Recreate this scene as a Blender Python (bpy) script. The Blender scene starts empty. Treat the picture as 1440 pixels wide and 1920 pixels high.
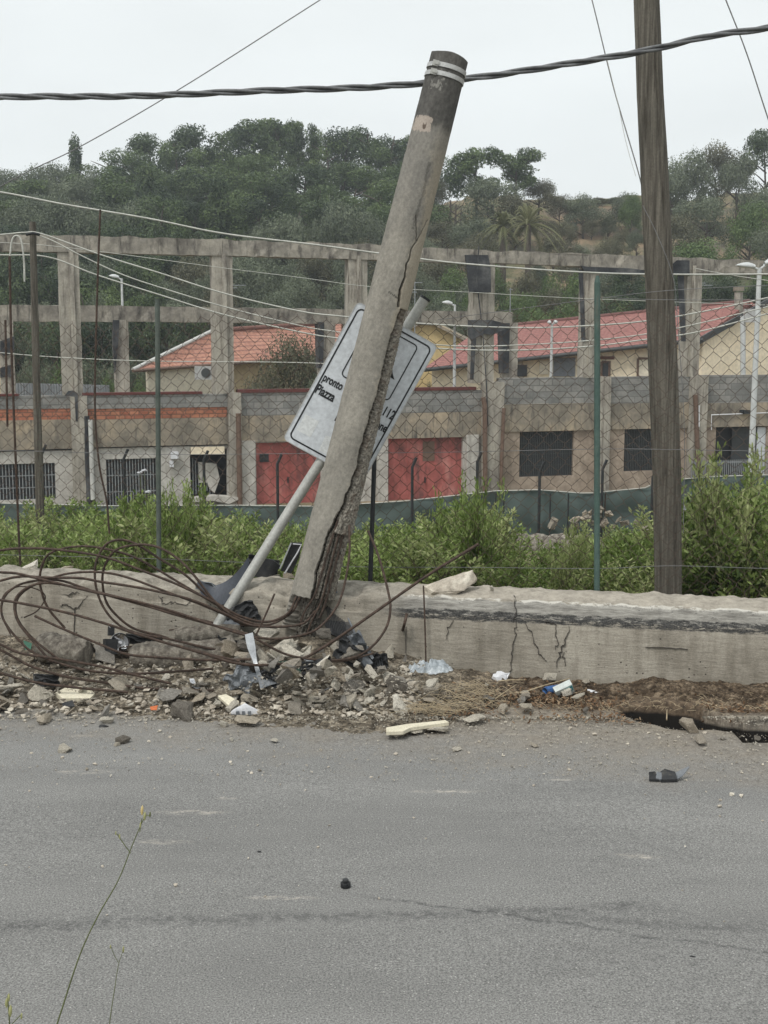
import bpy, bmesh, math, random
import numpy as np
from mathutils import Vector, Matrix, noise

# ------------------------------------------------------------ camera, world, sun, exposure
scene = bpy.context.scene
COL = scene.collection
R = math.radians
W0, H0, F = 1440.0, 1920.0, 2300.0
CAMZ = 2.87
PITCH = math.atan(320.0 / F)
cam = bpy.data.cameras.new('camera')
cam.sensor_fit = 'VERTICAL'; cam.sensor_height = 36.0
cam.lens = F * 36.0 / H0
cam.clip_end = 2000; cam.clip_start = 0.05
camo = bpy.data.objects.new('camera', cam)
camo.location = (0, 0, CAMZ); camo.rotation_euler = (math.pi / 2 - PITCH, 0, 0)
COL.objects.link(camo); scene.camera = camo

SUN_EL, SUN_AZ = R(58), R(215)
w = bpy.data.worlds.new('World'); scene.world = w; w.use_nodes = True
nt = w.node_tree; bg = nt.nodes['Background']
sky = nt.nodes.new('ShaderNodeTexSky'); sky.sky_type = 'NISHITA'; sky.sun_disc = False
sky.sun_elevation = SUN_EL; sky.sun_rotation = SUN_AZ
hs = nt.nodes.new('ShaderNodeHueSaturation'); hs.inputs['Saturation'].default_value = .3
mx = nt.nodes.new('ShaderNodeMixRGB'); mx.inputs[0].default_value = .86
mx.inputs[2].default_value = (6.5, 6.8, 6.75, 1)
nt.links.new(sky.outputs[0], hs.inputs['Color']); nt.links.new(hs.outputs[0], mx.inputs[1])
tcw = nt.nodes.new('ShaderNodeTexCoord'); mpw = nt.nodes.new('ShaderNodeMapping'); mpw.inputs['Scale'].default_value = (1, 1, 3.2)
cln = nt.nodes.new('ShaderNodeTexNoise'); cln.inputs['Scale'].default_value = 2.6; cln.inputs['Detail'].default_value = 5
clr = nt.nodes.new('ShaderNodeMapRange'); clr.inputs[1].default_value = .3; clr.inputs[2].default_value = .7; clr.inputs[3].default_value = .93; clr.inputs[4].default_value = 1.05
clm = nt.nodes.new('ShaderNodeVectorMath'); clm.operation = 'SCALE'
nt.links.new(tcw.outputs['Generated'], mpw.inputs[0]); nt.links.new(mpw.outputs[0], cln.inputs['Vector']); nt.links.new(cln.outputs['Fac'], clr.inputs[0])
nt.links.new(mx.outputs[0], clm.inputs[0]); nt.links.new(clr.outputs[0], clm.inputs['Scale'])
nt.links.new(clm.outputs[0], bg.inputs[0]); bg.inputs[1].default_value = .115
sl = bpy.data.lights.new('sun', 'SUN'); sl.energy = 1.5; sl.angle = R(14); sl.color = (1, .965, .91)
so = bpy.data.objects.new('sun', sl); COL.objects.link(so)
sd = Vector((math.sin(SUN_AZ) * math.cos(SUN_EL), math.cos(SUN_AZ) * math.cos(SUN_EL), math.sin(SUN_EL)))
so.rotation_euler = sd.to_track_quat('Z', 'Y').to_euler(); so.location = (0, 0, 30)
vs = scene.view_settings
vs.view_transform = 'Standard'; vs.look = 'None'; vs.gamma = 1; vs.exposure = 0.43; vs.use_curve_mapping = False

# ------------------------------------------------------------ projection helpers
cp, sp = math.cos(PITCH), math.sin(PITCH)
def ray(px, py):
    x = (px - 720) / F; y = -(py - 960) / F
    return Vector((x, cp + y * sp, -sp + y * cp))
def at(px, py, Y):
    d = ray(px, py); t = Y / d.y
    return Vector((d.x * t, Y, CAMZ + d.z * t))
def gr(px, py, z=0.0):
    d = ray(px, py); t = (z - CAMZ) / d.z
    return Vector((d.x * t, d.y * t, z))
def ppm(Y): return F / Y
def sm(a, b, x):
    if a == b: return 0.0 if x < a else 1.0
    t = min(1, max(0, (x - a) / (b - a))); return t * t * (3 - 2 * t)
def lerp(a, b, t): return a + (b - a) * t
def interp(x, xs, ys):
    return float(np.interp(x, xs, ys))
def nz(x, y=0, z=0): return noise.noise(Vector((x, y, z)))
def fb(x, y=0, z=0, o=4): return noise.fractal(Vector((x, y, z)), 1.0, 2.0, o)
def catmull(P, n=8):
    P = [Vector(p) for p in P]
    if len(P) < 3: 
        return [P[0].lerp(P[1], i / n) for i in range(n + 1)]
    Q = [P[0] * 2 - P[1]] + P + [P[-1] * 2 - P[-2]]
    out = []
    for i in range(1, len(Q) - 2):
        a, b, c, d = Q[i - 1:i + 3]
        for k in range(n):
            t = k / n
            out.append(.5 * ((2 * b) + (c - a) * t + (2 * a - 5 * b + 4 * c - d) * t * t + (3 * b - a - 3 * c + d) * t ** 3))
    out.append(P[-1]); return out

# ------------------------------------------------------------ object helpers
def tag(o, label=None, cat=None, group=None, kind=None):
    if label: o['label'] = label
    if cat: o['category'] = cat
    if group: o['group'] = group
    if kind: o['kind'] = kind
    return o
def empty(name, loc=(0, 0, 0), rz=0.0):
    o = bpy.data.objects.new(name, None); o.location = loc; o.rotation_euler = (0, 0, rz)
    o.empty_display_size = .1
    COL.objects.link(o); return o
def kids(o): return [c for c in COL.objects if c.parent == o]
def copy_tree(o, parent=None, ch=None):
    c = o.copy(); COL.objects.link(c)
    if parent: c.parent = parent
    for k in (ch if ch is not None else list(o.children)): copy_tree(k, c)
    return c

class MB:
    def __init__(s): s.v = []; s.f = []; s.m = []; s.sm = []
    def add(s, vs_, fs, m=0, smooth=False):
        b = len(s.v); s.v += [tuple(p) for p in vs_]
        for f in fs: s.f.append(tuple(i + b for i in f)); s.m.append(m); s.sm.append(smooth)
    def box(s, x0, x1, y0, y1, z0, z1, m=0, M=None):
        P = [(x, y, z) for z in (z0, z1) for y in (y0, y1) for x in (x0, x1)]
        if M is not None: P = [M @ Vector(p) for p in P]
        s.add(P, [(0, 2, 3, 1), (4, 5, 7, 6), (0, 1, 5, 4), (2, 6, 7, 3), (0, 4, 6, 2), (1, 3, 7, 5)], m); return s
    def tube(s, P, r, n=8, m=0, smooth=True, caps=True, flat=None):
        P = [Vector(p) for p in P]; k = len(P)
        rs = r if isinstance(r, (list, tuple)) else [r] * k
        T = [(P[min(i + 1, k - 1)] - P[max(i - 1, 0)]).normalized() for i in range(k)]
        ref = Vector((0, 0, 1)) if abs(T[0].z) < .9 else Vector((0, 1, 0))
        N = (ref - T[0] * ref.dot(T[0])).normalized(); V = []
        for i in range(k):
            N = (N - T[i] * N.dot(T[i]))
            N = N.normalized() if N.length > 1e-6 else T[i].orthogonal().normalized()
            B = T[i].cross(N)
            for j in range(n):
                a = 2 * math.pi * j / n
                V.append(P[i] + (N * math.cos(a) + B * math.sin(a)) * rs[i])
        Fs = [(i * n + j, i * n + (j + 1) % n, (i + 1) * n + (j + 1) % n, (i + 1) * n + j) for i in range(k - 1) for j in range(n)]
        s.add(V, Fs, m, smooth)
        if caps:
            s.add(V[:n], [tuple(reversed(range(n)))], m); s.add(V[-n:], [tuple(range(n))], m)
        return s
    def prism(s, poly, ex, m=0):      # poly list of Vectors, extruded by vector ex
        n = len(poly); ex = Vector(ex); P = [Vector(p) for p in poly]; Q = [p + ex for p in P]
        s.add(P + Q, [tuple(reversed(range(n))), tuple(range(n, 2 * n))] + [(i, (i + 1) % n, n + (i + 1) % n, n + i) for i in range(n)], m)
        return s
    def grid(s, fn, nu, nv, m=0, smooth=True):
        V = [fn(i / nu, j / nv) for j in range(nv + 1) for i in range(nu + 1)]
        Fs = [(j * (nu + 1) + i, j * (nu + 1) + i + 1, (j + 1) * (nu + 1) + i + 1, (j + 1) * (nu + 1) + i) for j in range(nv) for i in range(nu)]
        s.add(V, Fs, m, smooth); return s
    def build(s, name, mats, parent=None, fix=False):
        me = bpy.data.meshes.new(name); me.from_pydata(s.v, [], s.f)
        if not isinstance(mats, (list, tuple)): mats = [mats]
        for mt in mats: me.materials.append(mt)
        me.polygons.foreach_set('material_index', s.m); me.polygons.foreach_set('use_smooth', s.sm)
        if fix:
            bm = bmesh.new(); bm.from_mesh(me); bmesh.ops.recalc_face_normals(bm, faces=bm.faces); bm.to_mesh(me); bm.free()
        me.update()
        o = bpy.data.objects.new(name, me); COL.objects.link(o)
        if parent: o.parent = parent
        return o

# ------------------------------------------------------------ materials
def nmat(name):
    m = bpy.data.materials.new(name); m.use_nodes = True
    return m, m.node_tree, m.node_tree.nodes['Principled BSDF']
def ramp(nt, cols):
    r = nt.nodes.new('ShaderNodeValToRGB'); e = r.color_ramp.elements
    while len(e) > 1: e.remove(e[0])
    e[0].position = cols[0][0]; e[0].color = tuple(cols[0][1]) + (1,)
    for p, c in cols[1:]:
        x = e.new(p); x.color = tuple(c) + (1,)
    return r
def coords(nt, stretch=(1, 1, 1), kind='Object', rnd=False):
    tc = nt.nodes.new('ShaderNodeTexCoord'); mp = nt.nodes.new('ShaderNodeMapping')
    mp.inputs['Scale'].default_value = stretch
    nt.links.new(tc.outputs[kind], mp.inputs['Vector'])
    if rnd:
        oi = nt.nodes.new('ShaderNodeObjectInfo'); ml = nt.nodes.new('ShaderNodeMath'); ml.operation = 'MULTIPLY'; ml.inputs[1].default_value = 57
        cb = nt.nodes.new('ShaderNodeCombineXYZ')
        nt.links.new(oi.outputs['Random'], ml.inputs[0])
        for i in range(3): nt.links.new(ml.outputs[0], cb.inputs[i])
        nt.links.new(cb.outputs[0], mp.inputs['Location'])
    return mp.outputs[0]
def noise_n(nt, vec, scale, detail=6, rough=.6, dist=0):
    n = nt.nodes.new('ShaderNodeTexNoise'); n.inputs['Scale'].default_value = scale
    n.inputs['Detail'].default_value = detail; n.inputs['Roughness'].default_value = rough; n.inputs['Distortion'].default_value = dist
    nt.links.new(vec, n.inputs['Vector']); return n.outputs['Fac']
def mathn(nt, op, a, b=None, c=None, clamp=False):
    m = nt.nodes.new('ShaderNodeMath'); m.operation = op; m.use_clamp = clamp
    for i, x in enumerate((a, b, c)):
        if x is None: continue
        if isinstance(x, (int, float)): m.inputs[i].default_value = x
        else: nt.links.new(x, m.inputs[i])
    return m.outputs[0]
def mixc(nt, fac, a, b, mode='MIX'):
    m = nt.nodes.new('ShaderNodeMixRGB'); m.blend_type = mode
    for i, x in enumerate((fac, a, b)):
        if isinstance(x, (int, float)): m.inputs[i].default_value = x
        elif isinstance(x, (tuple, list)): m.inputs[i].default_value = tuple(x)[:3] + (1,)
        else: nt.links.new(x, m.inputs[i])
    return m.outputs[0]
def mrange(nt, v, a, b, c=0, d=1):
    m = nt.nodes.new('ShaderNodeMapRange'); m.inputs[1].default_value = a; m.inputs[2].default_value = b
    m.inputs[3].default_value = c; m.inputs[4].default_value = d; nt.links.new(v, m.inputs[0]); return m.outputs[0]
def bumpn(nt, bsdf, h, strength, dist):
    b = nt.nodes.new('ShaderNodeBump'); b.inputs['Strength'].default_value = strength; b.inputs['Distance'].default_value = dist
    nt.links.new(h, b.inputs['Height']); nt.links.new(b.outputs[0], bsdf.inputs['Normal'])
def mk(name, cols, scale=8, stretch=(1, 1, 1), bump=.3, bdist=.01, rough=.85, metal=0, stain=None, rnd=False, fine=None, spec=.3):
    """noise through a ramp, optional stain=(colour, scale, stretch, lo, hi)"""
    m, nt, b = nmat(name)
    v = coords(nt, stretch, rnd=rnd); n = noise_n(nt, v, scale, 8, .65)
    r = ramp(nt, cols); nt.links.new(n, r.inputs[0]); c = r.outputs[0]
    if stain:
        sc, ssc, sst, lo, hi = stain
        v2 = coords(nt, sst, rnd=rnd); n2 = noise_n(nt, v2, ssc, 8, .7)
        c = mixc(nt, mrange(nt, n2, lo, hi), c, sc)
    v3 = coords(nt, (1, 1, 1), rnd=rnd); n3 = noise_n(nt, v3, fine or scale * 9, 4, .6)
    c = mixc(nt, 1, c, mixc(nt, mrange(nt, n3, .3, .7), (.82, .82, .82), (1.12, 1.12, 1.12)), 'MULTIPLY')
    nt.links.new(c, b.inputs['Base Color'])
    b.inputs['Roughness'].default_value = rough; b.inputs['Metallic'].default_value = metal
    b.inputs['Specular IOR Level'].default_value = spec
    if bump: bumpn(nt, b, mathn(nt, 'ADD', n, mathn(nt, 'MULTIPLY', n3, .4)), bump, bdist)
    return m
def plain(name, c, rough=.6, metal=0, spec=.4, dirt=.25):
    d = tuple(x * (1 - dirt) for x in c)
    return mk(name, [(.35, d), (.65, c)], 6, bump=.08, bdist=.003, rough=rough, metal=metal, spec=spec)

M = {}
M['conc_wall_far'] = mk('weathered_concrete', [(.34, (.15, .135, .11)), (.5, (.28, .245, .195)), (.66, (.42, .345, .25))], .8, bump=.3, bdist=.03,
                        stain=((.075, .07, .062), 2.2, (2.2, 1, .4), .52, .68))
M['conc_beam'] = mk('stained_concrete_beam', [(.34, (.17, .155, .135)), (.5, (.29, .268, .23)), (.68, (.42, .385, .325))], 1.4, bump=.4, bdist=.03,
                    stain=((.06, .054, .048), 1.7, (2.2, 2.2, .5), .5, .66))
M['conc_col'] = mk('streaked_concrete_column', [(.34, (.21, .19, .165)), (.5, (.345, .32, .275)), (.68, (.47, .435, .37))], 1.6, (1.6, 1.6, .6), bump=.3, bdist=.02,
                   stain=((.13, .11, .09), 2.5, (4, 4, .3), .52, .68))
M['plaster_white'] = mk('dirty_white_plaster', [(.3, (.36, .34, .31)), (.6, (.52, .5, .46))], 1.5, bump=.15,
                        stain=((.27, .25, .22), 1.6, (2, 1, .4), .52, .75))
M['plaster_pink'] = mk('raw_pinkish_render', [(.35, (.24, .19, .15)), (.62, (.42, .34, .27))], 1.2, bump=.25,
                       stain=((.2, .16, .12), 1.5, (2, 1, .6), .52, .75))
M['red_paint'] = mk('faded_red_steel', [(.34, (.24, .065, .055)), (.55, (.4, .12, .105)), (.7, (.5, .23, .2))], 1.4, (1, 1, .6), bump=.1, rough=.6,
                    stain=((.12, .06, .055), 1.6, (1.6, 1, .5), .5, .68))
M['maroon'] = plain('maroon_flashing', (.13, .035, .03))
M['tar'] = mk('black_bitumen_sheet', [(.34, (.014, .015, .018)), (.52, (.05, .053, .058)), (.68, (.13, .13, .128))], 1.6, bump=.5, bdist=.03, rough=.55)
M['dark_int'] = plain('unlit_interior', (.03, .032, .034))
M['bar_metal'] = plain('grey_painted_bars', (.3, .32, .33))
M['dark_bars'] = plain('dark_steel_mesh', (.06, .065, .065))
M['pipe_brown'] = plain('brown_downpipe', (.17, .11, .08))
M['pipe_white'] = plain('white_plastic_pipe', (.6, .6, .57))
M['cream'] = mk('cream_render', [(.3, (.76, .65, .48)), (.7, (.84, .74, .57))], .7, bump=.05, stain=((.46, .36, .26), 1, (1, 1, .3), .6, .8))
M['cream_pale'] = mk('pale_cream_render', [(.3, (.62, .56, .45)), (.7, (.74, .68, .55))], .7, bump=.05)
M['ochre'] = mk('ochre_render', [(.3, (.42, .33, .2)), (.7, (.52, .42, .27))], .7, bump=.05)
M['yellow'] = mk('yellow_render', [(.3, (.56, .42, .2)), (.7, (.66, .51, .27))], .6, bump=.05)
M['steel_white'] = plain('white_galvanised', (.62, .64, .64), .4)
M['galv'] = mk('galvanised_pipe', [(.3, (.34, .34, .32)), (.7, (.46, .46, .43))], 5, bump=.05, rough=.5, metal=.2, stain=((.2, .15, .11), 6, (1, 1, .4), .6, .75))
M['wire_pale'] = plain('pale_cable_sheath', (.55, .55, .5))
M['wire_grey'] = plain('grey_steel_wire', (.2, .2, .2))
M['cable'] = mk('dark_rubber_cable', [(.3, (.06, .062, .066)), (.7, (.19, .195, .2))], 9, bump=.05, rough=.45)
M['fence_wire'] = plain('rusty_mesh_wire', (.085, .06, .045))
M['green_post'] = mk('green_painted_post', [(.3, (.045, .085, .075)), (.7, (.09, .14, .12))], 9, bump=.1, rough=.6, stain=((.12, .12, .1), 8, (1, 1, .3), .55, .7))
M['olive_post'] = mk('grey_green_post', [(.3, (.06, .075, .065)), (.7, (.12, .14, .12))], 9, bump=.1, rough=.6)
M['black_post'] = plain('black_painted_post', (.025, .028, .03))
M['rust'] = mk('rusty_steel', [(.3, (.03, .022, .018)), (.55, (.072, .048, .036)), (.75, (.14, .098, .074))], 30, bump=.6, bdist=.002, rough=.8, rnd=True)
M['wood'] = mk('weathered_grey_timber', [(.32, (.05, .044, .035)), (.5, (.112, .101, .083)), (.68, (.195, .179, .148))], 9, (4, 4, .16), bump=.8, bdist=.012, rough=.85,
               stain=((.05, .042, .034), 5, (5, 5, .25), .56, .66), fine=60)
M['sign_white'] = mk('white_sign_sheet', [(.3, (.56, .59, .62)), (.7, (.64, .67, .7))], 3, bump=0, rough=.35, stain=((.45, .46, .47), 18, (1, 1, 1), .7, .76))
M['sign_black'] = plain('black_sign_film', (.012, .013, .016), .4)
M['sign_patch'] = plain('pale_sticker', (.68, .7, .7), .5, dirt=.05)
M['alu'] = plain('aluminium_edge', (.55, .55, .54), .4, .3)
M['blackplastic'] = mk('black_plastic', [(.3, (.012, .013, .015)), (.7, (.045, .046, .048))], 12, bump=.1, rough=.62, rnd=True, spec=.3, stain=((.13, .12, .1), 9, (1, 1, 1), .56, .75))
M['bumper'] = mk('dark_bumper_skin', [(.3, (.03, .035, .045)), (.7, (.075, .085, .105))], 5, bump=.1, rough=.5)
M['greyplastic'] = mk('scuffed_grey_sheet', [(.3, (.1, .11, .125)), (.7, (.22, .235, .25))], 9, bump=.2, rough=.5, rnd=True)
M['silver'] = plain('scuffed_silver_sheet', (.42, .44, .46), .4, .4)
M['whiteplastic'] = plain('white_plastic', (.72, .73, .76), .4, dirt=.1)
M['blueplastic'] = plain('blue_plastic', (.05, .14, .36), .35)
M['greenplastic'] = plain('dull_green_plastic', (.05, .15, .1), .5)
M['orange'] = plain('orange_plastic', (.6, .16, .05), .5)
M['bag'] = mk('translucent_plastic_film', [(.3, (.25, .28, .3)), (.5, (.4, .44, .47)), (.7, (.72, .75, .77))], 14, bump=.6, bdist=.01, rough=.3)
M['foam'] = mk('pale_plaster_slab', [(.3, (.6, .55, .42)), (.7, (.75, .7, .56))], 7, bump=.15, rough=.9)
M['carton'] = plain('white_carton', (.6, .64, .62), .6)
M['teal'] = plain('teal_print', (.08, .3, .33), .6)
M['stem'] = plain('brown_stem', (.1, .075, .045))
M['bark'] = mk('bark', [(.3, (.06, .048, .038)), (.7, (.14, .115, .09))], 6, (1, 1, .3), bump=.6, bdist=.03)
M['weed'] = plain('dry_green_stalk', (.14, .16, .07))
M['straw'] = mk('dry_straw', [(.3, (.22, .165, .1)), (.7, (.5, .42, .29))], 40, bump=0, rough=.9)
M['deadleaf'] = mk('dead_leaves', [(.3, (.05, .03, .018)), (.5, (.17, .1, .055)), (.7, (.46, .36, .24))], 12, bump=0, rough=.9)
M['glass'] = plain('dark_window_glass', (.06, .065, .07), .2)

def block_mat(name, c1, c2, mort, bw, bh, scale=1.0, msz=.012, rnd_stain=True):
    m, nt, b = nmat(name)
    tc = nt.nodes.new('ShaderNodeTexCoord'); s = nt.nodes.new('ShaderNodeSeparateXYZ'); c = nt.nodes.new('ShaderNodeCombineXYZ')
    nt.links.new(tc.outputs['Object'], s.inputs[0]); nt.links.new(s.outputs[0], c.inputs[0]); nt.links.new(s.outputs[2], c.inputs[1])
    br = nt.nodes.new('ShaderNodeTexBrick'); nt.links.new(c.outputs[0], br.inputs['Vector'])
    br.inputs['Scale'].default_value = scale; br.inputs['Brick Width'].default_value = bw; br.inputs['Row Height'].default_value = bh
    br.inputs['Mortar Size'].default_value = msz; br.inputs['Color1'].default_value = tuple(c1) + (1,); br.inputs['Color2'].default_value = tuple(c2) + (1,)
    br.inputs['Mortar'].default_value = tuple(mort) + (1,); br.inputs['Bias'].default_value = -.1
    v = coords(nt); n = noise_n(nt, v, 1.3, 8, .7); n2 = noise_n(nt, v, 14, 4)
    k = mixc(nt, mrange(nt, n, .4, .7), (1.1, 1.1, 1.08), (.62, .62, .6))
    col = mixc(nt, 1, br.outputs['Color'], k, 'MULTIPLY')
    col = mixc(nt, 1, col, mixc(nt, n2, (.7, .7, .7), (1.25, 1.25, 1.25)), 'MULTIPLY')
    nt.links.new(col, b.inputs['Base Color']); b.inputs['Roughness'].default_value = .9
    bumpn(nt, b, mathn(nt, 'SUBTRACT', mathn(nt, 'MULTIPLY', n2, .4), br.outputs['Fac']), .5, .02)
    return m
M['block'] = block_mat('grey_cinder_block', (.2, .2, .195), (.3, .29, .275), (.15, .15, .145), .5, .22, msz=.014)
M['brick'] = block_mat('orange_hollow_brick', (.36, .13, .08), (.50, .22, .13), (.2, .1, .07), .3, .13, msz=.016)

def tile_mat(name, c1, c2, c3, row):
    m, nt, b = nmat(name)
    v = coords(nt); n = noise_n(nt, v, 1.1, 6, .7); n2 = noise_n(nt, coords(nt, (1, 1, 3)), 6, 5, .7)
    r = ramp(nt, [(.3, c1), (.5, c2), (.7, c3)]); nt.links.new(n2, r.inputs[0])
    col = mixc(nt, mrange(nt, n, .45, .75), r.outputs[0], mixc(nt, .5, r.outputs[0], (.25, .12, .1)))
    uv = nt.nodes.new('ShaderNodeUVMap'); s = nt.nodes.new('ShaderNodeSeparateXYZ'); nt.links.new(uv.outputs[0], s.inputs[0])
    f = mathn(nt, 'FRACT', mathn(nt, 'MULTIPLY', s.outputs[1], 1 / row))
    f2 = mathn(nt, 'FRACT', mathn(nt, 'MULTIPLY', s.outputs[0], 1 / .24))
    wv = mathn(nt, 'SINE', mathn(nt, 'MULTIPLY', f2, math.pi))
    gap = mrange(nt, f, 0, .4)
    col = mixc(nt, mathn(nt, 'SUBTRACT', 1, gap, clamp=True), col, mixc(nt, .75, col, (.09, .04, .035)))
    nt.links.new(col, b.inputs['Base Color']); b.inputs['Roughness'].default_value = .85
    bumpn(nt, b, mathn(nt, 'ADD', f, mathn(nt, 'MULTIPLY', wv, .8)), .8, .05)
    return m
M['tile_red'] = tile_mat('dark_red_roof_tiles', (.18, .075, .065), (.3, .125, .11), (.43, .22, .185), .3)
M['tile_orange'] = tile_mat('terracotta_roof_tiles', (.27, .12, .085), (.42, .2, .14), (.55, .32, .23), .3)

def leaf_mat(name, dark, mid, light, trans=.25):
    m, nt, b = nmat(name)
    at_ = nt.nodes.new('ShaderNodeAttribute'); at_.attribute_name = 'var'
    oi = nt.nodes.new('ShaderNodeObjectInfo')
    v = mathn(nt, 'ADD', mathn(nt, 'MULTIPLY', at_.outputs['Fac'], .8), mathn(nt, 'MULTIPLY', oi.outputs['Random'], .2))
    r = ramp(nt, [(.1, dark), (.5, mid), (.95, light)]); nt.links.new(v, r.inputs[0])
    nt.links.new(r.outputs[0], b.inputs['Base Color']); b.inputs['Roughness'].default_value = .55
    b.inputs['Specular IOR Level'].default_value = .35
    tr = nt.nodes.new('ShaderNodeBsdfTranslucent'); nt.links.new(r.outputs[0], tr.inputs[0])
    mxs = nt.nodes.new('ShaderNodeMixShader'); mxs.inputs[0].default_value = trans
    nt.links.new(b.outputs[0], mxs.inputs[1]); nt.links.new(tr.outputs[0], mxs.inputs[2])
    nt.links.new(mxs.outputs[0], nt.nodes['Material Output'].inputs[0])
    return m
M['drystone'] = mk('dry_stone', [(.36, (.03, .028, .026)), (.5, (.085, .08, .072)), (.64, (.19, .175, .155))], 3, bump=1, bdist=.1)
M['pine'] = leaf_mat('pine_foliage', (.034, .056, .025), (.088, .13, .045), (.19, .25, .085))
M['darkpine'] = leaf_mat('dark_pine_foliage', (.028, .047, .025), (.058, .088, .037), (.13, .175, .063))
M['olive'] = leaf_mat('olive_foliage', (.075, .095, .06), (.135, .16, .10), (.23, .26, .17))
M['brownbush'] = leaf_mat('brownish_scrub_foliage', (.07, .07, .042), (.125, .125, .072), (.2, .19, .115))
M['bright'] = leaf_mat('bright_green_foliage', (.06, .095, .03), (.105, .16, .05), (.19, .26, .09))
M['shrubleaf'] = leaf_mat('glossy_shrub_leaves', (.038, .07, .014), (.14, .205, .042), (.38, .46, .17), .32)
M['shrubleaf2'] = leaf_mat('pale_shrub_leaves', (.06, .085, .022), (.16, .21, .055), (.4, .44, .2), .32)
M['palmleaf'] = leaf_mat('palm_fronds', (.08, .10, .04), (.18, .19, .09), (.36, .34, .19))

# ------------------------------------------------------------ the wall line
LW, RW = gr(0, 1228), gr(1440, 1312)
WD = (RW - LW); WD.z = 0; WLEN = WD.length; WD.normalize(); WN = Vector((-WD.y, WD.x, 0))    # WN points back
if WN.y < 0: WN = -WN
WROT = math.atan2(WD.y, WD.x)
def Yw(X): return LW.y + (X - LW.x) * WD.y / WD.x
def wl(p):      # world -> wall local (s, u)
    d = Vector(p) - LW; return d.dot(WD), d.dot(WN)
def wp(s, u, z): return LW + WD * s + WN * u + Vector((0, 0, z))
POLEX = gr(570, 1225).x

# ------------------------------------------------------------ terrain
def gz(X, Y):
    yw = Yw(max(-9, min(9, X)))
    if Y < yw + .3:
        b = 1.32 * (1 - sm(1.2, 3.6, Y)); return b - .06 - .6 * sm(3.5, 4.6, Y)
    z = interp(Y, [yw + .3, 12.5, 25, 38, 60, 64], [-.5, -.5, -1.25, -2.45, -3.2, -3.2])
    if Y > 62:
        t = Y - 62
        rise = 0.285 * min(t, 66) if t < 66 else 0.285 * 66 + 3.0 * sm(66, 90, t) - 16 * sm(100, 190, t)
        rise *= 1 + .08 * sm(2, 12, X); rise += sm(2, 12, X) * sm(0, 20, t) * .35 * fb(X * .35, Y * .35, 5.5)
        rise += 2.2 * sm(0, 30, t) * fb(X * .02, Y * .02, 3.1)
        rise += .5 * sm(0, 20, t) * fb(X * .11, Y * .11, 1.7)
        k = sm(2, 14, X) * sm(8, 16, t)
        q = 2.1; fl = math.floor(rise / q); fr = rise / q - fl
        st = q * (fl + sm(.78, 1.0, fr))
        rise = lerp(rise, st, .8 * k)
        z += rise
    return z
def axis(parts):
    a = []
    for lo, hi, st in parts:
        n = max(1, int(round((hi - lo) / st))); a += [lo + (hi - lo) * i / n for i in range(n)]
    a.append(parts[-1][1]); return a
gx = axis([(-900, -140, 95), (-140, -60, 5), (-60, 60, .9), (60, 140, 5), (140, 900, 95)])
gy = axis([(-60, -4, 8), (-4, 4, .4), (4, 10, 1.5), (10, 13, .25), (13, 60, 2), (60, 150, .9), (150, 260, 6), (260, 1200, 120)])
mb = MB(); nx = len(gx)
mb.add([(x, y, gz(x, y) if y < 261 else -4) for y in gy for x in gx],
       [(j * nx + i, j * nx + i + 1, (j + 1) * nx + i + 1, (j + 1) * nx + i) for j in range(len(gy) - 1) for i in range(nx - 1)], 0, True)
m, nt, b = nmat('dry_hillside_ground')
v = coords(nt); n1 = noise_n(nt, v, .09, 8, .65); n2 = noise_n(nt, v, 1.2, 6, .7); n3 = noise_n(nt, v, 6, 5, .7)
r1 = ramp(nt, [(.35, (.085, .1, .045)), (.48, (.15, .14, .075)), (.56, (.3, .22, .14)), (.7, (.36, .25, .16))]); nt.links.new(mathn(nt, 'ADD', mathn(nt, 'MULTIPLY', n1, .7), mathn(nt, 'MULTIPLY', n2, .3)), r1.inputs[0])
geo = nt.nodes.new('ShaderNodeNewGeometry'); sp_ = nt.nodes.new('ShaderNodeSeparateXYZ'); nt.links.new(geo.outputs['Normal'], sp_.inputs[0])
steep = mrange(nt, sp_.outputs[2], .86, .66)
c = mixc(nt, steep, r1.outputs[0], mixc(nt, n3, (.05, .048, .044), (.19, .17, .15)))
c = mixc(nt, 1, c, mixc(nt, n3, (.6, .6, .6), (1.35, 1.35, 1.35)), 'MULTIPLY')
nt.links.new(c, b.inputs['Base Color']); b.inputs['Roughness'].default_value = .95; bumpn(nt, b, n3, .7, .2)
M['hill'] = m
tag(mb.build('ground', m), kind='structure')

# road with crevice -------------------------------------------------
CREV = [(1165, 1334), (1200, 1338), (1235, 1343), (1270, 1350), (1310, 1356), (1350, 1361), (1400, 1367), (1440, 1371), (1520, 1380), (1640, 1392)]
CREV = [gr(*p) for p in CREV]
CW = [.03, .17, .22, .24, .15, .10, .10, .11, .12, .12]
def crev(X, Y):
    best = (9, 0)
    for i in range(len(CREV) - 1):
        a, b_ = CREV[i], CREV[i + 1]; ab = b_ - a
        t = max(0, min(1, ((X - a.x) * ab.x + (Y - a.y) * ab.y) / (ab.x ** 2 + ab.y ** 2)))
        qx, qy = a.x + ab.x * t, a.y + ab.y * t
        d = math.hypot(X - qx, Y - qy) / lerp(CW[i], CW[i + 1], t)
        if d < best[0]: best = (d, Y - qy)
    return best
def mound(X, Y):
    d = Yw(X) - Y
    wlft = 1 - sm(.15, 1.1, X)
    h = wlft * .15 * (1 - sm(.15, 1.45, d)) * (1 + .5 * nz(X * 1.7, Y * 1.7))
    h += .15 * math.exp(-((X - POLEX) / .55) ** 2 - (max(0, d - .15) / .4) ** 2)
    h += .05 * (1 - wlft) * (1 - sm(.1, .55, d))
    return h
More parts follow.
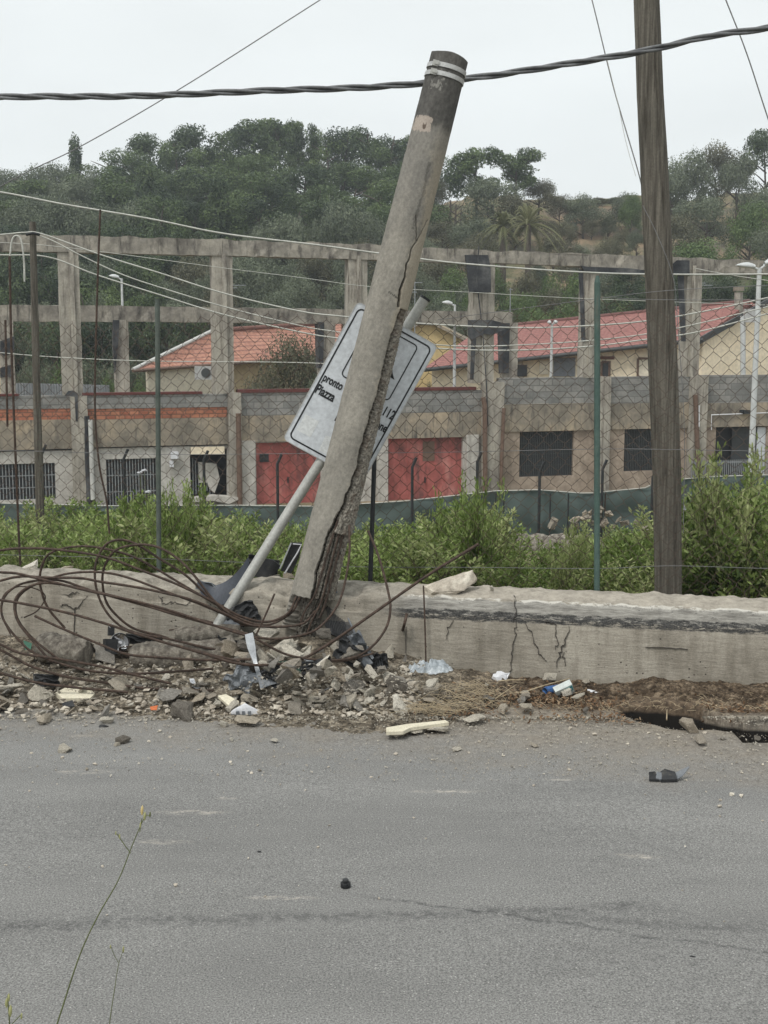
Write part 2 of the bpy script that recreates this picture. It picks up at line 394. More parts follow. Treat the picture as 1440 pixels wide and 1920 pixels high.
def roadz(X, Y, full=True):
    z = .012 * nz(X * .5, Y * .5) 
    dw = Yw(X) - Y
    if X > 1.5 and dw < 1.4:
        dd, side = crev(X + .03 * nz(X * 9, Y * 9), Y + .03 * nz(X * 7, Y * 7, 4))
        lip = .065 * sm(1.9, 2.2, X) * sm(-.02, .05, side) * (1 - sm(.3, .7, dw - .0) * 0)
        z += lip
        z -= .34 * (1 - sm(.8, 1.0, dd))
    return z
rx = axis([(-60, -5, 5), (-5, 1.6, .12), (1.6, 4.4, .016), (4.4, 8, .2), (8, 60, 5)])
ry0 = axis([(3.3, 8.8, .25)])
def roadrow(j, X):
    return None
mb = MB(); nR = len(rx)
ty = list(ry0[:-1]); NR = 110
V = []
for yy in ty:
    for x in rx: V.append((x, yy, roadz(x, yy)))
for k in range(NR + 1):
    for x in rx:
        xc = max(-12, min(12, x)); y = lerp(8.8, Yw(xc) + .05, k / NR); V.append((x, y, roadz(x, y)))
nrow = len(ty) + NR + 1
mb.add(V, [(j * nR + i, j * nR + i + 1, (j + 1) * nR + i + 1, (j + 1) * nR + i) for j in range(nrow - 1) for i in range(nR - 1)], 0, True)
m, nt, b = nmat('worn_asphalt')
v = coords(nt)
nb_ = noise_n(nt, coords(nt, (.3, .9, 1)), .9, 8, .7); nf = noise_n(nt, v, 260, 3, .7); nm = noise_n(nt, v, 105, 4, .7)
r1 = ramp(nt, [(.32, (.165, .163, .158)), (.68, (.228, .225, .217))]); nt.links.new(nb_, r1.inputs[0]); c = r1.outputs[0]
c = mixc(nt, 1, c, mixc(nt, mrange(nt, nm, .36, .64), (.5, .5, .5), (1.5, 1.5, 1.49)), 'MULTIPLY')
c = mixc(nt, 1, c, mixc(nt, mrange(nt, nf, .3, .7), (.7, .7, .7), (1.3, 1.3, 1.3)), 'MULTIPLY')
vo = nt.nodes.new('ShaderNodeTexVoronoi'); vo.inputs['Scale'].default_value = 55; nt.links.new(v, vo.inputs['Vector'])
vc = nt.nodes.new('ShaderNodeSeparateXYZ'); nt.links.new(vo.outputs['Color'], vc.inputs[0])
spk = mathn(nt, 'MULTIPLY', mathn(nt, 'GREATER_THAN', vc.outputs[0], .86), mathn(nt, 'LESS_THAN', vo.outputs['Distance'], .2))
c = mixc(nt, mathn(nt, 'MULTIPLY', spk, .6), c, (.55, .53, .5))
s = nt.nodes.new('ShaderNodeSeparateXYZ'); nt.links.new(v, s.inputs[0]); X_, Y_ = s.outputs[0], s.outputs[1]
wob = mathn(nt, 'MULTIPLY', mathn(nt, 'SUBTRACT', noise_n(nt, v, 2.2, 6, .7), .5), .22)
def crackline(px0, py0, px1, py1, w_, depth, c, x0=None, x1=None):
    a, e = gr(px0, py0), gr(px1, py1); k = (e.y - a.y) / (e.x - a.x)
    line = mathn(nt, 'ADD', mathn(nt, 'MULTIPLY', X_, k), a.y - k * a.x)
    d = mathn(nt, 'ABSOLUTE', mathn(nt, 'ADD', mathn(nt, 'SUBTRACT', Y_, line), wob))
    f = mrange(nt, d, 0, w_, 1, 0)
    f = mathn(nt, 'MULTIPLY', f, mrange(nt, noise_n(nt, v, 16, 5, .8), .38, .6))
    if x0 is not None: f = mathn(nt, 'MULTIPLY', f, mathn(nt, 'MULTIPLY', mrange(nt, X_, x0, x0 + .3), mrange(nt, X_, x1 - .3, x1, 1, 0)))
    return mixc(nt, mathn(nt, 'MULTIPLY', f, depth, clamp=True), c, (.06, .06, .06))
c = crackline(0, 1735, 720, 1716, .09, .7, c, -9, gr(1300, 1725).x)
c = crackline(880, 1715, 1440, 1742, .06, .5, c, gr(900, 1722).x, 9)
c = crackline(700, 1682, 1440, 1788, .022, .95, c, gr(640, 1680).x, 9)
c = crackline(100, 1428, 700, 1478, .02, .3, c, gr(0, 1430).x, gr(800, 1470).x)
c = crackline(0, 1560, 700, 1600, .018, .3, c, -9, gr(500, 1560).x)
c = crackline(0, 1728, 1440, 1735, .30, .22, c)
c = crackline(200, 1400, 1440, 1500, .35, .14, c)
# scuffs: pale streaks
def scuff(px, py, lx, ly, c, col=(.55, .5, .43), st=.7):
    p = gr(px, py)
    dx = mathn(nt, 'DIVIDE', mathn(nt, 'SUBTRACT', X_, p.x), lx); dy = mathn(nt, 'DIVIDE', mathn(nt, 'SUBTRACT', Y_, p.y), ly)
    r_ = mathn(nt, 'ADD', mathn(nt, 'MULTIPLY', dx, dx), mathn(nt, 'MULTIPLY', dy, dy))
    f = mathn(nt, 'MULTIPLY', mrange(nt, r_, 0, 1, 1, 0), mrange(nt, noise_n(nt, coords(nt, (.5, 1.5, 1)), 16, 7, .85), .47, .6))
    return mixc(nt, mathn(nt, 'MULTIPLY', f, st, clamp=True), c, col)
for a in [(365, 1524, .27, .05), (305, 1579, .2, .04), (160, 1447, .22, .05), (150, 1379, .12, .04), (1050, 1462, .12, .03), (840, 1484, .28, .04),
          (530, 1683, .22, .03), (1205, 1608, .14, .03), (1180, 1653 - 50, .12, .02), (965, 1376, .1, .03), (425, 1497, .1, .03)]:
    c = scuff(*a, c)
c = scuff(1300, 1654, .18, .05, c, (.09, .09, .09), .5)
# dust towards the wall
dl = mathn(nt, 'SUBTRACT', mathn(nt, 'ADD', mathn(nt, 'MULTIPLY', X_, WD.y / WD.x), LW.y - LW.x * WD.y / WD.x), Y_)
nd = noise_n(nt, v, 2.5, 7, .7); nd2 = noise_n(nt, v, 20, 5, .7)
df = mrange(nt, mathn(nt, 'ADD', dl, mathn(nt, 'MULTIPLY', mathn(nt, 'SUBTRACT', nd, .5), 2.2)), 2.3, .8)
c = mixc(nt, mathn(nt, 'MULTIPLY', df, .72), c, mixc(nt, mrange(nt, nd2, .3, .7), (.13, .105, .08), (.34, .29, .22)))
dirt = mrange(nt, mathn(nt, 'ADD', dl, mathn(nt, 'MULTIPLY', mathn(nt, 'SUBTRACT', nd, .5), .5)), .75, .58)
c = mixc(nt, dirt, c, mixc(nt, mrange(nt, nd2, .35, .65), (.045, .033, .024), (.17, .125, .085)))
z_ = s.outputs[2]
c = mixc(nt, mrange(nt, z_, -.022, -.045), c, (.014, .012, .01))  # crevice soil painted near-black by depth, standing in for the shade inside
nt.links.new(c, b.inputs['Base Color']); b.inputs['Roughness'].default_value = .9; b.inputs['Specular IOR Level'].default_value = .25
bumpn(nt, b, mathn(nt, 'ADD', nm, mathn(nt, 'MULTIPLY', nf, .6)), .35, .004)
M['asphalt'] = m
tag(mb.build('road', m), kind='structure')

# ------------------------------------------------------------ roadside concrete wall
wall = empty('roadside_wall', LW, WROT)
tag(wall, 'long low cracked concrete wall edging the road', 'wall')
prof = [(0.0, -.35), (0.0, 0), (.02, .2), (.04, .42), (.05, .5), (.062, .555), (.075, .58), (.115, .69), (.135, .705), (.22, .72), (.35, .735), (.48, .73), (.58, .715), (.62, .66), (.62, .3), (.62, -1.2)]
def wallprof(s_, k):
    u, z = prof[k]
    X = LW.x + s_ * WD.x
    left = 1 - sm(-.2, .6, X)
    if k in (5, 6, 7): u = lerp(u, .03 + .005 * k, left); 
    if k >= 7 and k <= 13: z += .02 * fb(s_ * 5, u * 7, 2) + left * .02 * fb(s_ * 9, 3)
    if k in (7, 8): z += lerp(.0, .012, left) * nz(s_ * 9, k)
    if k in (10, 11, 12): z += .012 * max(0, fb(s_ * 6, k, 7))
    if k in (6, 7, 8, 9): cz = max(0, fb(s_ * 4.5, 3.3) - .05) * (.10 * left + .02); z -= cz; u += cz * .4 * left
    u += .005 * fb(s_ * 4, z * 4, 1) if k < 8 else 0
    return (s_, u, z)
# refine profile
PR = []
NS = 560; S0, S1 = -9.0, WLEN + 9
mb = MB(); V = []; SUB = 4; rows = (len(prof) - 1) * SUB + 1
for j in range(rows):
    k = min(len(prof) - 2, j // SUB); t = (j - k * SUB) / SUB
    for i in range(NS + 1):
        s_ = lerp(S0, S1, i / NS); a = Vector(wallprof(s_, k)); e = Vector(wallprof(s_, k + 1)); p = a.lerp(e, t)
        if 7 * SUB <= j <= 13 * SUB: p.z += .013 * fb(s_ * 26, p.y * 26, 5)
        V.append(p)
mb.add(V, [(j * (NS + 1) + i, j * (NS + 1) + i + 1, (j + 1) * (NS + 1) + i + 1, (j + 1) * (NS + 1) + i) for j in range(rows - 1) for i in range(NS)], 0, True)
m, nt, b = nmat('cast_concrete_wall')
v = coords(nt); s = nt.nodes.new('ShaderNodeSeparateXYZ'); nt.links.new(v, s.inputs[0]); S_, U_, Z_ = s.outputs
n1 = noise_n(nt, v, 1.6, 8, .65); n2 = noise_n(nt, coords(nt, (1, 1, 7)), 6, 8, .78); n3 = noise_n(nt, v, 70, 4, .7); nst = noise_n(nt, coords(nt, (3, 1, .6)), 2, 7, .65)
r1 = ramp(nt, [(.34, (.2, .18, .147)), (.5, (.34, .31, .26)), (.66, (.46, .425, .36))]); nt.links.new(mathn(nt, 'ADD', mathn(nt, 'MULTIPLY', n1, .55), mathn(nt, 'MULTIPLY', n2, .45)), r1.inputs[0])
c = r1.outputs[0]
c = mixc(nt, mathn(nt, 'MULTIPLY', mrange(nt, nst, .48, .66), .6), c, (.165, .145, .115))
c = mixc(nt, 1, c, mixc(nt, mrange(nt, n3, .3, .7), (.82, .82, .82), (1.15, 1.15, 1.15)), 'MULTIPLY')
vo = nt.nodes.new('ShaderNodeTexVoronoi'); vo.inputs['Scale'].default_value = 22; nt.links.new(v, vo.inputs['Vector'])
vc = nt.nodes.new('ShaderNodeSeparateXYZ'); nt.links.new(vo.outputs['Color'], vc.inputs[0])
hole = mathn(nt, 'MULTIPLY', mathn(nt, 'GREATER_THAN', vc.outputs[0], .72), mrange(nt, vo.outputs['Distance'], .12, .2, 1, 0))
hole = mathn(nt, 'MULTIPLY', hole, mrange(nt, noise_n(nt, v, 1.5, 3), .4, .5))
c = mixc(nt, mathn(nt, 'MULTIPLY', hole, .8, clamp=True), c, (.045, .04, .034))
# upper smoother grey band, tar strip, white line and sandy top on the right part
sx = mathn(nt, 'ADD', S_, mathn(nt, 'MULTIPLY', mathn(nt, 'SUBTRACT', n1, .5), .5))
S_tar = (at(690, 1120, Yw(0)) - LW).dot(WD)
onr = mrange(nt, sx, S_tar, S_tar + .35)
zj = mathn(nt, 'ADD', Z_, mathn(nt, 'MULTIPLY', mathn(nt, 'SUBTRACT', noise_n(nt, coords(nt, (1, 1, 2)), 9, 8, .8), .5), .075))
band = mathn(nt, 'MULTIPLY', mrange(nt, Z_, .555, .575), mrange(nt, U_, .125, .115))
c = mixc(nt, mathn(nt, 'MULTIPLY', mathn(nt, 'MULTIPLY', band, onr), .75), c, mixc(nt, mrange(nt, n2, .38, .62), (.15, .147, .138), (.42, .41, .38)))
tarm = mathn(nt, 'MULTIPLY', mathn(nt, 'MULTIPLY', mrange(nt, zj, .515, .53), mrange(nt, zj, .597, .61, 1, 0)), onr)
tarm = mathn(nt, 'MULTIPLY', tarm, mrange(nt, noise_n(nt, coords(nt, (.6, 1, 2.5)), 16, 7, .85), .41, .49))
c = mixc(nt, tarm, c, mixc(nt, mrange(nt, n3, .35, .7), (.022, .022, .022), (.10, .098, .094)))
topm = mrange(nt, U_, .125, .16)
tn_ = mrange(nt, noise_n(nt, v, 9, 8, .8), .34, .66)
c = mixc(nt, topm, c, mixc(nt, onr, mixc(nt, tn_, (.13, .118, .098), (.43, .395, .335)), mixc(nt, tn_, (.23, .208, .175), (.47, .427, .36))))
whl = mathn(nt, 'MULTIPLY', mathn(nt, 'MULTIPLY', mrange(nt, mathn(nt, 'ADD', U_, mathn(nt, 'MULTIPLY', mathn(nt, 'SUBTRACT', n3, .5), .03)), .112, .12), mrange(nt, U_, .145, .135)), mathn(nt, 'MULTIPLY', onr, mrange(nt, noise_n(nt, coords(nt, (.6, 1, 1)), 14, 6, .8), .46, .52)))
c = mixc(nt, mathn(nt, 'MULTIPLY', whl, .8), c, (.6, .58, .53))
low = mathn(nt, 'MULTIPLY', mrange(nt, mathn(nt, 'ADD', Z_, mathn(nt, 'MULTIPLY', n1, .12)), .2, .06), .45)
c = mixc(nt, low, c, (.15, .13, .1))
nt.links.new(c, b.inputs['Base Color']); b.inputs['Roughness'].default_value = .92; b.inputs['Specular IOR Level'].default_value = .2
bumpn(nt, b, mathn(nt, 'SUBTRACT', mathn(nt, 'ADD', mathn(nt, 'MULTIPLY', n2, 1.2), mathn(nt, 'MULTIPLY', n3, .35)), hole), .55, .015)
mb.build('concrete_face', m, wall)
M['crack'] = plain('deep_crack', (.055, .047, .04))
def crack(pts, w0, parent, seed=0, ripple=.012):
    """jagged dark ribbon standing 2 mm off the wall's face; pts are photo pixels"""
    rng = random.Random(seed); L = []
    for px, py in pts:
        d = ray(px, py); o = Vector((0, 0, CAMZ)); t = (LW - o).dot(WN) / d.dot(WN); q = o + d * t
        L.append(((q - LW).dot(WD), q.z))
    P = []
    for (a, za), (b_, zb) in zip(L[:-1], L[1:]):
        for k in range(5): P.append((lerp(a, b_, k / 5) + rng.uniform(-1, 1) * ripple, lerp(za, zb, k / 5) + rng.uniform(-1, 1) * ripple))
    P.append(L[-1]); V = []; n = len(P)
    for i, (a, z) in enumerate(P):
        ww = w0 * .6 * (1 - abs(2 * i / (n - 1) - 1) ** 1.6) * rng.uniform(.6, 1.4) + .001
        u = interp(z, [0, .2, .42, .5, .555, .7], [0, .02, .04, .05, .062, .11]) - .012
        dx = P[min(i + 1, n - 1)][0] - P[max(i - 1, 0)][0]; dz = P[min(i + 1, n - 1)][1] - P[max(i - 1, 0)][1]; l = math.hypot(dx, dz) + 1e-6
        V += [(a - dz / l * ww, u, z + dx / l * ww), (a + dz / l * ww, u, z - dx / l * ww), (a, u + .03, z)]
    mbk = MB(); mbk.add(V, [f for i in range(n - 1) for f in ((3 * i, 3 * i + 1, 3 * i + 4, 3 * i + 3), (3 * i + 1, 3 * i + 2, 3 * i + 5, 3 * i + 4), (3 * i + 2, 3 * i, 3 * i + 3, 3 * i + 5))])
    mbk.build('crack', M['crack'], parent)
crack([(1068, 1178), (1058, 1205), (1050, 1225), (1043, 1252)], .007, wall, 1)
crack([(1055, 1226), (1060, 1250)], .003, wall, 2)
crack([(968, 1168), (965, 1190), (960, 1215), (958, 1240), (957, 1262)], .0035, wall, 3)
crack([(985, 1168), (1000, 1200), (1010, 1228), (1025, 1240)], .0025, wall, 4)
crack([(1020, 1170), (1040, 1172), (1045, 1205), (1042, 1220)], .0025, wall, 5)
crack([(158, 1120), (145, 1140), (133, 1144), (122, 1135), (108, 1138)], .004, wall, 6)
crack([(160, 1120), (143, 1113), (120, 1117), (100, 1115)], .003, wall, 7)
crack([(290, 1110), (300, 1135), (320, 1132), (345, 1138), (352, 1127)], .003, wall, 8)
crack([(137, 1140), (137, 1175), (137, 1205)], .0015, wall, 9, .003)
crack([(848, 1165), (838, 1180), (836, 1200)], .0015, wall, 10)
crack([(1210, 1215), (1250, 1216), (1290, 1219)], .002, wall, 11, .004)
crack([(760, 1180), (760, 1225)], .0015, wall, 12, .003)
crack([(962, 1122), (966, 1150), (962, 1168)], .003, wall, 13)

# ------------------------------------------------------------ the snapped concrete pole
PB, PT = at(571, 1190, 10.45), at(843, 108, 10.62)
PAX = (PT - PB); PLEN = PAX.length; PAX.normalize()
PXV = Vector((1, 0, 0)); PXV = (PXV - PAX * PXV.dot(PAX)).normalized(); PYV = PAX.cross(PXV)     # PYV points away or to the camera
if PYV.y > 0: PYV = -PYV                                        # towards camera
def prad(t): return lerp(.208, .158, t)
def pole_t(py): return (1190 - py) / (1190 - 108)
SP = [(1190, -1.0), (1118, -.95), (1112, -.12), (1060, -.2), (1000, -.12), (960, .02), (930, .2), (900, .3), (860, .42), (820, .38), (770, .42), (720, .5), (690, .5), (650, .46), (620, .5), (590, .56), (562, .62), (558, 2)]
def spall(py):
    return interp(-py, [-a for a, _ in SP], [b_ for _, b_ in SP])
CR = [(560, .55), (530, .42), (505, .5), (485, .42), (470, .50), (455, .46), (440, .62)]
def crx(py): return interp(-py, [-a for a, _ in CR], [b_ for _, b_ in CR])
NT_, NA_ = 760, 250
V = []; C = []
for j in range(NT_ + 1):
    t = j / NT_; py = 1190 - t * 1082; r0 = prad(t)
    for i in range(NA_):
        # finer spacing at the front
        q = i / NA_ * 2 * math.pi; a = q - .55 * math.sin(q)      # a=0 faces the camera
        xx, yy = math.sin(a), math.cos(a)
        base = r0 + .002 * fb(xx * 2, yy * 2, t * 30)
        # colour
        n_ = fb(xx * 1.6, yy * 1.6, t * 22); n2_ = fb(xx * 7, yy * 7, t * 150)
        col = Vector((.262, .245, .212)) * (1 + .2 * n_ + .2 * n2_)
        k = sm(250, 225, py + 14 * n_)
        col = col.lerp(Vector((.075, .073, .07)) * (1 + .35 * n_ + .3 * n2_), k * .88)
        gk = sm(480, 300, py + 60 * n_) * (1 - k); col = col.lerp(Vector((.17, .165, .155)) * (1 + .2 * n2_), .5 * gk)
        rb = sm(.25, .75, xx + .3 * n_ + .12 * n2_) * sm(215, 330, py); col = col.lerp(Vector((.40, .345, .26)), .55 * rb)
        if yy > 0 and abs((py - 237) / 14) ** 5 + abs((xx + .5) / .46) ** 5 < 1 + .9 * n2_:
            col = col.lerp(Vector((.42, .36, .31)), .85)
            if abs((py - 240) / 7) ** 2 + abs((xx + .38) / .09) ** 2 < 1 and (py > 238 or abs(xx + .38) > .05): col = Vector((.13, .1, .08))
        if 138 < py < 175 and abs(xx + .4 - n2_ * .4) < .3 and n2_ > .05: col = col.lerp(Vector((.35, .34, .31)), .5)
        if 300 < py < 420 and abs(xx - .35 - .1 * n_) < .07 + .1 * n2_: col = col * .65
        core = False; r = base; jag = .055 * fb(t * 46, 2.2) + .03 * nz(t * 150, 5)
        edge = spall(py + 5 * nz(t * 90, 9)) + jag
        if xx > edge and (yy > -.75 or py > 1112) and py > 556 + 5 * nz(xx * 8):
            core = True
            depth = .034 + .010 * fb(xx * 5, yy * 5, t * 110) + .008 * nz(xx * 14, yy * 14, t * 330)
            depth *= sm(0, .05, xx - edge) * .6 + .4
            gap = edge + lerp(.22, .3, sm(1112, 560, py)) ; gap = min(gap, .86)
            if 560 < py < 985:
                gx_ = gap + .04 * nz(t * 40, 3)
                depth += .075 * (1 - sm(.03, .075, abs(xx - gx_ + .1)))
                if xx > gx_ + .02: depth = .010 + .008 * fb(xx * 6, yy * 6, t * 130) + .005 * nz(xx * 14, 1, t * 330)
            elif py >= 985:
                for gk_ in (edge + .05, .33, .52, .74):
                    depth += .055 * (1 - sm(.02, .06, abs(xx - gk_)))
            if py > 1112: depth += .045 + .06 * sm(1112, 1190, py) * (.5 + abs(nz(a * 3, t * 80)))
            r = base - depth
            cc = .5 + .5 * nz(xx * 12, yy * 12, t * 300); c2 = .5 + .5 * nz(xx * 26, yy * 26, t * 640)
            col = Vector((.05, .043, .036)).lerp(Vector((.36, .33, .28)), max(0, min(1, (cc * c2 - .06) * 3.0)))
            rs = sm(.1, .5, nz(xx * 4, 8, t * 60)); col = col.lerp(Vector((.12, .085, .062)), .45 * rs)
            if depth > .075: col = col * .65  # shade of the deep gap and grooves painted into the core colour
        if 438 < py < 560 and yy > 0:
            cxx = crx(py) + .03 * nz(t * 120, 4); wv = lerp(.028, .07, sm(440, 560, py))
            f_ = 1 - sm(wv * .6, wv * 1.1, abs(xx - cxx))
            r -= .05 * f_; col = col.lerp(Vector((.02, .018, .015)), f_)
        if 395 < py <= 440 and yy > 0:
            for e0, e1 in ((.62, .3), (.62, .9)):
                ce = lerp(e0, e1, (440 - py) / 45) + .03 * nz(t * 160, e1); f_ = 1 - sm(.012, .026, abs(xx - ce)); col = col.lerp(Vector((.04, .035, .03)), f_ * .9); r -= .01 * f_
        if yy > 0 and -.1 < xx < .4 and abs(py - (538 + 14 * (xx + .1) + 3 * nz(xx * 20))) < 1.6: col = col * .4
        p = PB + PAX * (PLEN * t) + PXV * (xx * r) + PYV * (yy * r)
        if t > .992: p = p + PAX * (.012 * nz(xx * 1.5, yy * 1.5))
        V.append(p); C.append((col.x, col.y, col.z, 1))
Fc = [(j * NA_ + i, j * NA_ + (i + 1) % NA_, (j + 1) * NA_ + (i + 1) % NA_, (j + 1) * NA_ + i) for j in range(NT_) for i in range(NA_)]
nb0 = len(V); top_i = NT_ * NA_
V.append(PB - PAX * .06); C.append((.08, .07, .06, 1)); V.append(PT + PAX * .02); C.append((.06, .058, .055, 1))
Fc += [(i, nb0, (i + 1) % NA_) for i in range(NA_)] + [(top_i + i, top_i + (i + 1) % NA_, nb0 + 1) for i in range(NA_)]
pole = empty('concrete_pole', PB)
tag(pole, 'snapped concrete utility pole leaning right, its side spalled open', 'utility pole')
mb = MB(); mb.add([Vector(p) - PB for p in V], Fc, 0, True)
def cattr_mat(name, rough=.9, sc=60, st=.5, dist=.008):
    m, nt, b = nmat(name); a = nt.nodes.new('ShaderNodeAttribute'); a.attribute_name = 'col'
    v = coords(nt); n = noise_n(nt, v, sc, 5, .7); nn = noise_n(nt, v, sc * 3, 3)
    c = mixc(nt, 1, a.outputs['Color'], mixc(nt, mrange(nt, n, .3, .7), (.85, .85, .85), (1.14, 1.14, 1.14)), 'MULTIPLY')
    c = mixc(nt, 1, c, mixc(nt, mrange(nt, nn, .3, .7), (.88, .88, .88), (1.1, 1.1, 1.1)), 'MULTIPLY')
    nt.links.new(c, b.inputs['Base Color']); b.inputs['Roughness'].default_value = rough; b.inputs['Specular IOR Level'].default_value = .2
    bumpn(nt, b, n, st, dist); return m
M['pole'] = cattr_mat('pole_concrete')
po = mb.build('shaft', M['pole'], pole)
ca = po.data.color_attributes.new('col', 'FLOAT_COLOR', 'POINT'); ca.data.foreach_set('color', [x for c_ in C for x in c_])
def onpole(py, xx, off=0.0):
    t = pole_t(py); r = prad(t) + off; yy = math.sqrt(max(0, 1 - xx * xx))
    return PB + PAX * (PLEN * t) + PXV * (xx * r) + PYV * (yy * r)
def pband(py, h):
    mbk = MB(); V = []; n = 48; t = pole_t(py); c0 = PB + PAX * (PLEN * t) - PB
    for k, (rr, zz) in enumerate(((0, -h), (.006, -h), (.006, h), (0, h))):
        for i in range(n):
            a = 2 * math.pi * i / n; r = prad(t) + .003 + rr
            V.append(c0 + PAX * zz + PXV * math.sin(a) * r + PYV * math.cos(a) * r)
    mbk.add(V, [(k * n + i, k * n + (i + 1) % n, (k + 1) % 4 * n + (i + 1) % n, (k + 1) % 4 * n + i) for k in range(4) for i in range(n)], 0, False)
    o = mbk.build('steel_band', M['alu'], pole)
    q = onpole(py, -.55, .01) - PB; mk_ = Matrix.Translation(q)
    R3 = Matrix((PXV, -PYV, PAX)).transposed().to_4x4()
    MB().box(-.03, .02, -.012, .008, -h * 1.3, h * 1.3, 0, mk_ @ R3).box(-.012, .03, -.02, .0, -h * .6, h * .6, 0, mk_ @ R3).build('buckle', M['galv'], o)
pband(131, .018); pband(146, .018)
# exposed reinforcing bars in the spalled side
def pbar(pts, r, parent=pole, m='rust', n=6):
    P = catmull(pts, 6); P = [p - parent.location for p in P]
    k = len(P); rr = [r * (1 + .05 * math.sin(i * 1.9)) for i in range(k)]
    return MB().tube(P, rr, n).build('exposed_bar', M[m], parent)
pbar([onpole(y, x, -.022) for y, x in ((960, .22), (1030, .12), (1070, .08), (1105, .02), (1140, -.25), (1170, -.3))], .009)
pbar([onpole(y, x, -.022) for y, x in ((960, .45), (1010, .42), (1060, .4), (1110, .4), (1150, .2), (1180, .1))], .009)
pbar([onpole(y, x, -.022) for y, x in ((940, .62), (1010, .63), (1060, .62), (1110, .6), (1145, .5))], .009)
pbar([onpole(y, x, -.085) for y, x in ((575, .72), (650, .62), (740, .66), (830, .60), (900, .5), (990, .3))], .009)
# bars torn out of the base that loop left and right
def bp(px, py, Y):
    p = at(px, py, Y)
    if p.z < .06 + mound(p.x, p.y) * .6 and p.y < Yw(p.x):
        g = gr(px, py, .08); 
        for _ in range(6): g = gr(px, py, .05 + .6 * mound(g.x, g.y))
        p = g
    p.y = min(p.y, Yw(p.x) - .03 if p.z < .7 else 99)
    return p
def rebar(pts, Y0, Y1, r=.0108, end=None):
    n = len(pts); P = [bp(x, y, lerp(Y0, Y1, i / (n - 1))) for i, (x, y) in enumerate(pts)]
    pbar(P, r)
rebar([(-80, 1052), (0, 1032), (55, 1028), (111, 1031), (194, 1044), (264, 1069), (333, 1096), (400, 1128), (450, 1155), (500, 1166), (540, 1150), (556, 1118)], 10.0, 10.33)
rebar([(122, 1178), (90, 1140), (77, 1105), (75, 1078), (83, 1050), (100, 1034), (139, 1025), (180, 1026), (240, 1040), (292, 1066), (345, 1098), (400, 1130), (450, 1160), (500, 1172), (545, 1150), (562, 1120)], 10.6, 10.3)
rebar([(480, 1225), (400, 1217), (325, 1200), (250, 1185), (215, 1165), (192, 1135), (180, 1100), (178, 1070), (183, 1045), (200, 1020), (225, 1012), (255, 1020), (300, 1048), (350, 1080), (400, 1128), (450, 1168), (520, 1176)], 10.2, 10.4)
rebar([(330, 1208), (310, 1195), (255, 1180), (225, 1160), (200, 1130), (192, 1090), (197, 1060), (215, 1033), (250, 1022), (290, 1024), (330, 1045), (365, 1080), (400, 1125), (430, 1150)], 10.5, 10.2)
rebar([(-60, 1108), (0, 1089), (40, 1081), (90, 1083), (150, 1084), (190, 1091), (250, 1100), (300, 1110), (360, 1125), (420, 1150), (470, 1172), (530, 1175), (570, 1168), (592, 1145)], 9.9, 10.3)
rebar([(-60, 1068), (0, 1073), (30, 1075), (60, 1082), (110, 1094), (170, 1109), (240, 1124), (320, 1145), (400, 1172), (440, 1185), (478, 1196)], 9.7, 9.8)
rebar([(95, 1240), (60, 1200), (35, 1168), (27, 1140), (32, 1118), (55, 1100), (90, 1093), (150, 1103), (230, 1122), (320, 1150), (400, 1172), (470, 1190)], 9.75, 10.15)
rebar([(110, 1236), (70, 1205), (42, 1175), (30, 1150), (32, 1125), (50, 1105), (85, 1088), (130, 1075), (190, 1073), (240, 1083), (300, 1105), (380, 1135), (450, 1165)], 9.9, 10.25)
rebar([(400, 1254), (330, 1259), (250, 1263), (170, 1258), (100, 1240), (60, 1222), (40, 1205), (18, 1180), (4, 1155), (4, 1130), (18, 1108), (50, 1092), (110, 1088), (180, 1110), (300, 1143), (400, 1168)], 9.7, 10.1)
rebar([(-70, 1118), (0, 1125), (60, 1135), (130, 1150), (200, 1170), (260, 1190), (320, 1208), (360, 1218), (400, 1229), (450, 1240)], 9.5, 9.55)
rebar([(65, 1155), (120, 1180), (180, 1205), (235, 1226), (300, 1233), (400, 1238), (470, 1236)], 9.8, 9.6)
rebar([(-60, 1185), (0, 1208), (40, 1225), (120, 1237), (190, 1250), (250, 1265), (322, 1282)], 9.6, 9.7)
rebar([(-60, 1195), (0, 1218), (60, 1250), (130, 1270), (200, 1280), (270, 1290), (400, 1295)], 9.6, 9.8)
rebar([(-50, 1250), (0, 1262), (60, 1278), (130, 1288), (240, 1298)], 9.5, 9.6)
rebar([(655, 985), (655, 1040), (645, 1100), (630, 1140), (600, 1175), (570, 1190), (520, 1198), (478, 1195)], 10.3, 9.6, .0105)
rebar([(690, 995), (705, 1030), (715, 1060), (728, 1110), (732, 1140), (725, 1175), (700, 1210), (665, 1232), (610, 1238), (540, 1228), (480, 1198)], 10.3, 9.42, .0105)
rebar([(897, 1020), (800, 1080), (700, 1150), (620, 1205), (560, 1238), (500, 1247), (440, 1243), (380, 1225), (330, 1210)], 9.7, 9.42, .012)
rebar([(515, 1113), (497, 1155), (478, 1195)], 9.85, 9.8, .009)
rebar([(20, 1190), (2, 1150), (8, 1115), (35, 1100), (70, 1105), (85, 1120), (70, 1145), (45, 1158)], 10.0, 10.1, .006)
rebar([(478, 1196), (520, 1220), (570, 1235), (640, 1240), (700, 1225)], 9.7, 9.7, .008)

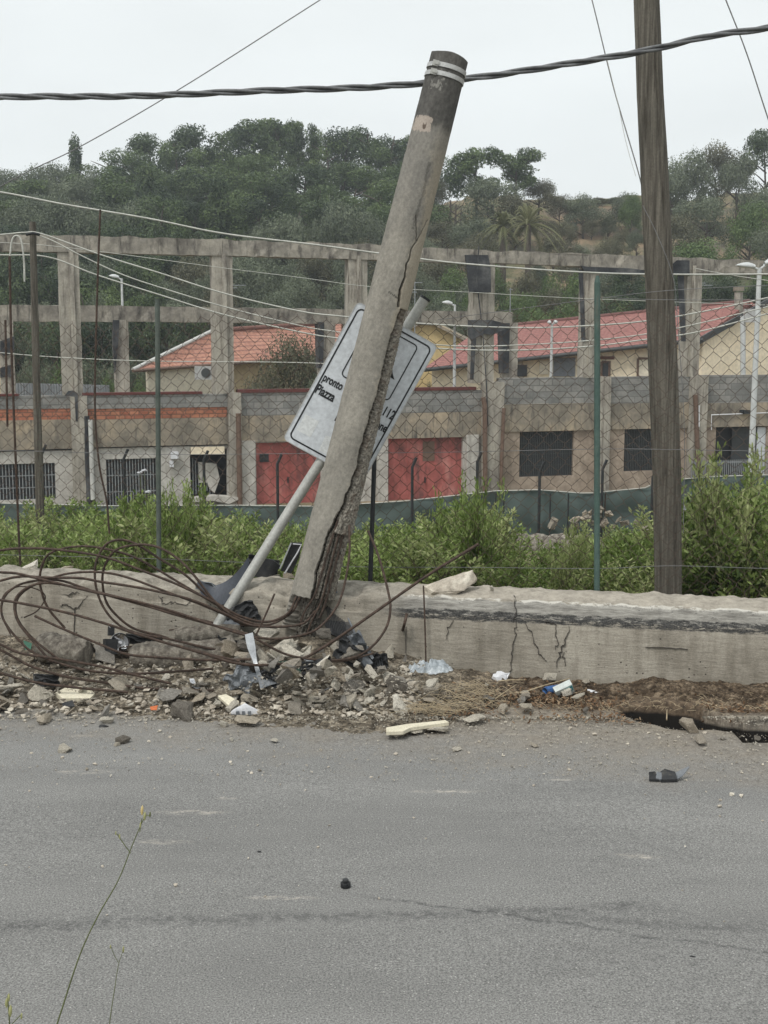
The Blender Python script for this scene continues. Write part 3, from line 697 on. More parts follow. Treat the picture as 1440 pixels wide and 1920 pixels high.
# ------------------------------------------------------------ road sign on its bent pipe
TLp, TRp, BLp = at(671, 565, 10.86), at(821, 649, 10.86), at(524, 816, 10.86)
sgn = empty('road_sign', at(405, 1176, 10.72))
tag(sgn, 'white rectangular road sign on a tilted pipe, wedged behind the snapped pole', 'road sign')
SX = (TRp - TLp).normalized(); SYd = (BLp - TLp); SYd = (SYd - SX * SYd.dot(SX)).normalized()      # down
SWd = (TRp - TLp).length; SHt = (BLp - TLp).length; SN = SX.cross(SYd)
if SN.y > 0: SN = -SN
PXM = SWd / 168.3
def sg(x, y, o=0.0): return TLp + SX * (x * PXM) + SYd * (y * PXM) + SN * o - sgn.location
def rrect(x0, y0, x1, y1, r, n=6):
    P = []
    for cx, cy, a0 in ((x1 - r, y0 + r, -90), (x1 - r, y1 - r, 0), (x0 + r, y1 - r, 90), (x0 + r, y0 + r, 180)):
        for i in range(n + 1):
            a = R(a0 + 90 * i / n); P.append((cx + r * math.cos(a), cy + r * math.sin(a)))
    return P
SH_ = 289
MB().prism([sg(x, y, -.03) for x, y in rrect(0, 0, 168, SH_, 9)], SN * .03, 0).build('sign_panel', M['sign_white'], sgn, True)
def ring(name, x0, y0, x1, y1, r, w_, o, m):
    A = rrect(x0, y0, x1, y1, r); Bq = rrect(x0 + w_, y0 + w_, x1 - w_, y1 - w_, max(1, r - w_)); n = len(A); mbk = MB()
    mbk.add([sg(x, y, o) for x, y in A] + [sg(x, y, o) for x, y in Bq] + [sg(x, y, o - .0015) for x, y in A] + [sg(x, y, o - .0015) for x, y in Bq],
            [(i, (i + 1) % n, n + (i + 1) % n, n + i) for i in range(n)] + [(i, 2 * n + i, 2 * n + (i + 1) % n, (i + 1) % n) for i in range(n)], 0)
    return mbk.build(name, m, sgn)
ring('panel_rim', -.8, -.8, 168.8, SH_ + .8, 10, 1.6, .003, M['alu'])
ring('border_line', 6.5, 7.5, 161.5, SH_ - 7.5, 11, 2.9, .0022, M['sign_black'])
ring('pictogram_frame', 36, 17, 138, 134, 9, 2.3, .0022, M['sign_black'])
hp = [(48, 112), (52, 100), (68, 96), (80, 70), (90, 60), (104, 68), (114, 74), (118, 82), (128, 93), (114, 92), (104, 98), (112, 112)]
MB().prism([sg(x, y, .0005) for x, y in hp], SN * .0015).build('pictogram', M['sign_black'], sgn, True)
MB().prism([sg(x, y, .0005) for x, y in ((14, 228), (43, 228), (43, 262), (14, 262))], SN * .0012).build('sticker', M['sign_patch'], sgn, True)
MB().prism([sg(x, y, .0005) for x, y in ((66, 245), (84, 240), (88, 276), (68, 276))], SN * .001).build('sticker', M['sign_patch'], sgn, True)
def text(parent, body, org, ax, ay, size, m, xs=1.0, bold=.02, name='lettering', th=.0006):
    cu = bpy.data.curves.new('t', 'FONT'); cu.body = body; cu.size = size; cu.offset = bold * size; cu.extrude = th; cu.resolution_u = 4
    o = bpy.data.objects.new('t', cu); COL.objects.link(o); dg = bpy.context.evaluated_depsgraph_get()
    me = bpy.data.meshes.new_from_object(o.evaluated_get(dg)); bpy.data.objects.remove(o); bpy.data.curves.remove(cu)
    az = ax.cross(ay).normalized()
    for v_ in me.vertices: v_.co = org + ax * (v_.co.x * xs) + ay * v_.co.y + az * v_.co.z
    me.materials.clear(); me.materials.append(m)
    o = bpy.data.objects.new(name, me); COL.objects.link(o); o.parent = parent; return o
for tx, x, y, s_ in (('pronto', 11, 158, 22), ('Piazza', 9, 184, 25), ('112', 137, 160, 25), ('ene', 139, 187, 23), ('P', 66, 212, 25)):
    text(sgn, tx, sg(x, y, .0022), SX, -SYd, s_ * PXM, M['sign_black'], .64, .03)
pA, pB_ = at(403, 1180, 10.5), at(797, 560, 11.0)
PP = [pA, at(436, 1128, 10.6), at(592, 880, 10.9), pB_]
MB().tube([p - sgn.location for p in catmull(PP, 5)], .046, 20).build('support_pipe', M['galv'], sgn)
dq = (pB_ - at(592, 880, 10.92)).normalized()
MB().tube([pB_ - sgn.location - dq * .01, pB_ - sgn.location + dq * .012], .049, 20).build('pipe_cap', M['black_post'], sgn)
for yy in (60, 225, 283):
    MB().box(-.06, .06, -.016, .016, -.02, .02, 0, Matrix.Translation(sg(80 if yy < 280 else 47, yy + (5 if yy > 280 else 0), -.045)) @ Matrix((SX, SN, -SYd)).transposed().to_4x4()).build('clamp', M['pipe_brown'], sgn)

# ------------------------------------------------------------ timber pole
tp = empty('timber_pole', at(1253, 1112, 11.45))
tag(tp, 'thick weathered timber pole standing behind the wall, running out of the top of the photo', 'utility pole')
cl = [(1254, 1190, 53), (1253, 1112, 51), (1251, 900, 52), (1244, 700, 54), (1236, 520, 52), (1226, 300, 49), (1219, 180, 48), (1212, 0, 46), (1200, -300, 44)]
P = [at(x, y, 11.45) for x, y, w_ in cl]; rr = [w_ / 2 / ppm(11.45) for _, _, w_ in cl]
P2 = []; r2 = []
for i in range(len(P) - 1):
    for k in range(30): P2.append(P[i].lerp(P[i + 1], k / 30)); r2.append(lerp(rr[i], rr[i + 1], k / 30))
P2.append(P[-1]); r2.append(rr[-1]); V = []; n = 72
for i, (p, r) in enumerate(zip(P2, r2)):
    for j in range(n):
        a = 2 * math.pi * j / n; zz = p.z
        g = 0
        for a0, w_, d_ in ((-1.25, .07, .02), (-1.95, .05, .014), (-.75, .05, .012), (-2.4, .04, .01), (2.5, .06, .01), (.6, .06, .012)):
            g += d_ * (1 - sm(0, w_ * (.6 + .6 * abs(nz(zz * 1.3, a0))), abs(a - (a0 % (2 * math.pi)) - .12 * fb(zz * .7, a0))))
        q = r + .004 * fb(math.cos(a) * 2, math.sin(a) * 2, zz * .6) + .0025 * nz(a * 9, zz * .8) - g
        V.append(p + Vector((math.cos(a) * q, math.sin(a) * q, 0)) - tp.location)
mb = MB(); mb.add(V, [(i * n + j, i * n + (j + 1) % n, (i + 1) * n + (j + 1) % n, (i + 1) * n + j) for i in range(len(P2) - 1) for j in range(n)], 0, True)
mb.build('trunk', M['wood'], tp)
w_ = [at(1205, 385, 11.3), at(1232, 440, 11.28), at(1262, 520, 11.28), at(1270, 600, 11.28), at(1283, 800, 11.3), at(1281, 1000, 11.3)]
MB().tube([p - tp.location for p in catmull(w_, 6)], .0035, 5).build('stapled_wire', M['wire_grey'], tp)

# ------------------------------------------------------------ overhead cables
def cable(name, pts, r, m, label, group=None, cat='cable', n=6, smooth=10):
    P = catmull([at(x, y, Y) for x, y, Y in pts], smooth)
    o = MB().tube(P, r, n).build(name, M[m]); return tag(o, label, cat, group)
P = catmull([at(x, y, 11.05) for x, y in ((-700, 215), (-300, 192), (0, 182), (250, 180), (500, 170), (700, 163), (870, 148), (1000, 130), (1200, 97), (1330, 68), (1440, 52), (1700, 5), (2200, -120))], 60)
tw = empty('twisted_cable', P[len(P) // 2]); tag(tw, 'thick dark twisted overhead cable sagging across the sky past both poles', 'cable')
for k in range(3):
    Q = []; L = 0
    for i, p in enumerate(P):
        if i: L += (p - P[i - 1]).length
        a = 2 * math.pi * (L / 1.12 + k / 3); rr_ = .0172 + .002 * nz(L, k)
        Q.append(p + Vector((0, math.cos(a) * rr_, math.sin(a) * rr_)) - tw.location)
    MB().tube(Q, .0138, 10).build('strand', M['cable'], tw)
cable('thin_cable', [(-300, 535, 13), (0, 350, 13), (150, 275, 13), (340, 165, 13), (600, 0, 13), (900, -190, 13)], .0055, 'wire_grey', 'thin straight cable climbing from the left treeline to the top of the photo')
cable('thin_cable', [(1070, -150, 12.4), (1110, 0, 12.2), (1152, 170, 12), (1200, 335, 11.65), (1205, 385, 11.6)], .0058, 'wire_grey', 'thin grey cable dropping steeply to the timber pole from the left')
cable('frayed_string', [(1138, 110, 12), (1160, 200, 11.9), (1170, 250, 11.9), (1180, 290, 11.85), (1192, 330, 11.7)], .0025, 'wire_pale', 'pale wavy string hanging beside the steep cable at the timber pole', cat='string')
cable('thin_cable', [(1310, -130, 12), (1361, 0, 12), (1400, 100, 12), (1440, 222, 12), (1520, 460, 12)], .006, 'wire_grey', 'thin steep cable in the sky at the top right corner')
cable('pale_cable', [(-250, 320, 15), (0, 360, 15), (120, 383, 15), (280, 410, 15), (420, 438, 15), (600, 460, 15), (800, 487, 15), (900, 497, 15), (1050, 508, 15), (1200, 514, 15), (1440, 514, 15), (1700, 508, 15)], .0105, 'wire_pale', 'pale cable crossing the whole photo just above the concrete frame')
cable('pale_cable', [(-200, 455, 15.4), (0, 440, 15.6), (45, 436, 15.6), (80, 439, 15.6), (190, 478, 15.6), (300, 512, 15.6), (420, 550, 15.6), (560, 583, 15.6), (640, 593, 15.6), (780, 606, 15.6), (950, 614, 15.6), (1080, 612, 15.6), (1240, 598, 15.6), (1440, 558, 15.6), (1650, 505, 15.6)], .009, 'wire_pale', 'uppermost of the three pale cables fanning from the thin timber post on the left')
cable('pale_cable', [(62, 438, 15.8), (100, 452, 15.8), (150, 478, 15.8), (230, 515, 15.8), (320, 545, 15.8), (420, 575, 15.8), (560, 610, 15.8), (630, 622, 15.8), (800, 645, 15.8), (950, 648, 15.8), (1200, 628, 15.8), (1440, 575, 15.8), (1650, 520, 15.8)], .0075, 'wire_pale', 'middle of the three pale cables fanning from the thin timber post on the left')
cable('pale_cable', [(-200, 474, 16), (0, 478, 16), (90, 482, 16), (180, 515, 16), (300, 553, 16), (420, 590, 16), (560, 622, 16), (640, 635, 16), (800, 652, 16), (950, 657, 16), (1100, 650, 16), (1215, 636, 16), (1310, 622, 16), (1440, 588, 16), (1650, 530, 16)], .009, 'wire_pale', 'lowest of the three pale cables fanning from the thin timber post on the left')
cable('thin_cable', [(-100, 450, 17), (60, 458, 17), (190, 472, 17), (400, 500, 17), (560, 520, 17), (700, 538, 17), (880, 548, 17), (1100, 560, 17), (1440, 572, 17), (1600, 575, 17)], .004, 'wire_pale', 'hair-thin pale wire running between the two tiers of the concrete frame')
cable('thin_cable', [(1302, 503, 30), (1360, 514, 30), (1440, 526, 30), (1600, 548, 30)], .009, 'wire_pale', 'short pale wire starting at the black wrapped column right of the timber pole')
cable('thin_cable', [(-60, 655, 22), (30, 664, 22), (130, 671, 22), (280, 677, 22), (560, 680, 22), (760, 690, 22)], .008, 'wire_pale', 'thin pale wire at the height of the left house eave')
cable('hanging_loop', [(18, 535, 15.5), (19, 480, 15.5), (23, 450, 15.5), (31, 442, 15.5), (40, 452, 15.5), (45, 490, 15.5), (46, 528, 15.5)], .012, 'wire_pale', 'pale cable end hanging in an upturned loop at the far left')

up = empty('timber_post', at(75, 955, 15.7)); tag(up, 'thin dark timber post on the left carrying the pale cables', 'utility pole')
MB().tube([at(78, 1090, 15.7) - up.location, at(75, 955, 15.7) - up.location, at(68, 700, 15.7) - up.location, at(61, 416, 15.7) - up.location], [.058, .054, .048, .04], 14).build('post', M['wood'], up)
MB().tube([at(50, 440, 15.6) - up.location, at(62, 437, 15.55) - up.location, at(74, 440, 15.6) - up.location], .018, 8).build('cable_clamp', M['black_post'], up)

# ------------------------------------------------------------ chain-link fence
FU = .95
def fpt(px, py, u=FU):
    d = ray(px, py); o = Vector((0, 0, CAMZ)); t = (LW + WN * u - o).dot(WN) / d.dot(WN); return o + d * t
fence = empty('chain_link_fence', wp(WLEN / 2, FU, .3), 0)
tag(fence, 'rusty sagging chain-link fence rising behind the roadside wall', 'fence')
def ftop(px):
    return interp(px, [-200, 0, 200, 300, 380, 440, 560, 640, 820, 900, 1000, 1120, 1240, 1440, 1600], [590, 600, 610, 612, 590, 578, 590, 606, 580, 592, 575, 555, 582, 560, 560])
fo = wp(0, FU, 0); fl_ = fence.location.copy()
cw, ch = .131, .079
s0, s1 = -1.6, WLEN + 1.6; ncol = int((s1 - s0) / (cw / 2)); nrw = 44
def node(i, j):
    s_ = s0 + i * cw / 2; p = wp(s_, FU, 0)
    pxx = 720 + F * p.x / p.y; zt = fpt(pxx, ftop(pxx)).z; z = zt - j * ch
    sag = .03 * fb(s_ * 1.1, j * .12, 3); z += sag; s_ += .018 * fb(s_ * 1.7, j * .2, 8) + .05 * sm(.2, 1, fb(s_ * .5, j * .05, 9)) * 1
    return wp(s_, FU + .03 * fb(s_ * .8, j * .15, 5), z) - fl_
mb = MB()
rng = random.Random(4)
for i in range(0, ncol):
    # each wire zigzags between column i and i+1
    pts = []
    for j in range(nrw):
        a = node(i + (j + i) % 2, j)
        pts += [a + Vector((0, .002, .011)), a + Vector((0, -.002, -.011))]
    mb.tube(pts, .0027, 3, smooth=False, caps=False)
mb.build('mesh', M['fence_wire'], fence)
def post(px0, y0, px1, y1, r, m, u=FU - .04, n=10):
    a = fpt(px0, y0, u); a.z -= .6; bq = fpt(px1, y1, u)
    MB().tube([a - fl_, bq - fl_], r, n).build('post', M[m], fence)
    return a, bq
post(296, 1085, 295, 560, .024, 'olive_post'); post(1122, 1103, 1120, 530, .026, 'green_post', .62)
post(690, 1090, 703, 830, .022, 'black_post', .64)
a = fpt(1120, 530, .62); MB().tube([a - fl_, a - fl_ + Vector((0, 0, .06))], [.026, .012], 10).build('post_cap', M['green_post'], fence)
for ys in ([(-300, 1030), (0, 1040), (300, 1048), (640, 1062), (900, 1064), (1120, 1066), (1260, 1061), (1440, 1066), (1700, 1070)],
           [(-300, 850), (0, 845), (300, 852), (600, 850), (830, 848), (1120, 842), (1260, 843), (1440, 846), (1700, 848)],
           [(820, 600), (980, 578), (1120, 560), (1250, 545), (1440, 535), (1600, 530)],
           [(1130, 558), (1240, 562), (1440, 562), (1600, 560)]):
    MB().tube([p - fl_ for p in catmull([fpt(x, y, FU - .02) for x, y in ys], 8)], .0026, 4).build('strand_wire', M['wire_grey'], fence)
def rod(pts, Ys, r, label, name='rusty_rod', m='rust'):
    P = catmull([at(x, y, Y) for (x, y), Y in zip(pts, Ys)], 8); o = MB().tube([p - P[0] for p in P], r, 8).build(name, M[m]); o.location = P[0]
    return tag(o, label, 'metal rod')
rod([(205, 1000), (200, 940), (186, 870), (178, 760), (182, 560), (188, 393)], [12.1] * 6, .010, 'tall bent rusty rod left of the grey-green fence post')
rod([(38, 1060), (33, 950), (27, 800), (21, 640), (18, 480)], [12.1] * 5, .012, 'tall straight rusty rod close to the left edge of the photo')
rod([(14, 800), (12, 700), (10, 600)], [12.6] * 3, .012, 'short dark rod at the extreme left edge')
rod([(742, 1243), (748, 1205), (757, 1175), (763, 1150)], [gr(742, 1243, .02).y, gr(742, 1243, .02).y + .05, Yw(.2) - .04, Yw(.2) - .03], .013, 'thick flaking rusty rod leaning on the wall right of the pole')
rod([(799, 1259), (797, 1180), (794, 1098)], [Yw(.35) - .06, Yw(.35) - .03, Yw(.35) + .02], .007, 'slim rusty rod standing upright against the wall')

# ------------------------------------------------------------ the unfinished concrete building
BA = Vector((0, 42.0, 0)); BD = Vector((1, .3, 0)).normalized(); BN = Vector((-BD.y, BD.x, 0))
def bq(px, py, u=0.0):      # pixel -> (s, z) on the plane u behind the facade
    d = ray(px, py); o = Vector((0, 0, CAMZ)); t = (BA + BN * u - o).dot(BN) / d.dot(BN); q = o + d * t
    return (q - BA).dot(BD), q.z
bld = empty('unfinished_building', BA, math.atan2(BD.y, BD.x))
tag(bld, 'long unfinished concrete building of garages topped by a bare two-tier column frame', 'building')
def bbox(name, x0, x1, y0, y1, u0, u1, m, parent=bld, pyref=None, bevel=True):
    """box from photo pixels (top y0, bottom y1) at facade depth u0..u1"""
    ym = (y0 + y1) / 2; a, zt = bq(x0, y0, u0); b_, _ = bq(x1, y0, u0); xm = (x0 + x1) / 2
    sa = bq(x0, ym, u0)[0]; sb = bq(x1, ym, u0)[0]; zt = bq(xm, y0, u0)[1]; zb = bq(xm, y1, u0)[1]
    return MB().box(sa, sb, u0, u1, zb, zt).build(name, M[m], parent)
def rough_bar(name, a, b_, hw, hh, m, parent=bld, seed=0, step=.25, amp=.02):
    """beam or column with chipped, wavy edges along a->b (building-local)"""
    a, b_ = Vector(a), Vector(b_); L = (b_ - a).length; n = max(2, int(L / step)); ax = (b_ - a).normalized()
    vert = abs(ax.z) > .7
    e1 = Vector((1, 0, 0)) if vert else Vector((0, 0, 1)); e2 = Vector((0, 1, 0))
    V = []
    for i in range(n + 1):
        c = a + ax * (L * i / n)
        for k, (p, q) in enumerate(((-1, -1), (0, -1.0), (1, -1), (1, 1), (-1, 1))):
            j1 = amp * nz(i * .9, k * 3.1, seed); j2 = amp * nz(i * .9, k * 5.1, seed + 9)
            V.append(c + e1 * (p * hh + j1) + e2 * (q * hw + j2))
    mbk = MB(); mbk.add(V, [(i * 5 + k, i * 5 + (k + 1) % 5, (i + 1) * 5 + (k + 1) % 5, (i + 1) * 5 + k) for i in range(n) for k in range(5)] + [(4, 3, 2, 1, 0), tuple(n * 5 + k for k in range(5))])
    return mbk.build(name, M[m], parent, True)
# ground storey, left part
ZB = -3.0
def wseg(x0, x1, y0, u0=0.0, m='conc_wall_far', y1=None, u1=.35, name='wall'):
    sa = bq(x0, 850, u0)[0]; sb = bq(x1, 850, u0)[0]; zt = bq((x0 + x1) / 2, y0, u0)[1]
    zb = ZB if y1 is None else bq((x0 + x1) / 2, y1, u0)[1]
    return MB().box(sa, sb, u0, u1, zb, zt).build(name, M[m], bld)
Lx = -180
S_ = lambda px, py=850, u=0.0: bq(px, py, u)[0]
Z_ = lambda px, py, u=0.0: bq(px, py, u)[1]
def wall_with_holes(x0, x1, ytop, holes, m, u0=.0, u1=.3, name='wall'):
    """facade piece from x0..x1 (px) below ytop; holes are px rects (xa, xb, ya, yb)"""
    xm = (x0 + x1) / 2; zt = Z_(xm, ytop, u0); mbk = MB(); xs = x0
    for xa, xb, ya, yb in sorted(holes):
        if xa > xs: mbk.box(S_(xs, 850, u0), S_(xa, 850, u0), u0, u1, ZB, zt)
        za, zb = Z_((xa + xb) / 2, ya, u0), Z_((xa + xb) / 2, yb, u0)
        if zt - za > .01: mbk.box(S_(xa, 850, u0), S_(xb, 850, u0), u0, u1, za, zt)
        if zb > ZB: mbk.box(S_(xa, 850, u0), S_(xb, 850, u0), u0, u1, ZB, zb)
        xs = xb
    if xs < x1: mbk.box(S_(xs, 850, u0), S_(x1, 850, u0), u0, u1, ZB, zt)
    return mbk.build(name, M[m], bld)
wall_with_holes(Lx, 137, 848, [(-60, 102, 870, 938)], 'plaster_white', .06)
wall_with_holes(176, 428, 838, [(198, 292, 860, 952), (356, 426, 842, 940)], 'plaster_white', .06)
wall_with_holes(455, 905, 824, [(480, 602, 829, 949), (728, 868, 821, 940)], 'plaster_white', .05)
wall_with_holes(943, 1118, 808, [(974, 1075, 809, 893)], 'plaster_pink', .06)
wall_with_holes(1136, 1302, 803, [(1170, 1228, 804, 883)], 'plaster_pink', .06)
wall_with_holes(1318, 1720, 797, [(1341, 1436, 799, 930)], 'plaster_pink', .06)
# lintel bands
def band(x0, x1, ya, yb, m, u0, u1=.4, name='lintel'):
    xm = (x0 + x1) / 2; return MB().box(S_(x0, 850, u0), S_(x1, 850, u0), u0, u1, Z_(xm, yb, u0), Z_(xm, ya, u0)).build(name, M[m], bld)
band(Lx, 135, 789, 845, 'conc_wall_far', -.03); band(165, 428, 785, 836, 'conc_wall_far', -.03)
band(452, 902, 776, 824, 'conc_wall_far', -.02); band(940, 1303, 757, 806, 'conc_wall_far', -.03); band(1316, 1720, 753, 797, 'conc_wall_far', -.03)
band(Lx, 143, 768, 789, 'brick', .0, name='brick_band'); band(160, 427, 765, 785, 'brick', .0, name='brick_band')
band(Lx, 143, 743, 768, 'block', -.02, .25, 'parapet'); band(143, 430, 740, 765, 'block', -.02, .25, 'parapet'); band(438, 902, 734, 776, 'block', -.02, .25, 'parapet')
band(934, 1118, 708, 757, 'block', -.0, .25, 'parapet'); band(1124, 1288, 706, 757, 'block', -.0, .25, 'parapet'); band(1306, 1720, 702, 753, 'block', .0, .25, 'parapet')
band(Lx, 40, 740, 744, 'maroon', -.06, .3, 'flashing'); band(158, 382, 735.5, 740, 'maroon', -.06, .3, 'flashing'); band(448, 892, 728, 734, 'maroon', -.06, .3, 'flashing')
# pilasters under the columns
for x0, x1, yt in ((135, 166, 742), (428, 452, 736), (902, 940, 716), (1116, 1138, 706), (1288, 1318, 705)):
    xm = (x0 + x1) / 2; rough_bar('pilaster', (S_(xm), -.05, ZB), (S_(xm), -.05, Z_(xm, yt)), .16, (S_(x1) - S_(x0)) / 2, 'conc_col', seed=x0)
rough_bar('pilaster', (S_(465), .0, ZB), (S_(465), .0, Z_(465, 826)), .12, .22, 'plaster_white', seed=3)
rough_bar('pilaster', (S_(716), .0, ZB), (S_(716), .0, Z_(716, 822)), .12, .18, 'plaster_white', seed=4)
rough_bar('pilaster', (S_(884), .0, ZB), (S_(884), .0, Z_(884, 815)), .12, .22, 'plaster_white', seed=5)
# back, floor slab and dark inside
sL, sR = S_(Lx), S_(1720)
MB().box(sL, sR, 5.6, 5.9, ZB, Z_(720, 790, 0)).build('wall', M['conc_wall_far'], bld)
MB().box(sL, sR, .32, 5.6, Z_(720, 795), Z_(720, 786)).build('slab', M['conc_wall_far'], bld)
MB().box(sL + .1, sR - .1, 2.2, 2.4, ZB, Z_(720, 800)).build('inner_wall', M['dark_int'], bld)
# upper frame: columns and beams
def pcol(x0, x1, yt, yb, u, m='conc_col', name='column', seed=0, depth=.25):
    xt = (x0 + x1) / 2; st = bq(xt, (yt + yb) / 2, u)[0]; w2 = (bq(x1, (yt + yb) / 2, u)[0] - bq(x0, (yt + yb) / 2, u)[0]) / 2
    return rough_bar(name, (st, u, bq(xt, yb, u)[1]), (st, u, bq(xt, yt, u)[1]), depth, w2, m, seed=seed, amp=.025)
COLS = [(-170, -130, 440, 745), (112, 151, 470, 742), (397, 435, 474, 738), (650, 685, 480, 738), (882, 922, 484, 718), (1090, 1116, 496, 708), (1280, 1307, 498, 706), (1455, 1480, 505, 704)]
for k, (a, b_, yt, yb) in enumerate(COLS):
    c_ = pcol(a, b_, yt, yb, .25, seed=k * 7)
    # a shallow second rib gives each column its moulded face
    xm = (a + b_) / 2; sc = bq(xm, 600, .0)[0]
    rough_bar('column_rib', (sc + .09, -.02, bq(xm, yb, 0)[1]), (sc + .09, -.02, bq(xm, yt, 0)[1]), .06, .07, 'conc_col', c_, seed=k + 50)
BX = [(-200, 440, 470), (132, 444, 474), (415, 452, 480), (667, 460, 487), (900, 472, 493), (1101, 478, 503), (1292, 486, 511), (1700, 502, 524)]
for k in range(len(BX) - 1):
    (xa, ya, yb), (xc, yc, yd) = BX[k], BX[k + 1]
    a = bq(xa, (ya + yb) / 2, .2); c_ = bq(xc, (yc + yd) / 2, .2); hh = (bq(xa, ya, .2)[1] - bq(xa, yb, .2)[1]) / 2
    rough_bar('beam', (a[0] + .005, .2, a[1]), (c_[0] - .005, .2, c_[1]), .24, hh, 'conc_beam', seed=k * 3, amp=.03)
# chipped ragged rim on top of the beam
mbk = MB(); V = []; n_ = 420
for k in range(n_ + 1):
    xx = -190 + 1880 * k / n_; yt = interp(xx, [b_[0] for b_ in BX], [b_[1] for b_ in BX]); s_, z_ = bq(xx, yt, .2); hh = max(.0, .03 + .07 * nz(k * .13, 2) + .02 * nz(k * .9, 5))
    V += [(s_, -.03, z_ - .02), (s_, -.03, z_ + hh), (s_, .43, z_ + hh * .7), (s_, .43, z_ - .02)]
mbk.add(V, [(4 * k + q, 4 * k + 4 + q, 4 * k + 5 + q, 4 * k + 1 + q) for k in range(n_) for q in range(3)])
mbk.build('chipped_rim', M['conc_beam'], bld)
# second, lower tier behind
U2 = 4.6
for k, (a, b_, yt, yb) in enumerate([(0, 27, 600, 745), (214, 241, 600, 745), (597, 626, 605, 745), (943, 966, 605, 715), (-330, -300, 600, 745)]):
    pcol(a, b_, yt, yb, U2, seed=90 + k)
B2 = [(-300, 570, 602), (14, 572, 603), (228, 574, 603), (612, 580, 607), (957, 586, 610)]
for k in range(len(B2) - 1):
    (xa, ya, yb), (xc, yc, yd) = B2[k], B2[k + 1]; a = bq(xa, (ya + yb) / 2, U2); c_ = bq(xc, (yc + yd) / 2, U2); hh = (bq(xa, ya, U2)[1] - bq(xa, yb, U2)[1]) / 2
    rough_bar('beam', (a[0] + .005, U2, a[1]), (c_[0] - .005, U2, c_[1]), .22, hh, 'conc_beam', seed=60 + k * 3, amp=.04)
# black bitumen wraps
def wrap(poly, u, m='tar', th=.05, name='bitumen_wrap'):
    P = [];
    for x, y in poly: s_, z_ = bq(x, y, u); P.append(Vector((s_, u, z_)))
    return MB().prism(P, (0, th, 0)).build(name, M[m], bld, True)
wrap([(872, 478), (915, 478), (920, 500), (921, 548), (880, 549), (876, 505)], -.18)
wrap([(878, 600), (922, 600), (945, 606), (946, 618), (924, 628), (908, 626), (893, 634), (888, 712), (882, 712), (884, 640), (878, 628)], -.18)
wrap([(941, 606), (956, 606), (954, 700), (944, 700)], U2 - .35, th=.5); wrap([(1270, 488), (1293, 488), (1293, 518), (1280, 512), (1262, 514), (1250, 505)], -.16)
wrap([(1089, 498), (1100, 500), (1180, 503), (1250, 512), (1262, 516), (1180, 514), (1096, 508)], -.14)
wrap([(212, 600), (224, 600), (222, 640), (216, 700), (212, 650)], U2 - .35, th=.5); wrap([(596, 604), (608, 604), (606, 690), (598, 690)], U2 - .35, th=.5)
wrap([(1271, 512), (1282, 512), (1286, 640), (1278, 640)], -.05)
wrap([(1086, 505), (1093, 505), (1098, 640), (1091, 640)], -.03)
wrap([(0, 640), (27, 630), (27, 660), (10, 668), (0, 662)], U2 - .3); wrap([(0, 690), (20, 684), (22, 706), (0, 708)], U2 - .3)
# garage doors, windows, opening
def door(x0, x1, y0, y1):
    u = .2; s0_, s1_ = S_(x0, 850, u), S_(x1, 850, u); zt, zb = Z_((x0 + x1) / 2, y0, u), max(ZB, Z_((x0 + x1) / 2, y1, u)); zb = ZB + .02
    d = MB(); N_ = 4
    for i in range(N_): d.box(lerp(s0_, s1_, i / N_) + .006, lerp(s0_, s1_, (i + 1) / N_) - .006, u, u + .04, zb, zt)
    for i in range(1, N_): d.box(lerp(s0_, s1_, i / N_) - .018, lerp(s0_, s1_, i / N_) + .018, u - .015, u + .03, zb, zt - .01)
    d.box(s0_, s1_, u - .02, u + .03, zt - .05, zt + .0)
    return d.build('garage_door', M['red_paint'], bld), zt, zb, s0_, s1_
d1, *_r = door(480, 602, 829, 949); d2, *_r2 = door(728, 868, 821, 940)
s_, z_ = bq(487, 851, .17); s2, z2 = bq(504, 866, .17); MB().box(s_, s2, .165, .2, z2, z_).build('door_vent', M['dark_int'], d1)
for dd, px in ((d1, 540), (d2, 797)):
    s_, z_ = bq(px, 900, .15); MB().box(s_ - .02, s_ + .02, .13, .19, z_ - .1, z_ + .1).build('handle', M['black_post'], dd)
s_, z_ = bq(793, 828, .16); s2, z2 = bq(815, 864, .16); MB().box(s_, s2, .176, .182, z2, z_).build('dark_patch', M['pipe_brown'], d2)
def barred(x0, x1, y0, y1, nb, mats=('bar_metal', 'dark_int'), u=.12, cross=3, w2=.013):
    s0_, s1_ = S_(x0, 850, u), S_(x1, 850, u); zt, zb = Z_((x0 + x1) / 2, y0, u), max(ZB + .02, Z_((x0 + x1) / 2, y1, u))
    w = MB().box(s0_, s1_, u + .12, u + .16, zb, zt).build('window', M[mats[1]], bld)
    g = MB()
    for i in range(nb + 1): q = lerp(s0_, s1_, i / nb); g.box(q - w2, q + w2, u, u + .02, zb, zt)
    for i in range(cross + 1): q = lerp(zb, zt, i / cross); g.box(s0_, s1_, u + .021, u + .035, q - .015, q + .015)
    g.build('window_bars', M[mats[0]], w); return w
barred(-60, 102, 870, 938, 26); barred(198, 292, 860, 952, 17)
barred(974, 1075, 809, 893, 30, ('dark_bars', 'glass'), cross=4, w2=.01); barred(1170, 1228, 804, 883, 18, ('dark_bars', 'glass'), cross=4, w2=.01)
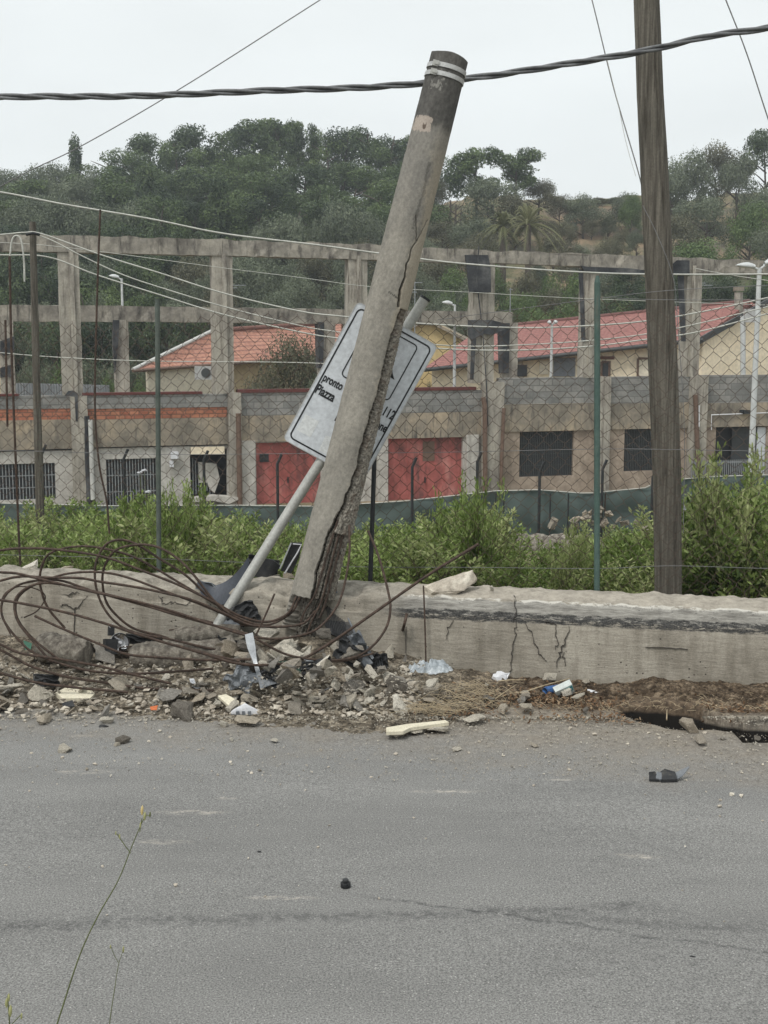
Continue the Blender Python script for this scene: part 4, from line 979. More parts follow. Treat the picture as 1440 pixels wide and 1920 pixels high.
# opening with a half-lowered shutter and smashed frame
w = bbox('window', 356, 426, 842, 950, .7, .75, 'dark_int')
bbox('shutter', 358, 421, 838, 852, -.02, .16, 'cream', w); bbox('shutter_slat', 372, 400, 868, 905, .3, .33, 'plaster_white', w)
g = MB(); 
for i in range(9): 
    q = bq(362 + i * 5.2, 900, .4)[0]; g.box(q - .02, q + .02, .4, .43, Z_(390, 935 - (i % 3) * 6), Z_(390, 860 + i * 5))
g.build('window_bars', M['bar_metal'], w)
mbk = MB(); mbk.prism([Vector((bq(x, y, .25)[0], .25, bq(x, y, .25)[1])) for x, y in ((371, 866), (406, 870), (412, 898), (402, 925), (392, 915), (386, 893), (374, 896))], (0, .05, 0)); mbk.build('broken_panel', M['plaster_white'], w, True)
mbk = MB(); mbk.prism([Vector((bq(x, y, -.3)[0], -.3, bq(x, y, -.3)[1])) for x, y in ((357, 935), (402, 930), (455, 933), (430, 945), (400, 939), (358, 942))], (0, .5, 0)); mbk.build('collapsed_sill', M['plaster_white'], w, True)
g = MB(); s_, z_ = bq(327, 853, -.1); g.box(s_ - .12, s_ + .12, -.2, .05, z_ - .12, z_ + .1); s_, z_ = bq(322, 870, -.1); g.box(s_ - .06, s_ + .06, -.12, .05, z_ - .1, z_ + .1); g.build('wall_lamp', M['whiteplastic'], bld)
# right-hand opening
w = bbox('doorway', 1341, 1436, 799, 930, .5, .55, 'dark_int'); bbox('door_leaf', 1371, 1416, 802, 930, .3, .34, 'glass', w); bbox('door_leaf', 1418, 1440, 801, 930, .12, .16, 'sign_white', w)
g = MB(); s0_, s1_ = S_(1290), S_(1436)
for i in range(42): q = lerp(s0_, s1_, i / 41); g.box(q - .012, q + .012, -.32, -.30, ZB, Z_(1370, 862, -.3))
g.box(s0_, s1_, -.3, -.28, Z_(1370, 868, -.3), Z_(1370, 865, -.3)); g.build('railing', M['bar_metal'], bld)
# pipes
def bpipe(pts, r, m, u=-.14, name='drainpipe'):
    P = [Vector((bq(x, y, u)[0], u, bq(x, y, u)[1])) for x, y in pts]; return MB().tube(P, r, 8).build(name, M[m], bld)
bpipe([(162, 780), (163, 860), (168, 990)], .10, 'tar'); bpipe([(169, 787), (174, 937)], .075, 'pipe_white', -.2); bpipe([(447, 775), (450, 955)], .085, 'pipe_brown', -.25)
bpipe([(906, 745), (909, 760), (910, 935)], .09, 'pipe_brown', -.3); bpipe([(945, 765), (941, 850), (939, 930)], .07, 'pipe_brown', -.3); bpipe([(1304, 740), (1310, 905)], .09, 'pipe_brown', -.3)
bpipe([(1311, 760), (1311, 800)], .02, 'whiteplastic', -.42); bpipe([(1334, 806), (1334, 778), (1440, 774), (1600, 770)], .02, 'whiteplastic', -.1, 'conduit')
g = MB(); s_, z_ = bq(1401, 772, -.15); g.box(s_ - .16, s_ + .16, -.2, 0, z_ - .08, z_ + .06); g.box(s_ - .26, s_ - .1, -.15, 0, z_ - .02, z_ + .07); g.build('wall_spotlight', M['black_post'], bld)
bpipe([(898, 462), (893, 520), (905, 620), (912, 720), (915, 800)], .02, 'tar', -.26, 'hanging_cable')
for kx, (cx, yt) in enumerate(((136, 735), (110, 740))): pass
wrap([(121, 742), (128, 733), (138, 732), (146, 738), (146, 790), (142, 790), (140, 744)], -.22)

# ------------------------------------------------------------ houses behind
def quad_roof(name, a, b_, c_, d_, m, th, parent):
    """a,b eave (left,right), c,d ridge (right,left) as world vectors; UVs give tile rows"""
    me_v = [a, b_, c_, d_]; n = (b_ - a).cross(d_ - a).normalized()
    if n.z < 0: n = -n
    V = [p - parent.location for p in me_v] + [p - parent.location - n * th for p in me_v]
    mbk = MB(); mbk.add(V, [(0, 1, 2, 3), (7, 6, 5, 4), (0, 4, 5, 1), (1, 5, 6, 2), (2, 6, 7, 3), (3, 7, 4, 0)])
    o = mbk.build(name, M[m], parent, True); uvl = o.data.uv_layers.new(name='UVMap')
    ex = (b_ - a).normalized(); ey = n.cross(ex); org = a - parent.location
    for pl in o.data.polygons:
        for li in pl.loop_indices:
            q = o.data.vertices[o.data.loops[li].vertex_index].co - org; uvl.data[li].uv = (q.dot(ex), q.dot(ey))
    return o
def wallq(name, a, b_, m, parent, zb, th=.25, top2=None):
    """wall from a to b (top points), down to zb, thickness th away from the camera"""
    d = (b_ - a); d.z = 0; n = Vector((-d.y, d.x, 0)).normalized() * th
    P = [Vector((a.x, a.y, zb)), Vector((b_.x, b_.y, zb)), b_] + ([top2] if top2 is not None else []) + [a]
    return MB().prism([p - parent.location for p in P], n).build(name, M[m], parent, True)
# left house
E0, E1 = at(249, 693, 55), at(640, 664, 63); R0, R1 = at(398, 620, 60), at(640, 604, 67)
hl = empty('left_house', Vector((E0.x + 4, E0.y + 3, -3.2))); tag(hl, 'small cream house with a terracotta hip roof behind the left of the frame', 'house')
quad_roof('roof', E0, E1, R1, R0, 'tile_orange', .14, hl)
Bk0 = R0 + (R0 - E0) * Vector((1, 1, -1)) if False else Vector((2 * R0.x - E0.x - 1, 2 * R0.y - E0.y, E0.z)); Bk1 = Vector((2 * R1.x - E1.x, 2 * R1.y - E1.y, E1.z))
quad_roof('roof', Bk1, Bk0, R0, R1, 'tile_orange', .14, hl); 
mbk = MB(); mbk.prism([p - hl.location for p in (E0, R0, Bk0)], (0, 0, -.12)); mbk.build('roof', M['tile_orange'], hl, True)
W0_ = E0.lerp(E1, .04) + Vector((.2, .45, -.08)); W1_ = E0.lerp(E1, .42) + Vector((0, .45, -.1)); W2_ = E1 + Vector((0, .5, -.1))
wallq('wall', W0_, W1_, 'cream_pale', hl, -3.3); wallq('wall', W1_ + Vector((.01, .5, 0)), W2_, 'ochre', hl, -3.3)
wallq('wall', Bk0 + Vector((.6, -.5, -.1)), W0_ + Vector((0, .3, 0)), 'cream_pale', hl, -3.3)
MB().tube([E0 - hl.location + Vector((.0, -.06, -.06)), E1 - hl.location + Vector((0, -.06, -.06))], .07, 8).build('gutter', M['pipe_brown'], hl)
MB().tube([R0 - hl.location, R1 - hl.location], .12, 8).build('ridge_cap', M['tile_orange'], hl); MB().tube([R0 - hl.location, E0 - hl.location], .09, 8).build('ridge_cap', M['pipe_white'], hl)
q = at(384, 699, 56.2); ac = MB().box(-.42, .42, -.3, 0, -.3, .3, 0, Matrix.Translation(q - hl.location)).build('air_conditioner', M['alu'], hl)
MB().tube([q - hl.location + Vector((.1, -.31, 0)), q - hl.location + Vector((.1, -.33, 0))], .22, 14).build('fan_grille', M['dark_bars'], ac)
# right house
E0, E1 = at(795, 690, 60), at(1318, 633, 56); R0, R1 = at(902, 616, 65), at(1406, 565, 61)
hr = empty('right_house', Vector((E1.x - 3, E1.y + 3, -3.2))); tag(hr, 'long low cream house with a dark red tiled roof behind the right of the frame', 'house')
quad_roof('roof', E0, E1, R1, R0, 'tile_red', .16, hr)
G2 = at(1560, 640, 60)
quad_roof('roof', G2, Vector((2 * R0.x - E0.x + 8, 2 * R0.y - E0.y, E0.z)), R0, R1, 'tile_red', .16, hr)
ap = R1 + Vector((0, -.05, -.25)); g0 = E1 + Vector((.05, .2, -.15))
wallq('wall', g0, G2 + Vector((-.3, 0, -.1)), 'cream', hr, -3.3, .25, None)
gd = (G2 - E1); 
mbk = MB(); mbk.prism([p - hr.location for p in (g0, G2 + Vector((-.3, 0, -.1)), ap.lerp(g0.lerp(G2, .42), .0) + Vector((0, -3.2, 0)) * 0 + Vector((0, g0.lerp(G2, (R1.x - E1.x) / (G2.x - E1.x)).y - ap.y, 0)))], (0, .25, 0)); mbk.build('gable', M['cream'], hr, True)
yg = g0.lerp(G2, (R1.x - E1.x) / (G2.x - E1.x)).y
for a, b_ in ((E1 + Vector((-.3, -.15, -.08)), Vector((R1.x, yg - .15, R1.z + .05))), (Vector((R1.x, yg - .15, R1.z + .05)), G2 + Vector((0, -.2, 0)))):
    MB().prism([p - hr.location for p in (a, b_, b_ + Vector((0, 0, -.3)), a + Vector((0, 0, -.3)))], (0, .3, 0)).build('verge_board', M['dark_bars'], hr, True)
Wl = E0 + Vector((.4, .55, -.12)); Wr = E1 + Vector((-.2, .55, -.12)); cuts = [0, .27, .36, 1]
mm = ['cream', 'cream_pale', 'cream']
for k in range(3): wallq('wall', Wl.lerp(Wr, cuts[k]) + Vector((.004, 0, 0)), Wl.lerp(Wr, cuts[k + 1]), mm[k] if k != 0 else 'cream', hr, -3.3)
MB().tube([E0 - hr.location + Vector((0, -.05, -.1)), E1 - hr.location + Vector((0, -.05, -.1))], .09, 8).build('gutter', M['dark_bars'], hr)
MB().tube([R0 - hr.location, R1 - hr.location], .12, 8).build('ridge_cap', M['tile_red'], hr)
def hwin(x0, x1, y0, y1, m, name='window', off=.1, frame=None):
    t0 = (x0 - 795) / (1318 - 795)
    A_ = at(x0, y0, lerp(60.4, 56.4, t0)); B_ = at(x1, y1, lerp(60.4, 56.4, (x1 - 795) / 523)); c0 = Vector((A_.x, A_.y, B_.z)); 
    o = MB().prism([p - hr.location for p in (A_, Vector((B_.x, B_.y, A_.z)), B_, c0)], (0, .12, 0)).build(name, M[m], hr, True)
    if frame:
        L_ = [A_ + Vector((0, -.03, 0)), Vector((B_.x, B_.y - .03, A_.z)), B_ + Vector((0, -.03, 0)), c0 + Vector((0, -.03, 0))]
        MB().tube([p - hr.location for p in L_ + [L_[0]]], .06, 6, smooth=False).build('frame', M[frame], o)
    return o
hwin(958, 988, 684, 706, 'glass'); hwin(1038, 1078, 671, 706, 'greyplastic', 'garage_door'); hwin(1128, 1142, 678, 706, 'glass', frame='pipe_brown'); hwin(1196, 1224, 672, 706, 'cream_pale', frame='pipe_brown')
hwin(1120, 1152, 668, 674, 'tile_orange', 'canopy', .4); hwin(1012, 1028, 676, 702, 'cream_pale')
def vpipe(px, y0, y1, Y, r, m, name): 
    return MB().tube([at(px, y0, Y) - hr.location, at(px, y1, Y) - hr.location], r, 10).build(name, M[m], hr)
vpipe(1385, 548, 585, 60, .2, 'conc_col', 'chimney'); vpipe(1385, 538, 546, 60, .26, 'conc_wall_far', 'chimney_cap'); vpipe(1393, 592, 760, 56.3, .12, 'steel_white', 'downpipe')
q = at(1408, 592, 56.3); MB().box(-.35, .35, -.3, 0, -.3, .3, 0, Matrix.Translation(q - hr.location)).build('air_conditioner', M['alu'], hr)
# yellow house
hy = empty('yellow_house', at(835, 760, 70)); tag(hy, 'small bright yellow gabled house seen just right of the tilted sign', 'house')
A_, B_, C_ = at(786, 612, 68), at(872, 634, 70), at(815, 655, 70)
MB().prism([p - hy.location for p in (at(760, 612, 70), at(820, 606, 70), at(866, 630, 70), at(872, 760, 70), at(760, 760, 70))], (0, 6, 0)).build('wall', M['yellow'], hy, True)
quad_roof('roof', at(800, 597, 69.6), at(884, 640, 69.6), at(884, 632, 78), at(800, 590, 78), 'conc_wall_far', .15, hy); quad_roof('roof', at(730, 630, 69.6), at(800, 597, 69.6), at(800, 590, 78), at(730, 622, 78), 'conc_wall_far', .15, hy)
# far-left cream block and corrugated fence
cb = MB(); a = at(-160, 600, 52); b_ = at(-34, 745, 52); cb.box(a.x, b_.x, 52, 56, -3.3, a.z); tag(cb.build('cream_outbuilding', M['cream']), 'pale cream wall of an outbuilding at the extreme left edge', 'building')
a, b_ = at(28, 718, 50), at(205, 722, 53); cf = MB(); n = 70
V = []
for i in range(n * 2 + 1):
    p = a.lerp(b_, i / (2 * n)); off = .03 * math.sin(i * 1.6); V += [p + Vector((0, off, 0)), Vector((p.x, p.y + off, -3.2)), p + Vector((0, off + .02, 0)), Vector((p.x, p.y + off + .02, -3.2))]
cf.add(V, [f for i in range(2 * n) for f in ((4 * i, 4 * i + 1, 4 * i + 5, 4 * i + 4), (4 * i + 6, 4 * i + 7, 4 * i + 3, 4 * i + 2), (4 * i, 4 * i + 4, 4 * i + 6, 4 * i + 2))])
tag(cf.build('corrugated_fence', M['silver']), 'grey corrugated sheet fence behind the left parapet', 'fence')

# ------------------------------------------------------------ street lamps, aerials
def lamp(px, yb, yt, Y, heads, label, r=.055):
    base = at(px, yb, Y); top = at(px, yt, Y); base.x = top.x
    o = empty('street_lamp', base); tag(o, label, 'street lamp')
    MB().tube([Vector((0, 0, 0)), top - base], [r * 1.25, r * .8], 10).build('lamp_post', M['steel_white'], o)
    for hx, hz in heads:
        T = top - base; k = 1 if hx > 0 else -1; L = abs(hx)
        h = MB(); 
        MB().tube([T + Vector((0, 0, -.05)), T + Vector((k * L * .35, 0, hz * .3))], .035, 6).build('arm', M['steel_white'], o)
        V = []; n = 10
        for i in range(9):
            t = i / 8; w2 = .16 * math.sin(math.pi * min(1, .12 + t * .8)) ** .6; hh = .07 * math.sin(math.pi * min(1, .2 + t * .75))
            c0 = T + Vector((k * L * lerp(.2, 1, t), 0, hz * lerp(.25, 1, t)))
            for j in range(n):
                a = 2 * math.pi * j / n; V.append(c0 + Vector((0, math.cos(a) * w2, max(-.35, math.sin(a)) * hh * 1.6)))
        h.add(V, [(i * n + j, i * n + (j + 1) % n, (i + 1) * n + (j + 1) % n, (i + 1) * n + j) for i in range(8) for j in range(n)] + [tuple(range(n)), tuple(reversed(range(8 * n, 9 * n)))], 0, True)
        h.build('lamp_head', M['steel_white'], o)
    return o
lamp(228, 790, 522, 50, [(-.5, .1)], 'single-arm street lamp rising behind the lower left beam')
lamp(1424, 1000, 502, 33, [(-.62, .06), (.62, .35)], 'tall double-headed street lamp at the right edge of the photo', .075)
lamp(1035, 760, 607, 48, [(-.18, .05), (.22, .06)], 'small street lamp in front of the long red roof')
lamp(853, 760, 571, 48, [(-.5, .08)], 'street lamp between the tilted sign and the black wrapped column')
def aerial(px, yb, yt, Y, bars, label):
    base, top = at(px, yb, Y), at(px, yt, Y); base.x = top.x; o = empty('tv_aerial', base); tag(o, label, 'aerial')
    MB().tube([Vector(), top - base], .025, 6).build('mast', M['bar_metal'], o); g = MB()
    for dy, l0, l1 in bars: z = (at(px, dy, Y) - base).z; g.tube([Vector((l0, 0, z)), Vector((l1, 0, z))], .018, 5)
    g.build('antenna_bars', M['bar_metal'], o)
aerial(433, 720, 533, 58, [(535, -.05, .7), (540, 0, .3)], 'thin television aerial above the terracotta roof')
aerial(778, 700, 528, 58, [(530, -.15, .35), (548, -.2, .1)], 'thin television aerial just right of the broken pole')
aerial(1300, 700, 500, 57, [(531, .0, .6), (535, .05, .9)], 'thin television aerial beside the column right of the timber pole')
aerial(957, 660, 540, 58, [(543, -.05, .1)], 'thin plain mast over the left end of the long red roof')

# ------------------------------------------------------------ netting fence with cranked posts
m, nt, b = nmat('green_shade_netting'); v = coords(nt, (1, 1, 1)); n = noise_n(nt, v, 1.2, 6, .6)
r1 = ramp(nt, [(.3, (.05, .07, .066)), (.7, (.10, .135, .125))]); nt.links.new(n, r1.inputs[0]); nt.links.new(r1.outputs[0], b.inputs['Base Color']); b.inputs['Roughness'].default_value = .8
M['netting'] = m
nf_ = empty('netting_fence', at(720, 1000, 27)); tag(nf_, 'dark green shade-netting fence on thin black cranked posts in front of the garages', 'fence')
NTOP = [(-200, 942), (0, 944), (200, 949), (450, 948), (600, 950), (760, 940), (930, 921), (1010, 919), (1100, 926), (1150, 921), (1224, 914), (1226, 905), (1290, 898), (1340, 894), (1440, 891), (1700, 885)]
def netY(px): return 27 + .0 * px
V = []; n = 220; rows = 8
for j in range(rows + 1):
    for i in range(n + 1):
        px = -200 + 1900 * i / n; yt = interp(px, [a for a, _ in NTOP], [b_ for _, b_ in NTOP]); p = at(px, yt, netY(px)); zb = p.z - 1.25
        q = Vector((p.x + .0, p.y + .12 * nz(px * .02, j * .4) + .05 * nz(px * .08, j), lerp(p.z + .02 * nz(px * .06), zb, j / rows))); V.append(q - nf_.location)
mbk = MB(); mbk.add(V, [(j * (n + 1) + i, j * (n + 1) + i + 1, (j + 1) * (n + 1) + i + 1, (j + 1) * (n + 1) + i) for j in range(rows) for i in range(n)], 0, True)
mbk.build('netting', M['netting'], nf_)
mbk = MB(); mbk.tube([at(px, interp(px, [a for a, _ in NTOP], [b_ for _, b_ in NTOP]) - .5, netY(px) - .03) - nf_.location for px in range(-190, 1690, 20)], .012, 5); mbk.build('hem', M['wire_pale'], nf_)
for px, yt, yb in ((78, 834, 960), (232, 842, 990), (382, 845, 1000), (520, 852, 1000), (773, 858, 1005), (895, 848, 1005), (1012, 866, 1002), (1130, 862, 1010), (1224, 877, 1005), (1310, 873, 980), (1410, 872, 970), (-60, 840, 990), (1520, 868, 960)):
    Y = 26.7; a = at(px, yb, Y); k = at(px, yt + 18, Y); e = at(px + 8, yt, Y); a.x = k.x; a.z -= .3
    MB().tube([p - nf_.location for p in (a, k, e)], .032, 8).build('post', M['black_post'], nf_)
for px in (930, 945, 1032, 1066, 1135): 
    a = at(px, 925, 26.8); MB().tube([a - nf_.location, a - nf_.location + Vector((0, 0, -1.1))], .018, 6).build('stake', M['rust'] if px == 1135 else M['black_post'], nf_)

# ------------------------------------------------------------ vegetation
def leaves_mesh(name, C_, Nn, size, aspect, var, rs, droop=0.0, up=0.0, diamond=True):
    """one mesh of many leaf-sized faces: centres C_, preferred normals Nn (numpy)"""
    n = len(C_); rnd = rs.normal(size=(n, 3)); N_ = Nn + rnd * .55; N_ /= np.linalg.norm(N_, axis=1)[:, None] + 1e-9
    A = rs.normal(size=(n, 3)) + np.array([0, 0, up]); A -= N_ * (A * N_).sum(1)[:, None]; A /= np.linalg.norm(A, axis=1)[:, None] + 1e-9
    B = np.cross(N_, A); s_ = size * rs.uniform(.6, 1.35, n)[:, None]
    P = np.empty((n, 4, 3))
    P[:, 0] = C_ - A * s_; P[:, 1] = C_ + B * s_ * aspect; P[:, 2] = C_ + A * s_; P[:, 3] = C_ - B * s_ * aspect
    if droop: P[:, 2, 2] -= droop * size
    me = bpy.data.meshes.new(name); me.vertices.add(4 * n); me.vertices.foreach_set('co', P.reshape(-1))
    me.loops.add(4 * n); me.loops.foreach_set('vertex_index', np.arange(4 * n)); me.polygons.add(n)
    me.polygons.foreach_set('loop_start', np.arange(n) * 4); me.polygons.foreach_set('loop_total', np.full(n, 4)); me.update(calc_edges=True)
    a = me.attributes.new('var', 'FLOAT', 'POINT'); a.data.foreach_set('value', np.repeat(var, 4)); return me
def crown_mesh(name, clumps, n, size, rs, aspect=.5, flat=.8, shell=.35, mat='pine', up=0):
    C_ = []; N_ = []; va = []; tot = sum(c[3] ** 2 for c in clumps)
    for (x, y, z, r) in clumps:
        k = int(n * r * r / tot) + 1; d = rs.normal(size=(k, 3)); d /= np.linalg.norm(d, axis=1)[:, None]
        lump = 1 + .22 * np.sin(d[:, 0] * 7 + x * 31) * np.cos(d[:, 2] * 6 + z * 17) + .12 * np.sin(d[:, 1] * 13 + y * 9)
        rad = r * lump * (1 - shell * rs.random(k) ** 1.5)
        p = d * rad[:, None]; p[:, 2] *= flat; C_.append(p + np.array([x, y, z])); N_.append(d + np.array([0, 0, .25])); va.append(np.clip(rs.uniform(.15, .75) + rs.normal(size=k) * .16, 0, 1))
    me = leaves_mesh(name, np.concatenate(C_), np.concatenate(N_), size, aspect, np.concatenate(va), rs, up=up); me.materials.append(M[mat]); return me
def species(kind, seed):
    rs = np.random.RandomState(seed); cl = []
    if kind in ('pine', 'darkpine'):
        for k in range(19):
            z = rs.uniform(.28, .93); env = .34 * math.sin(math.pi * min(1, (z - .12) / .9)) ** .6; a = rs.uniform(0, 6.28); r = env * rs.uniform(.35, 1) ** .6
            cl.append((r * math.cos(a), r * math.sin(a), z, rs.uniform(.1, .165)))
        me = crown_mesh(kind + '_crown', cl, 9000, .0135, rs, .55, .74, .22, kind); tr = (.35, .9, .022)
    elif kind == 'umbrella':
        for k in range(15):
            z = rs.uniform(.5, .95); a = rs.uniform(0, 6.28); r = .25 * rs.uniform(0, 1) ** .6; cl.append((r * math.cos(a), r * math.sin(a), z, rs.uniform(.08, .13)))
        cl += [(-.2, 0, .5, .07), (.17, .05, .46, .06)]
        me = crown_mesh(kind + '_crown', cl, 7000, .0145, rs, .5, .75, .35, 'pine'); tr = (.55, .9, .018)
    elif kind in ('olive', 'brownbush', 'bright'):
        for k in range(24):
            a = rs.uniform(0, 6.28); e = rs.uniform(-.5, 1.4); r = rs.uniform(.2, .36); cl.append((r * math.cos(a) * math.cos(e) * 1.15, r * math.sin(a) * math.cos(e), .45 + r * math.sin(e) * 1.05, rs.uniform(.11, .19)))
        me = crown_mesh(kind + '_crown', cl, 9000, .0135, rs, .5, .85, .38, kind, .5); tr = (.1, .5, .03)
    elif kind == 'cypress':
        for k in range(14): z = .08 + .86 * k / 13; cl.append((rs.uniform(-.01, .01), rs.uniform(-.01, .01), z, .085 * math.sin(math.pi * min(1, .25 + .72 * (1 - k / 13))) + .02))
        me = crown_mesh(kind + '_crown', cl, 4200, .018, rs, .45, 1.5, .25, 'darkpine', 1.5); tr = (.1, .7, .02)
    return me, tr
PROT = {}
def proto(kind, i, low=True):
    if (kind, i) in PROT: return PROT[(kind, i)]
    me, (t0, t1, tr) = species(kind, 100 * (hash_kind(kind)) + i); rs = random.Random(i + 5)
    tb = MB(); top = Vector((rs.uniform(-.05, .05), rs.uniform(-.05, .05), t1))
    tb.tube(catmull([(0, 0, -.05), (.01, 0, t0 * .6), (rs.uniform(-.04, .04), 0, lerp(t0, t1, .5)), top], 4), [tr * (1 - .06 * q) for q in range(13)], 7)
    for k in range(7):
        a = rs.uniform(0, 6.28); z = lerp(t0, t1, rs.uniform(0, .8)); tb.tube([(0, 0, z), (.12 * math.cos(a), .12 * math.sin(a), z + .07), (.22 * math.cos(a), .22 * math.sin(a), z + .12)], [tr * .5, tr * .35, tr * .15], 5)
    k = tb.build('trunk', M['bark']); tm = k.data; bpy.data.objects.remove(k)
    PROT[(kind, i)] = (me, tm); return me, tm
def hash_kind(k): return {'pine': 1, 'darkpine': 2, 'umbrella': 3, 'olive': 4, 'brownbush': 5, 'bright': 6, 'cypress': 7}[k]
TNAME = {'pine': 'pine_tree', 'darkpine': 'pine_tree', 'umbrella': 'pine_tree', 'olive': 'olive_tree', 'brownbush': 'scrub_bush', 'bright': 'leafy_bush', 'cypress': 'cypress_tree'}
TG = {'pine': ('dark green pine in the dense wood on the hill', 'pines in the wood on the hill'), 'darkpine': ('dark green pine in the dense wood on the hill', 'pines in the wood on the hill'),
      'olive': ('rounded grey-green tree growing on the hillside', 'grey-green trees on the hillside'), 'brownbush': ('dull brownish-green bush growing on the dry hillside', 'bushes on the dry hillside'),
      'bright': ('bright green leafy bush low on the hillside', 'bright green bushes low on the hillside'), 'umbrella': ('dark pine with a bare trunk on the skyline', 'pines in the wood on the hill'), 'cypress': ('narrow dark cypress among the trees', 'cypresses among the trees')}
trng = random.Random(77)
def tree(kind, X, Y, h, wid=1.0, label=None, z=None, var=None):
    me, tm = proto(kind, trng.randrange(4) if var is None else var)
    zz = gz(X, Y) if z is None else z
    o = empty(TNAME[kind], (X, Y, zz - .1), trng.uniform(0, 6.28)); o.scale = (h * wid, h * wid, h)
    c_ = bpy.data.objects.new('crown', me); COL.objects.link(c_); c_.parent = o
    t = bpy.data.objects.new('trunk', tm); COL.objects.link(t); t.parent = o
    if label: tag(o, label, 'bush' if 'bush' in TNAME[kind] else 'tree')
    else: tag(o, TG[kind][0], 'bush' if 'bush' in TNAME[kind] else 'tree', TG[kind][1])
    return o
def treepx(kind, px, pytop, Y, wpx=None, label=None, var=None, zb=None):
    """tree whose top shows at (px, pytop) at depth Y, wpx wide"""
    p = at(px, pytop, Y); z = gz(p.x, Y) if zb is None else zb; h = max(1.0, p.z - z)
    nat = {'pine': .72, 'darkpine': .72, 'umbrella': .6, 'olive': .95, 'brownbush': .95, 'bright': .95, 'cypress': .2}[kind] * h
    wid = (wpx / ppm(Y)) / nat if wpx else 1.0
    return tree(kind, p.x, Y, h * 1.03, wid, label, z, var)
# skyline, left to right
SKY = [('olive', 5, 296, 120, 120), ('olive', 62, 292, 122, 120), ('olive', 110, 290, 121, 110), ('olive', 165, 298, 118, 110), ('pine', 205, 286, 124, 110), ('pine', 245, 290, 121, 90),
       ('darkpine', 285, 258, 126, 100), ('pine', 330, 256, 124, 100), ('darkpine', 372, 243, 126, 110), ('pine', 415, 250, 125, 90), ('darkpine', 447, 233, 127, 90), ('umbrella', 492, 220, 128, 110), ('darkpine', 520, 224, 127, 80),
       ('umbrella', 552, 228, 129, 60), ('umbrella', 582, 234, 129, 60), ('pine', 612, 258, 125, 90), ('darkpine', 648, 243, 126, 100), ('darkpine', 690, 236, 127, 110), ('pine', 735, 240, 125, 110), ('darkpine', 775, 262, 126, 90), ('darkpine', 815, 290, 124, 80),
       ('brownbush', 1010, 330, 116, 90), ('brownbush', 1050, 356, 114, 60), ('olive', 1095, 348, 112, 100), ('olive', 1175, 345, 112, 70), ('bright', 1185, 352, 108, 60),
       ('olive', 1290, 258, 112, 120), ('brownbush', 1345, 258, 114, 110), ('olive', 1385, 270, 112, 100), ('olive', 1265, 300, 110, 90), ('darkpine', 1440, 250, 116, 90), ('olive', 1490, 240, 116, 130), ('olive', -60, 300, 120, 140), ('darkpine', -130, 290, 124, 130)]
for k_, px, py, Y, w_ in SKY: treepx(k_, px, py, Y, w_)
treepx('cypress', 140, 262, 126, 22, 'narrow dark cypress spiking above the treeline at the upper left')
treepx('umbrella', 893, 276, 113, 100, 'lone dark pine with gaps in its crown just right of the broken pole', 1)
treepx('umbrella', 968, 278, 114, 95, 'dark pine on the skyline above the two palms', 2)
treepx('olive', 925, 316, 108, 130); treepx('brownbush', 965, 345, 106, 120); treepx('olive', 885, 395, 100, 110); treepx('brownbush', 830, 400, 104, 100)
# tiers below the skyline
T2 = []
for row, (y0, Yd) in enumerate(((300, 117), (335, 108), (370, 100))):
    for px in range(-430 + row * 25, 780, 62): T2.append((px + trng.uniform(-18, 18), y0 + trng.uniform(-12, 18) + (22 if px < 200 else 0), Yd + trng.uniform(-3, 3), row))
for px, py, Y, row in T2:
    if px < 235: k_ = trng.choice(['olive', 'olive', 'brownbush', 'pine'])
    else: k_ = trng.choice(['pine', 'pine', 'darkpine', 'darkpine'])
    treepx(k_, px, py, Y, trng.uniform(90, 135))
treepx('olive', 540, 376, 92, 130, 'round pale grey-green tree in front of the dark pines, left of the pole'); treepx('olive', 655, 345, 92, 130, 'tall pale grey-green tree in front of the dark pines beside the pole')
treepx('olive', 610, 378, 93, 90); treepx('olive', 480, 400, 94, 80); treepx('olive', 715, 390, 94, 80)
for px, py, w_ in ((250, 345, 120), (300, 370, 110), (170, 360, 130), (60, 355, 140), (-20, 365, 130), (110, 340, 120), (330, 420, 100), (230, 400, 120)): treepx('olive' if px < 260 else 'pine', px, py, 95, w_)
treepx('cypress', 272, 318, 104, 34, 'narrow cypress inside the wood left of centre', 1); treepx('cypress', 410, 345, 98, 36, 'dark narrow cypress between pines above the left beam', 2)
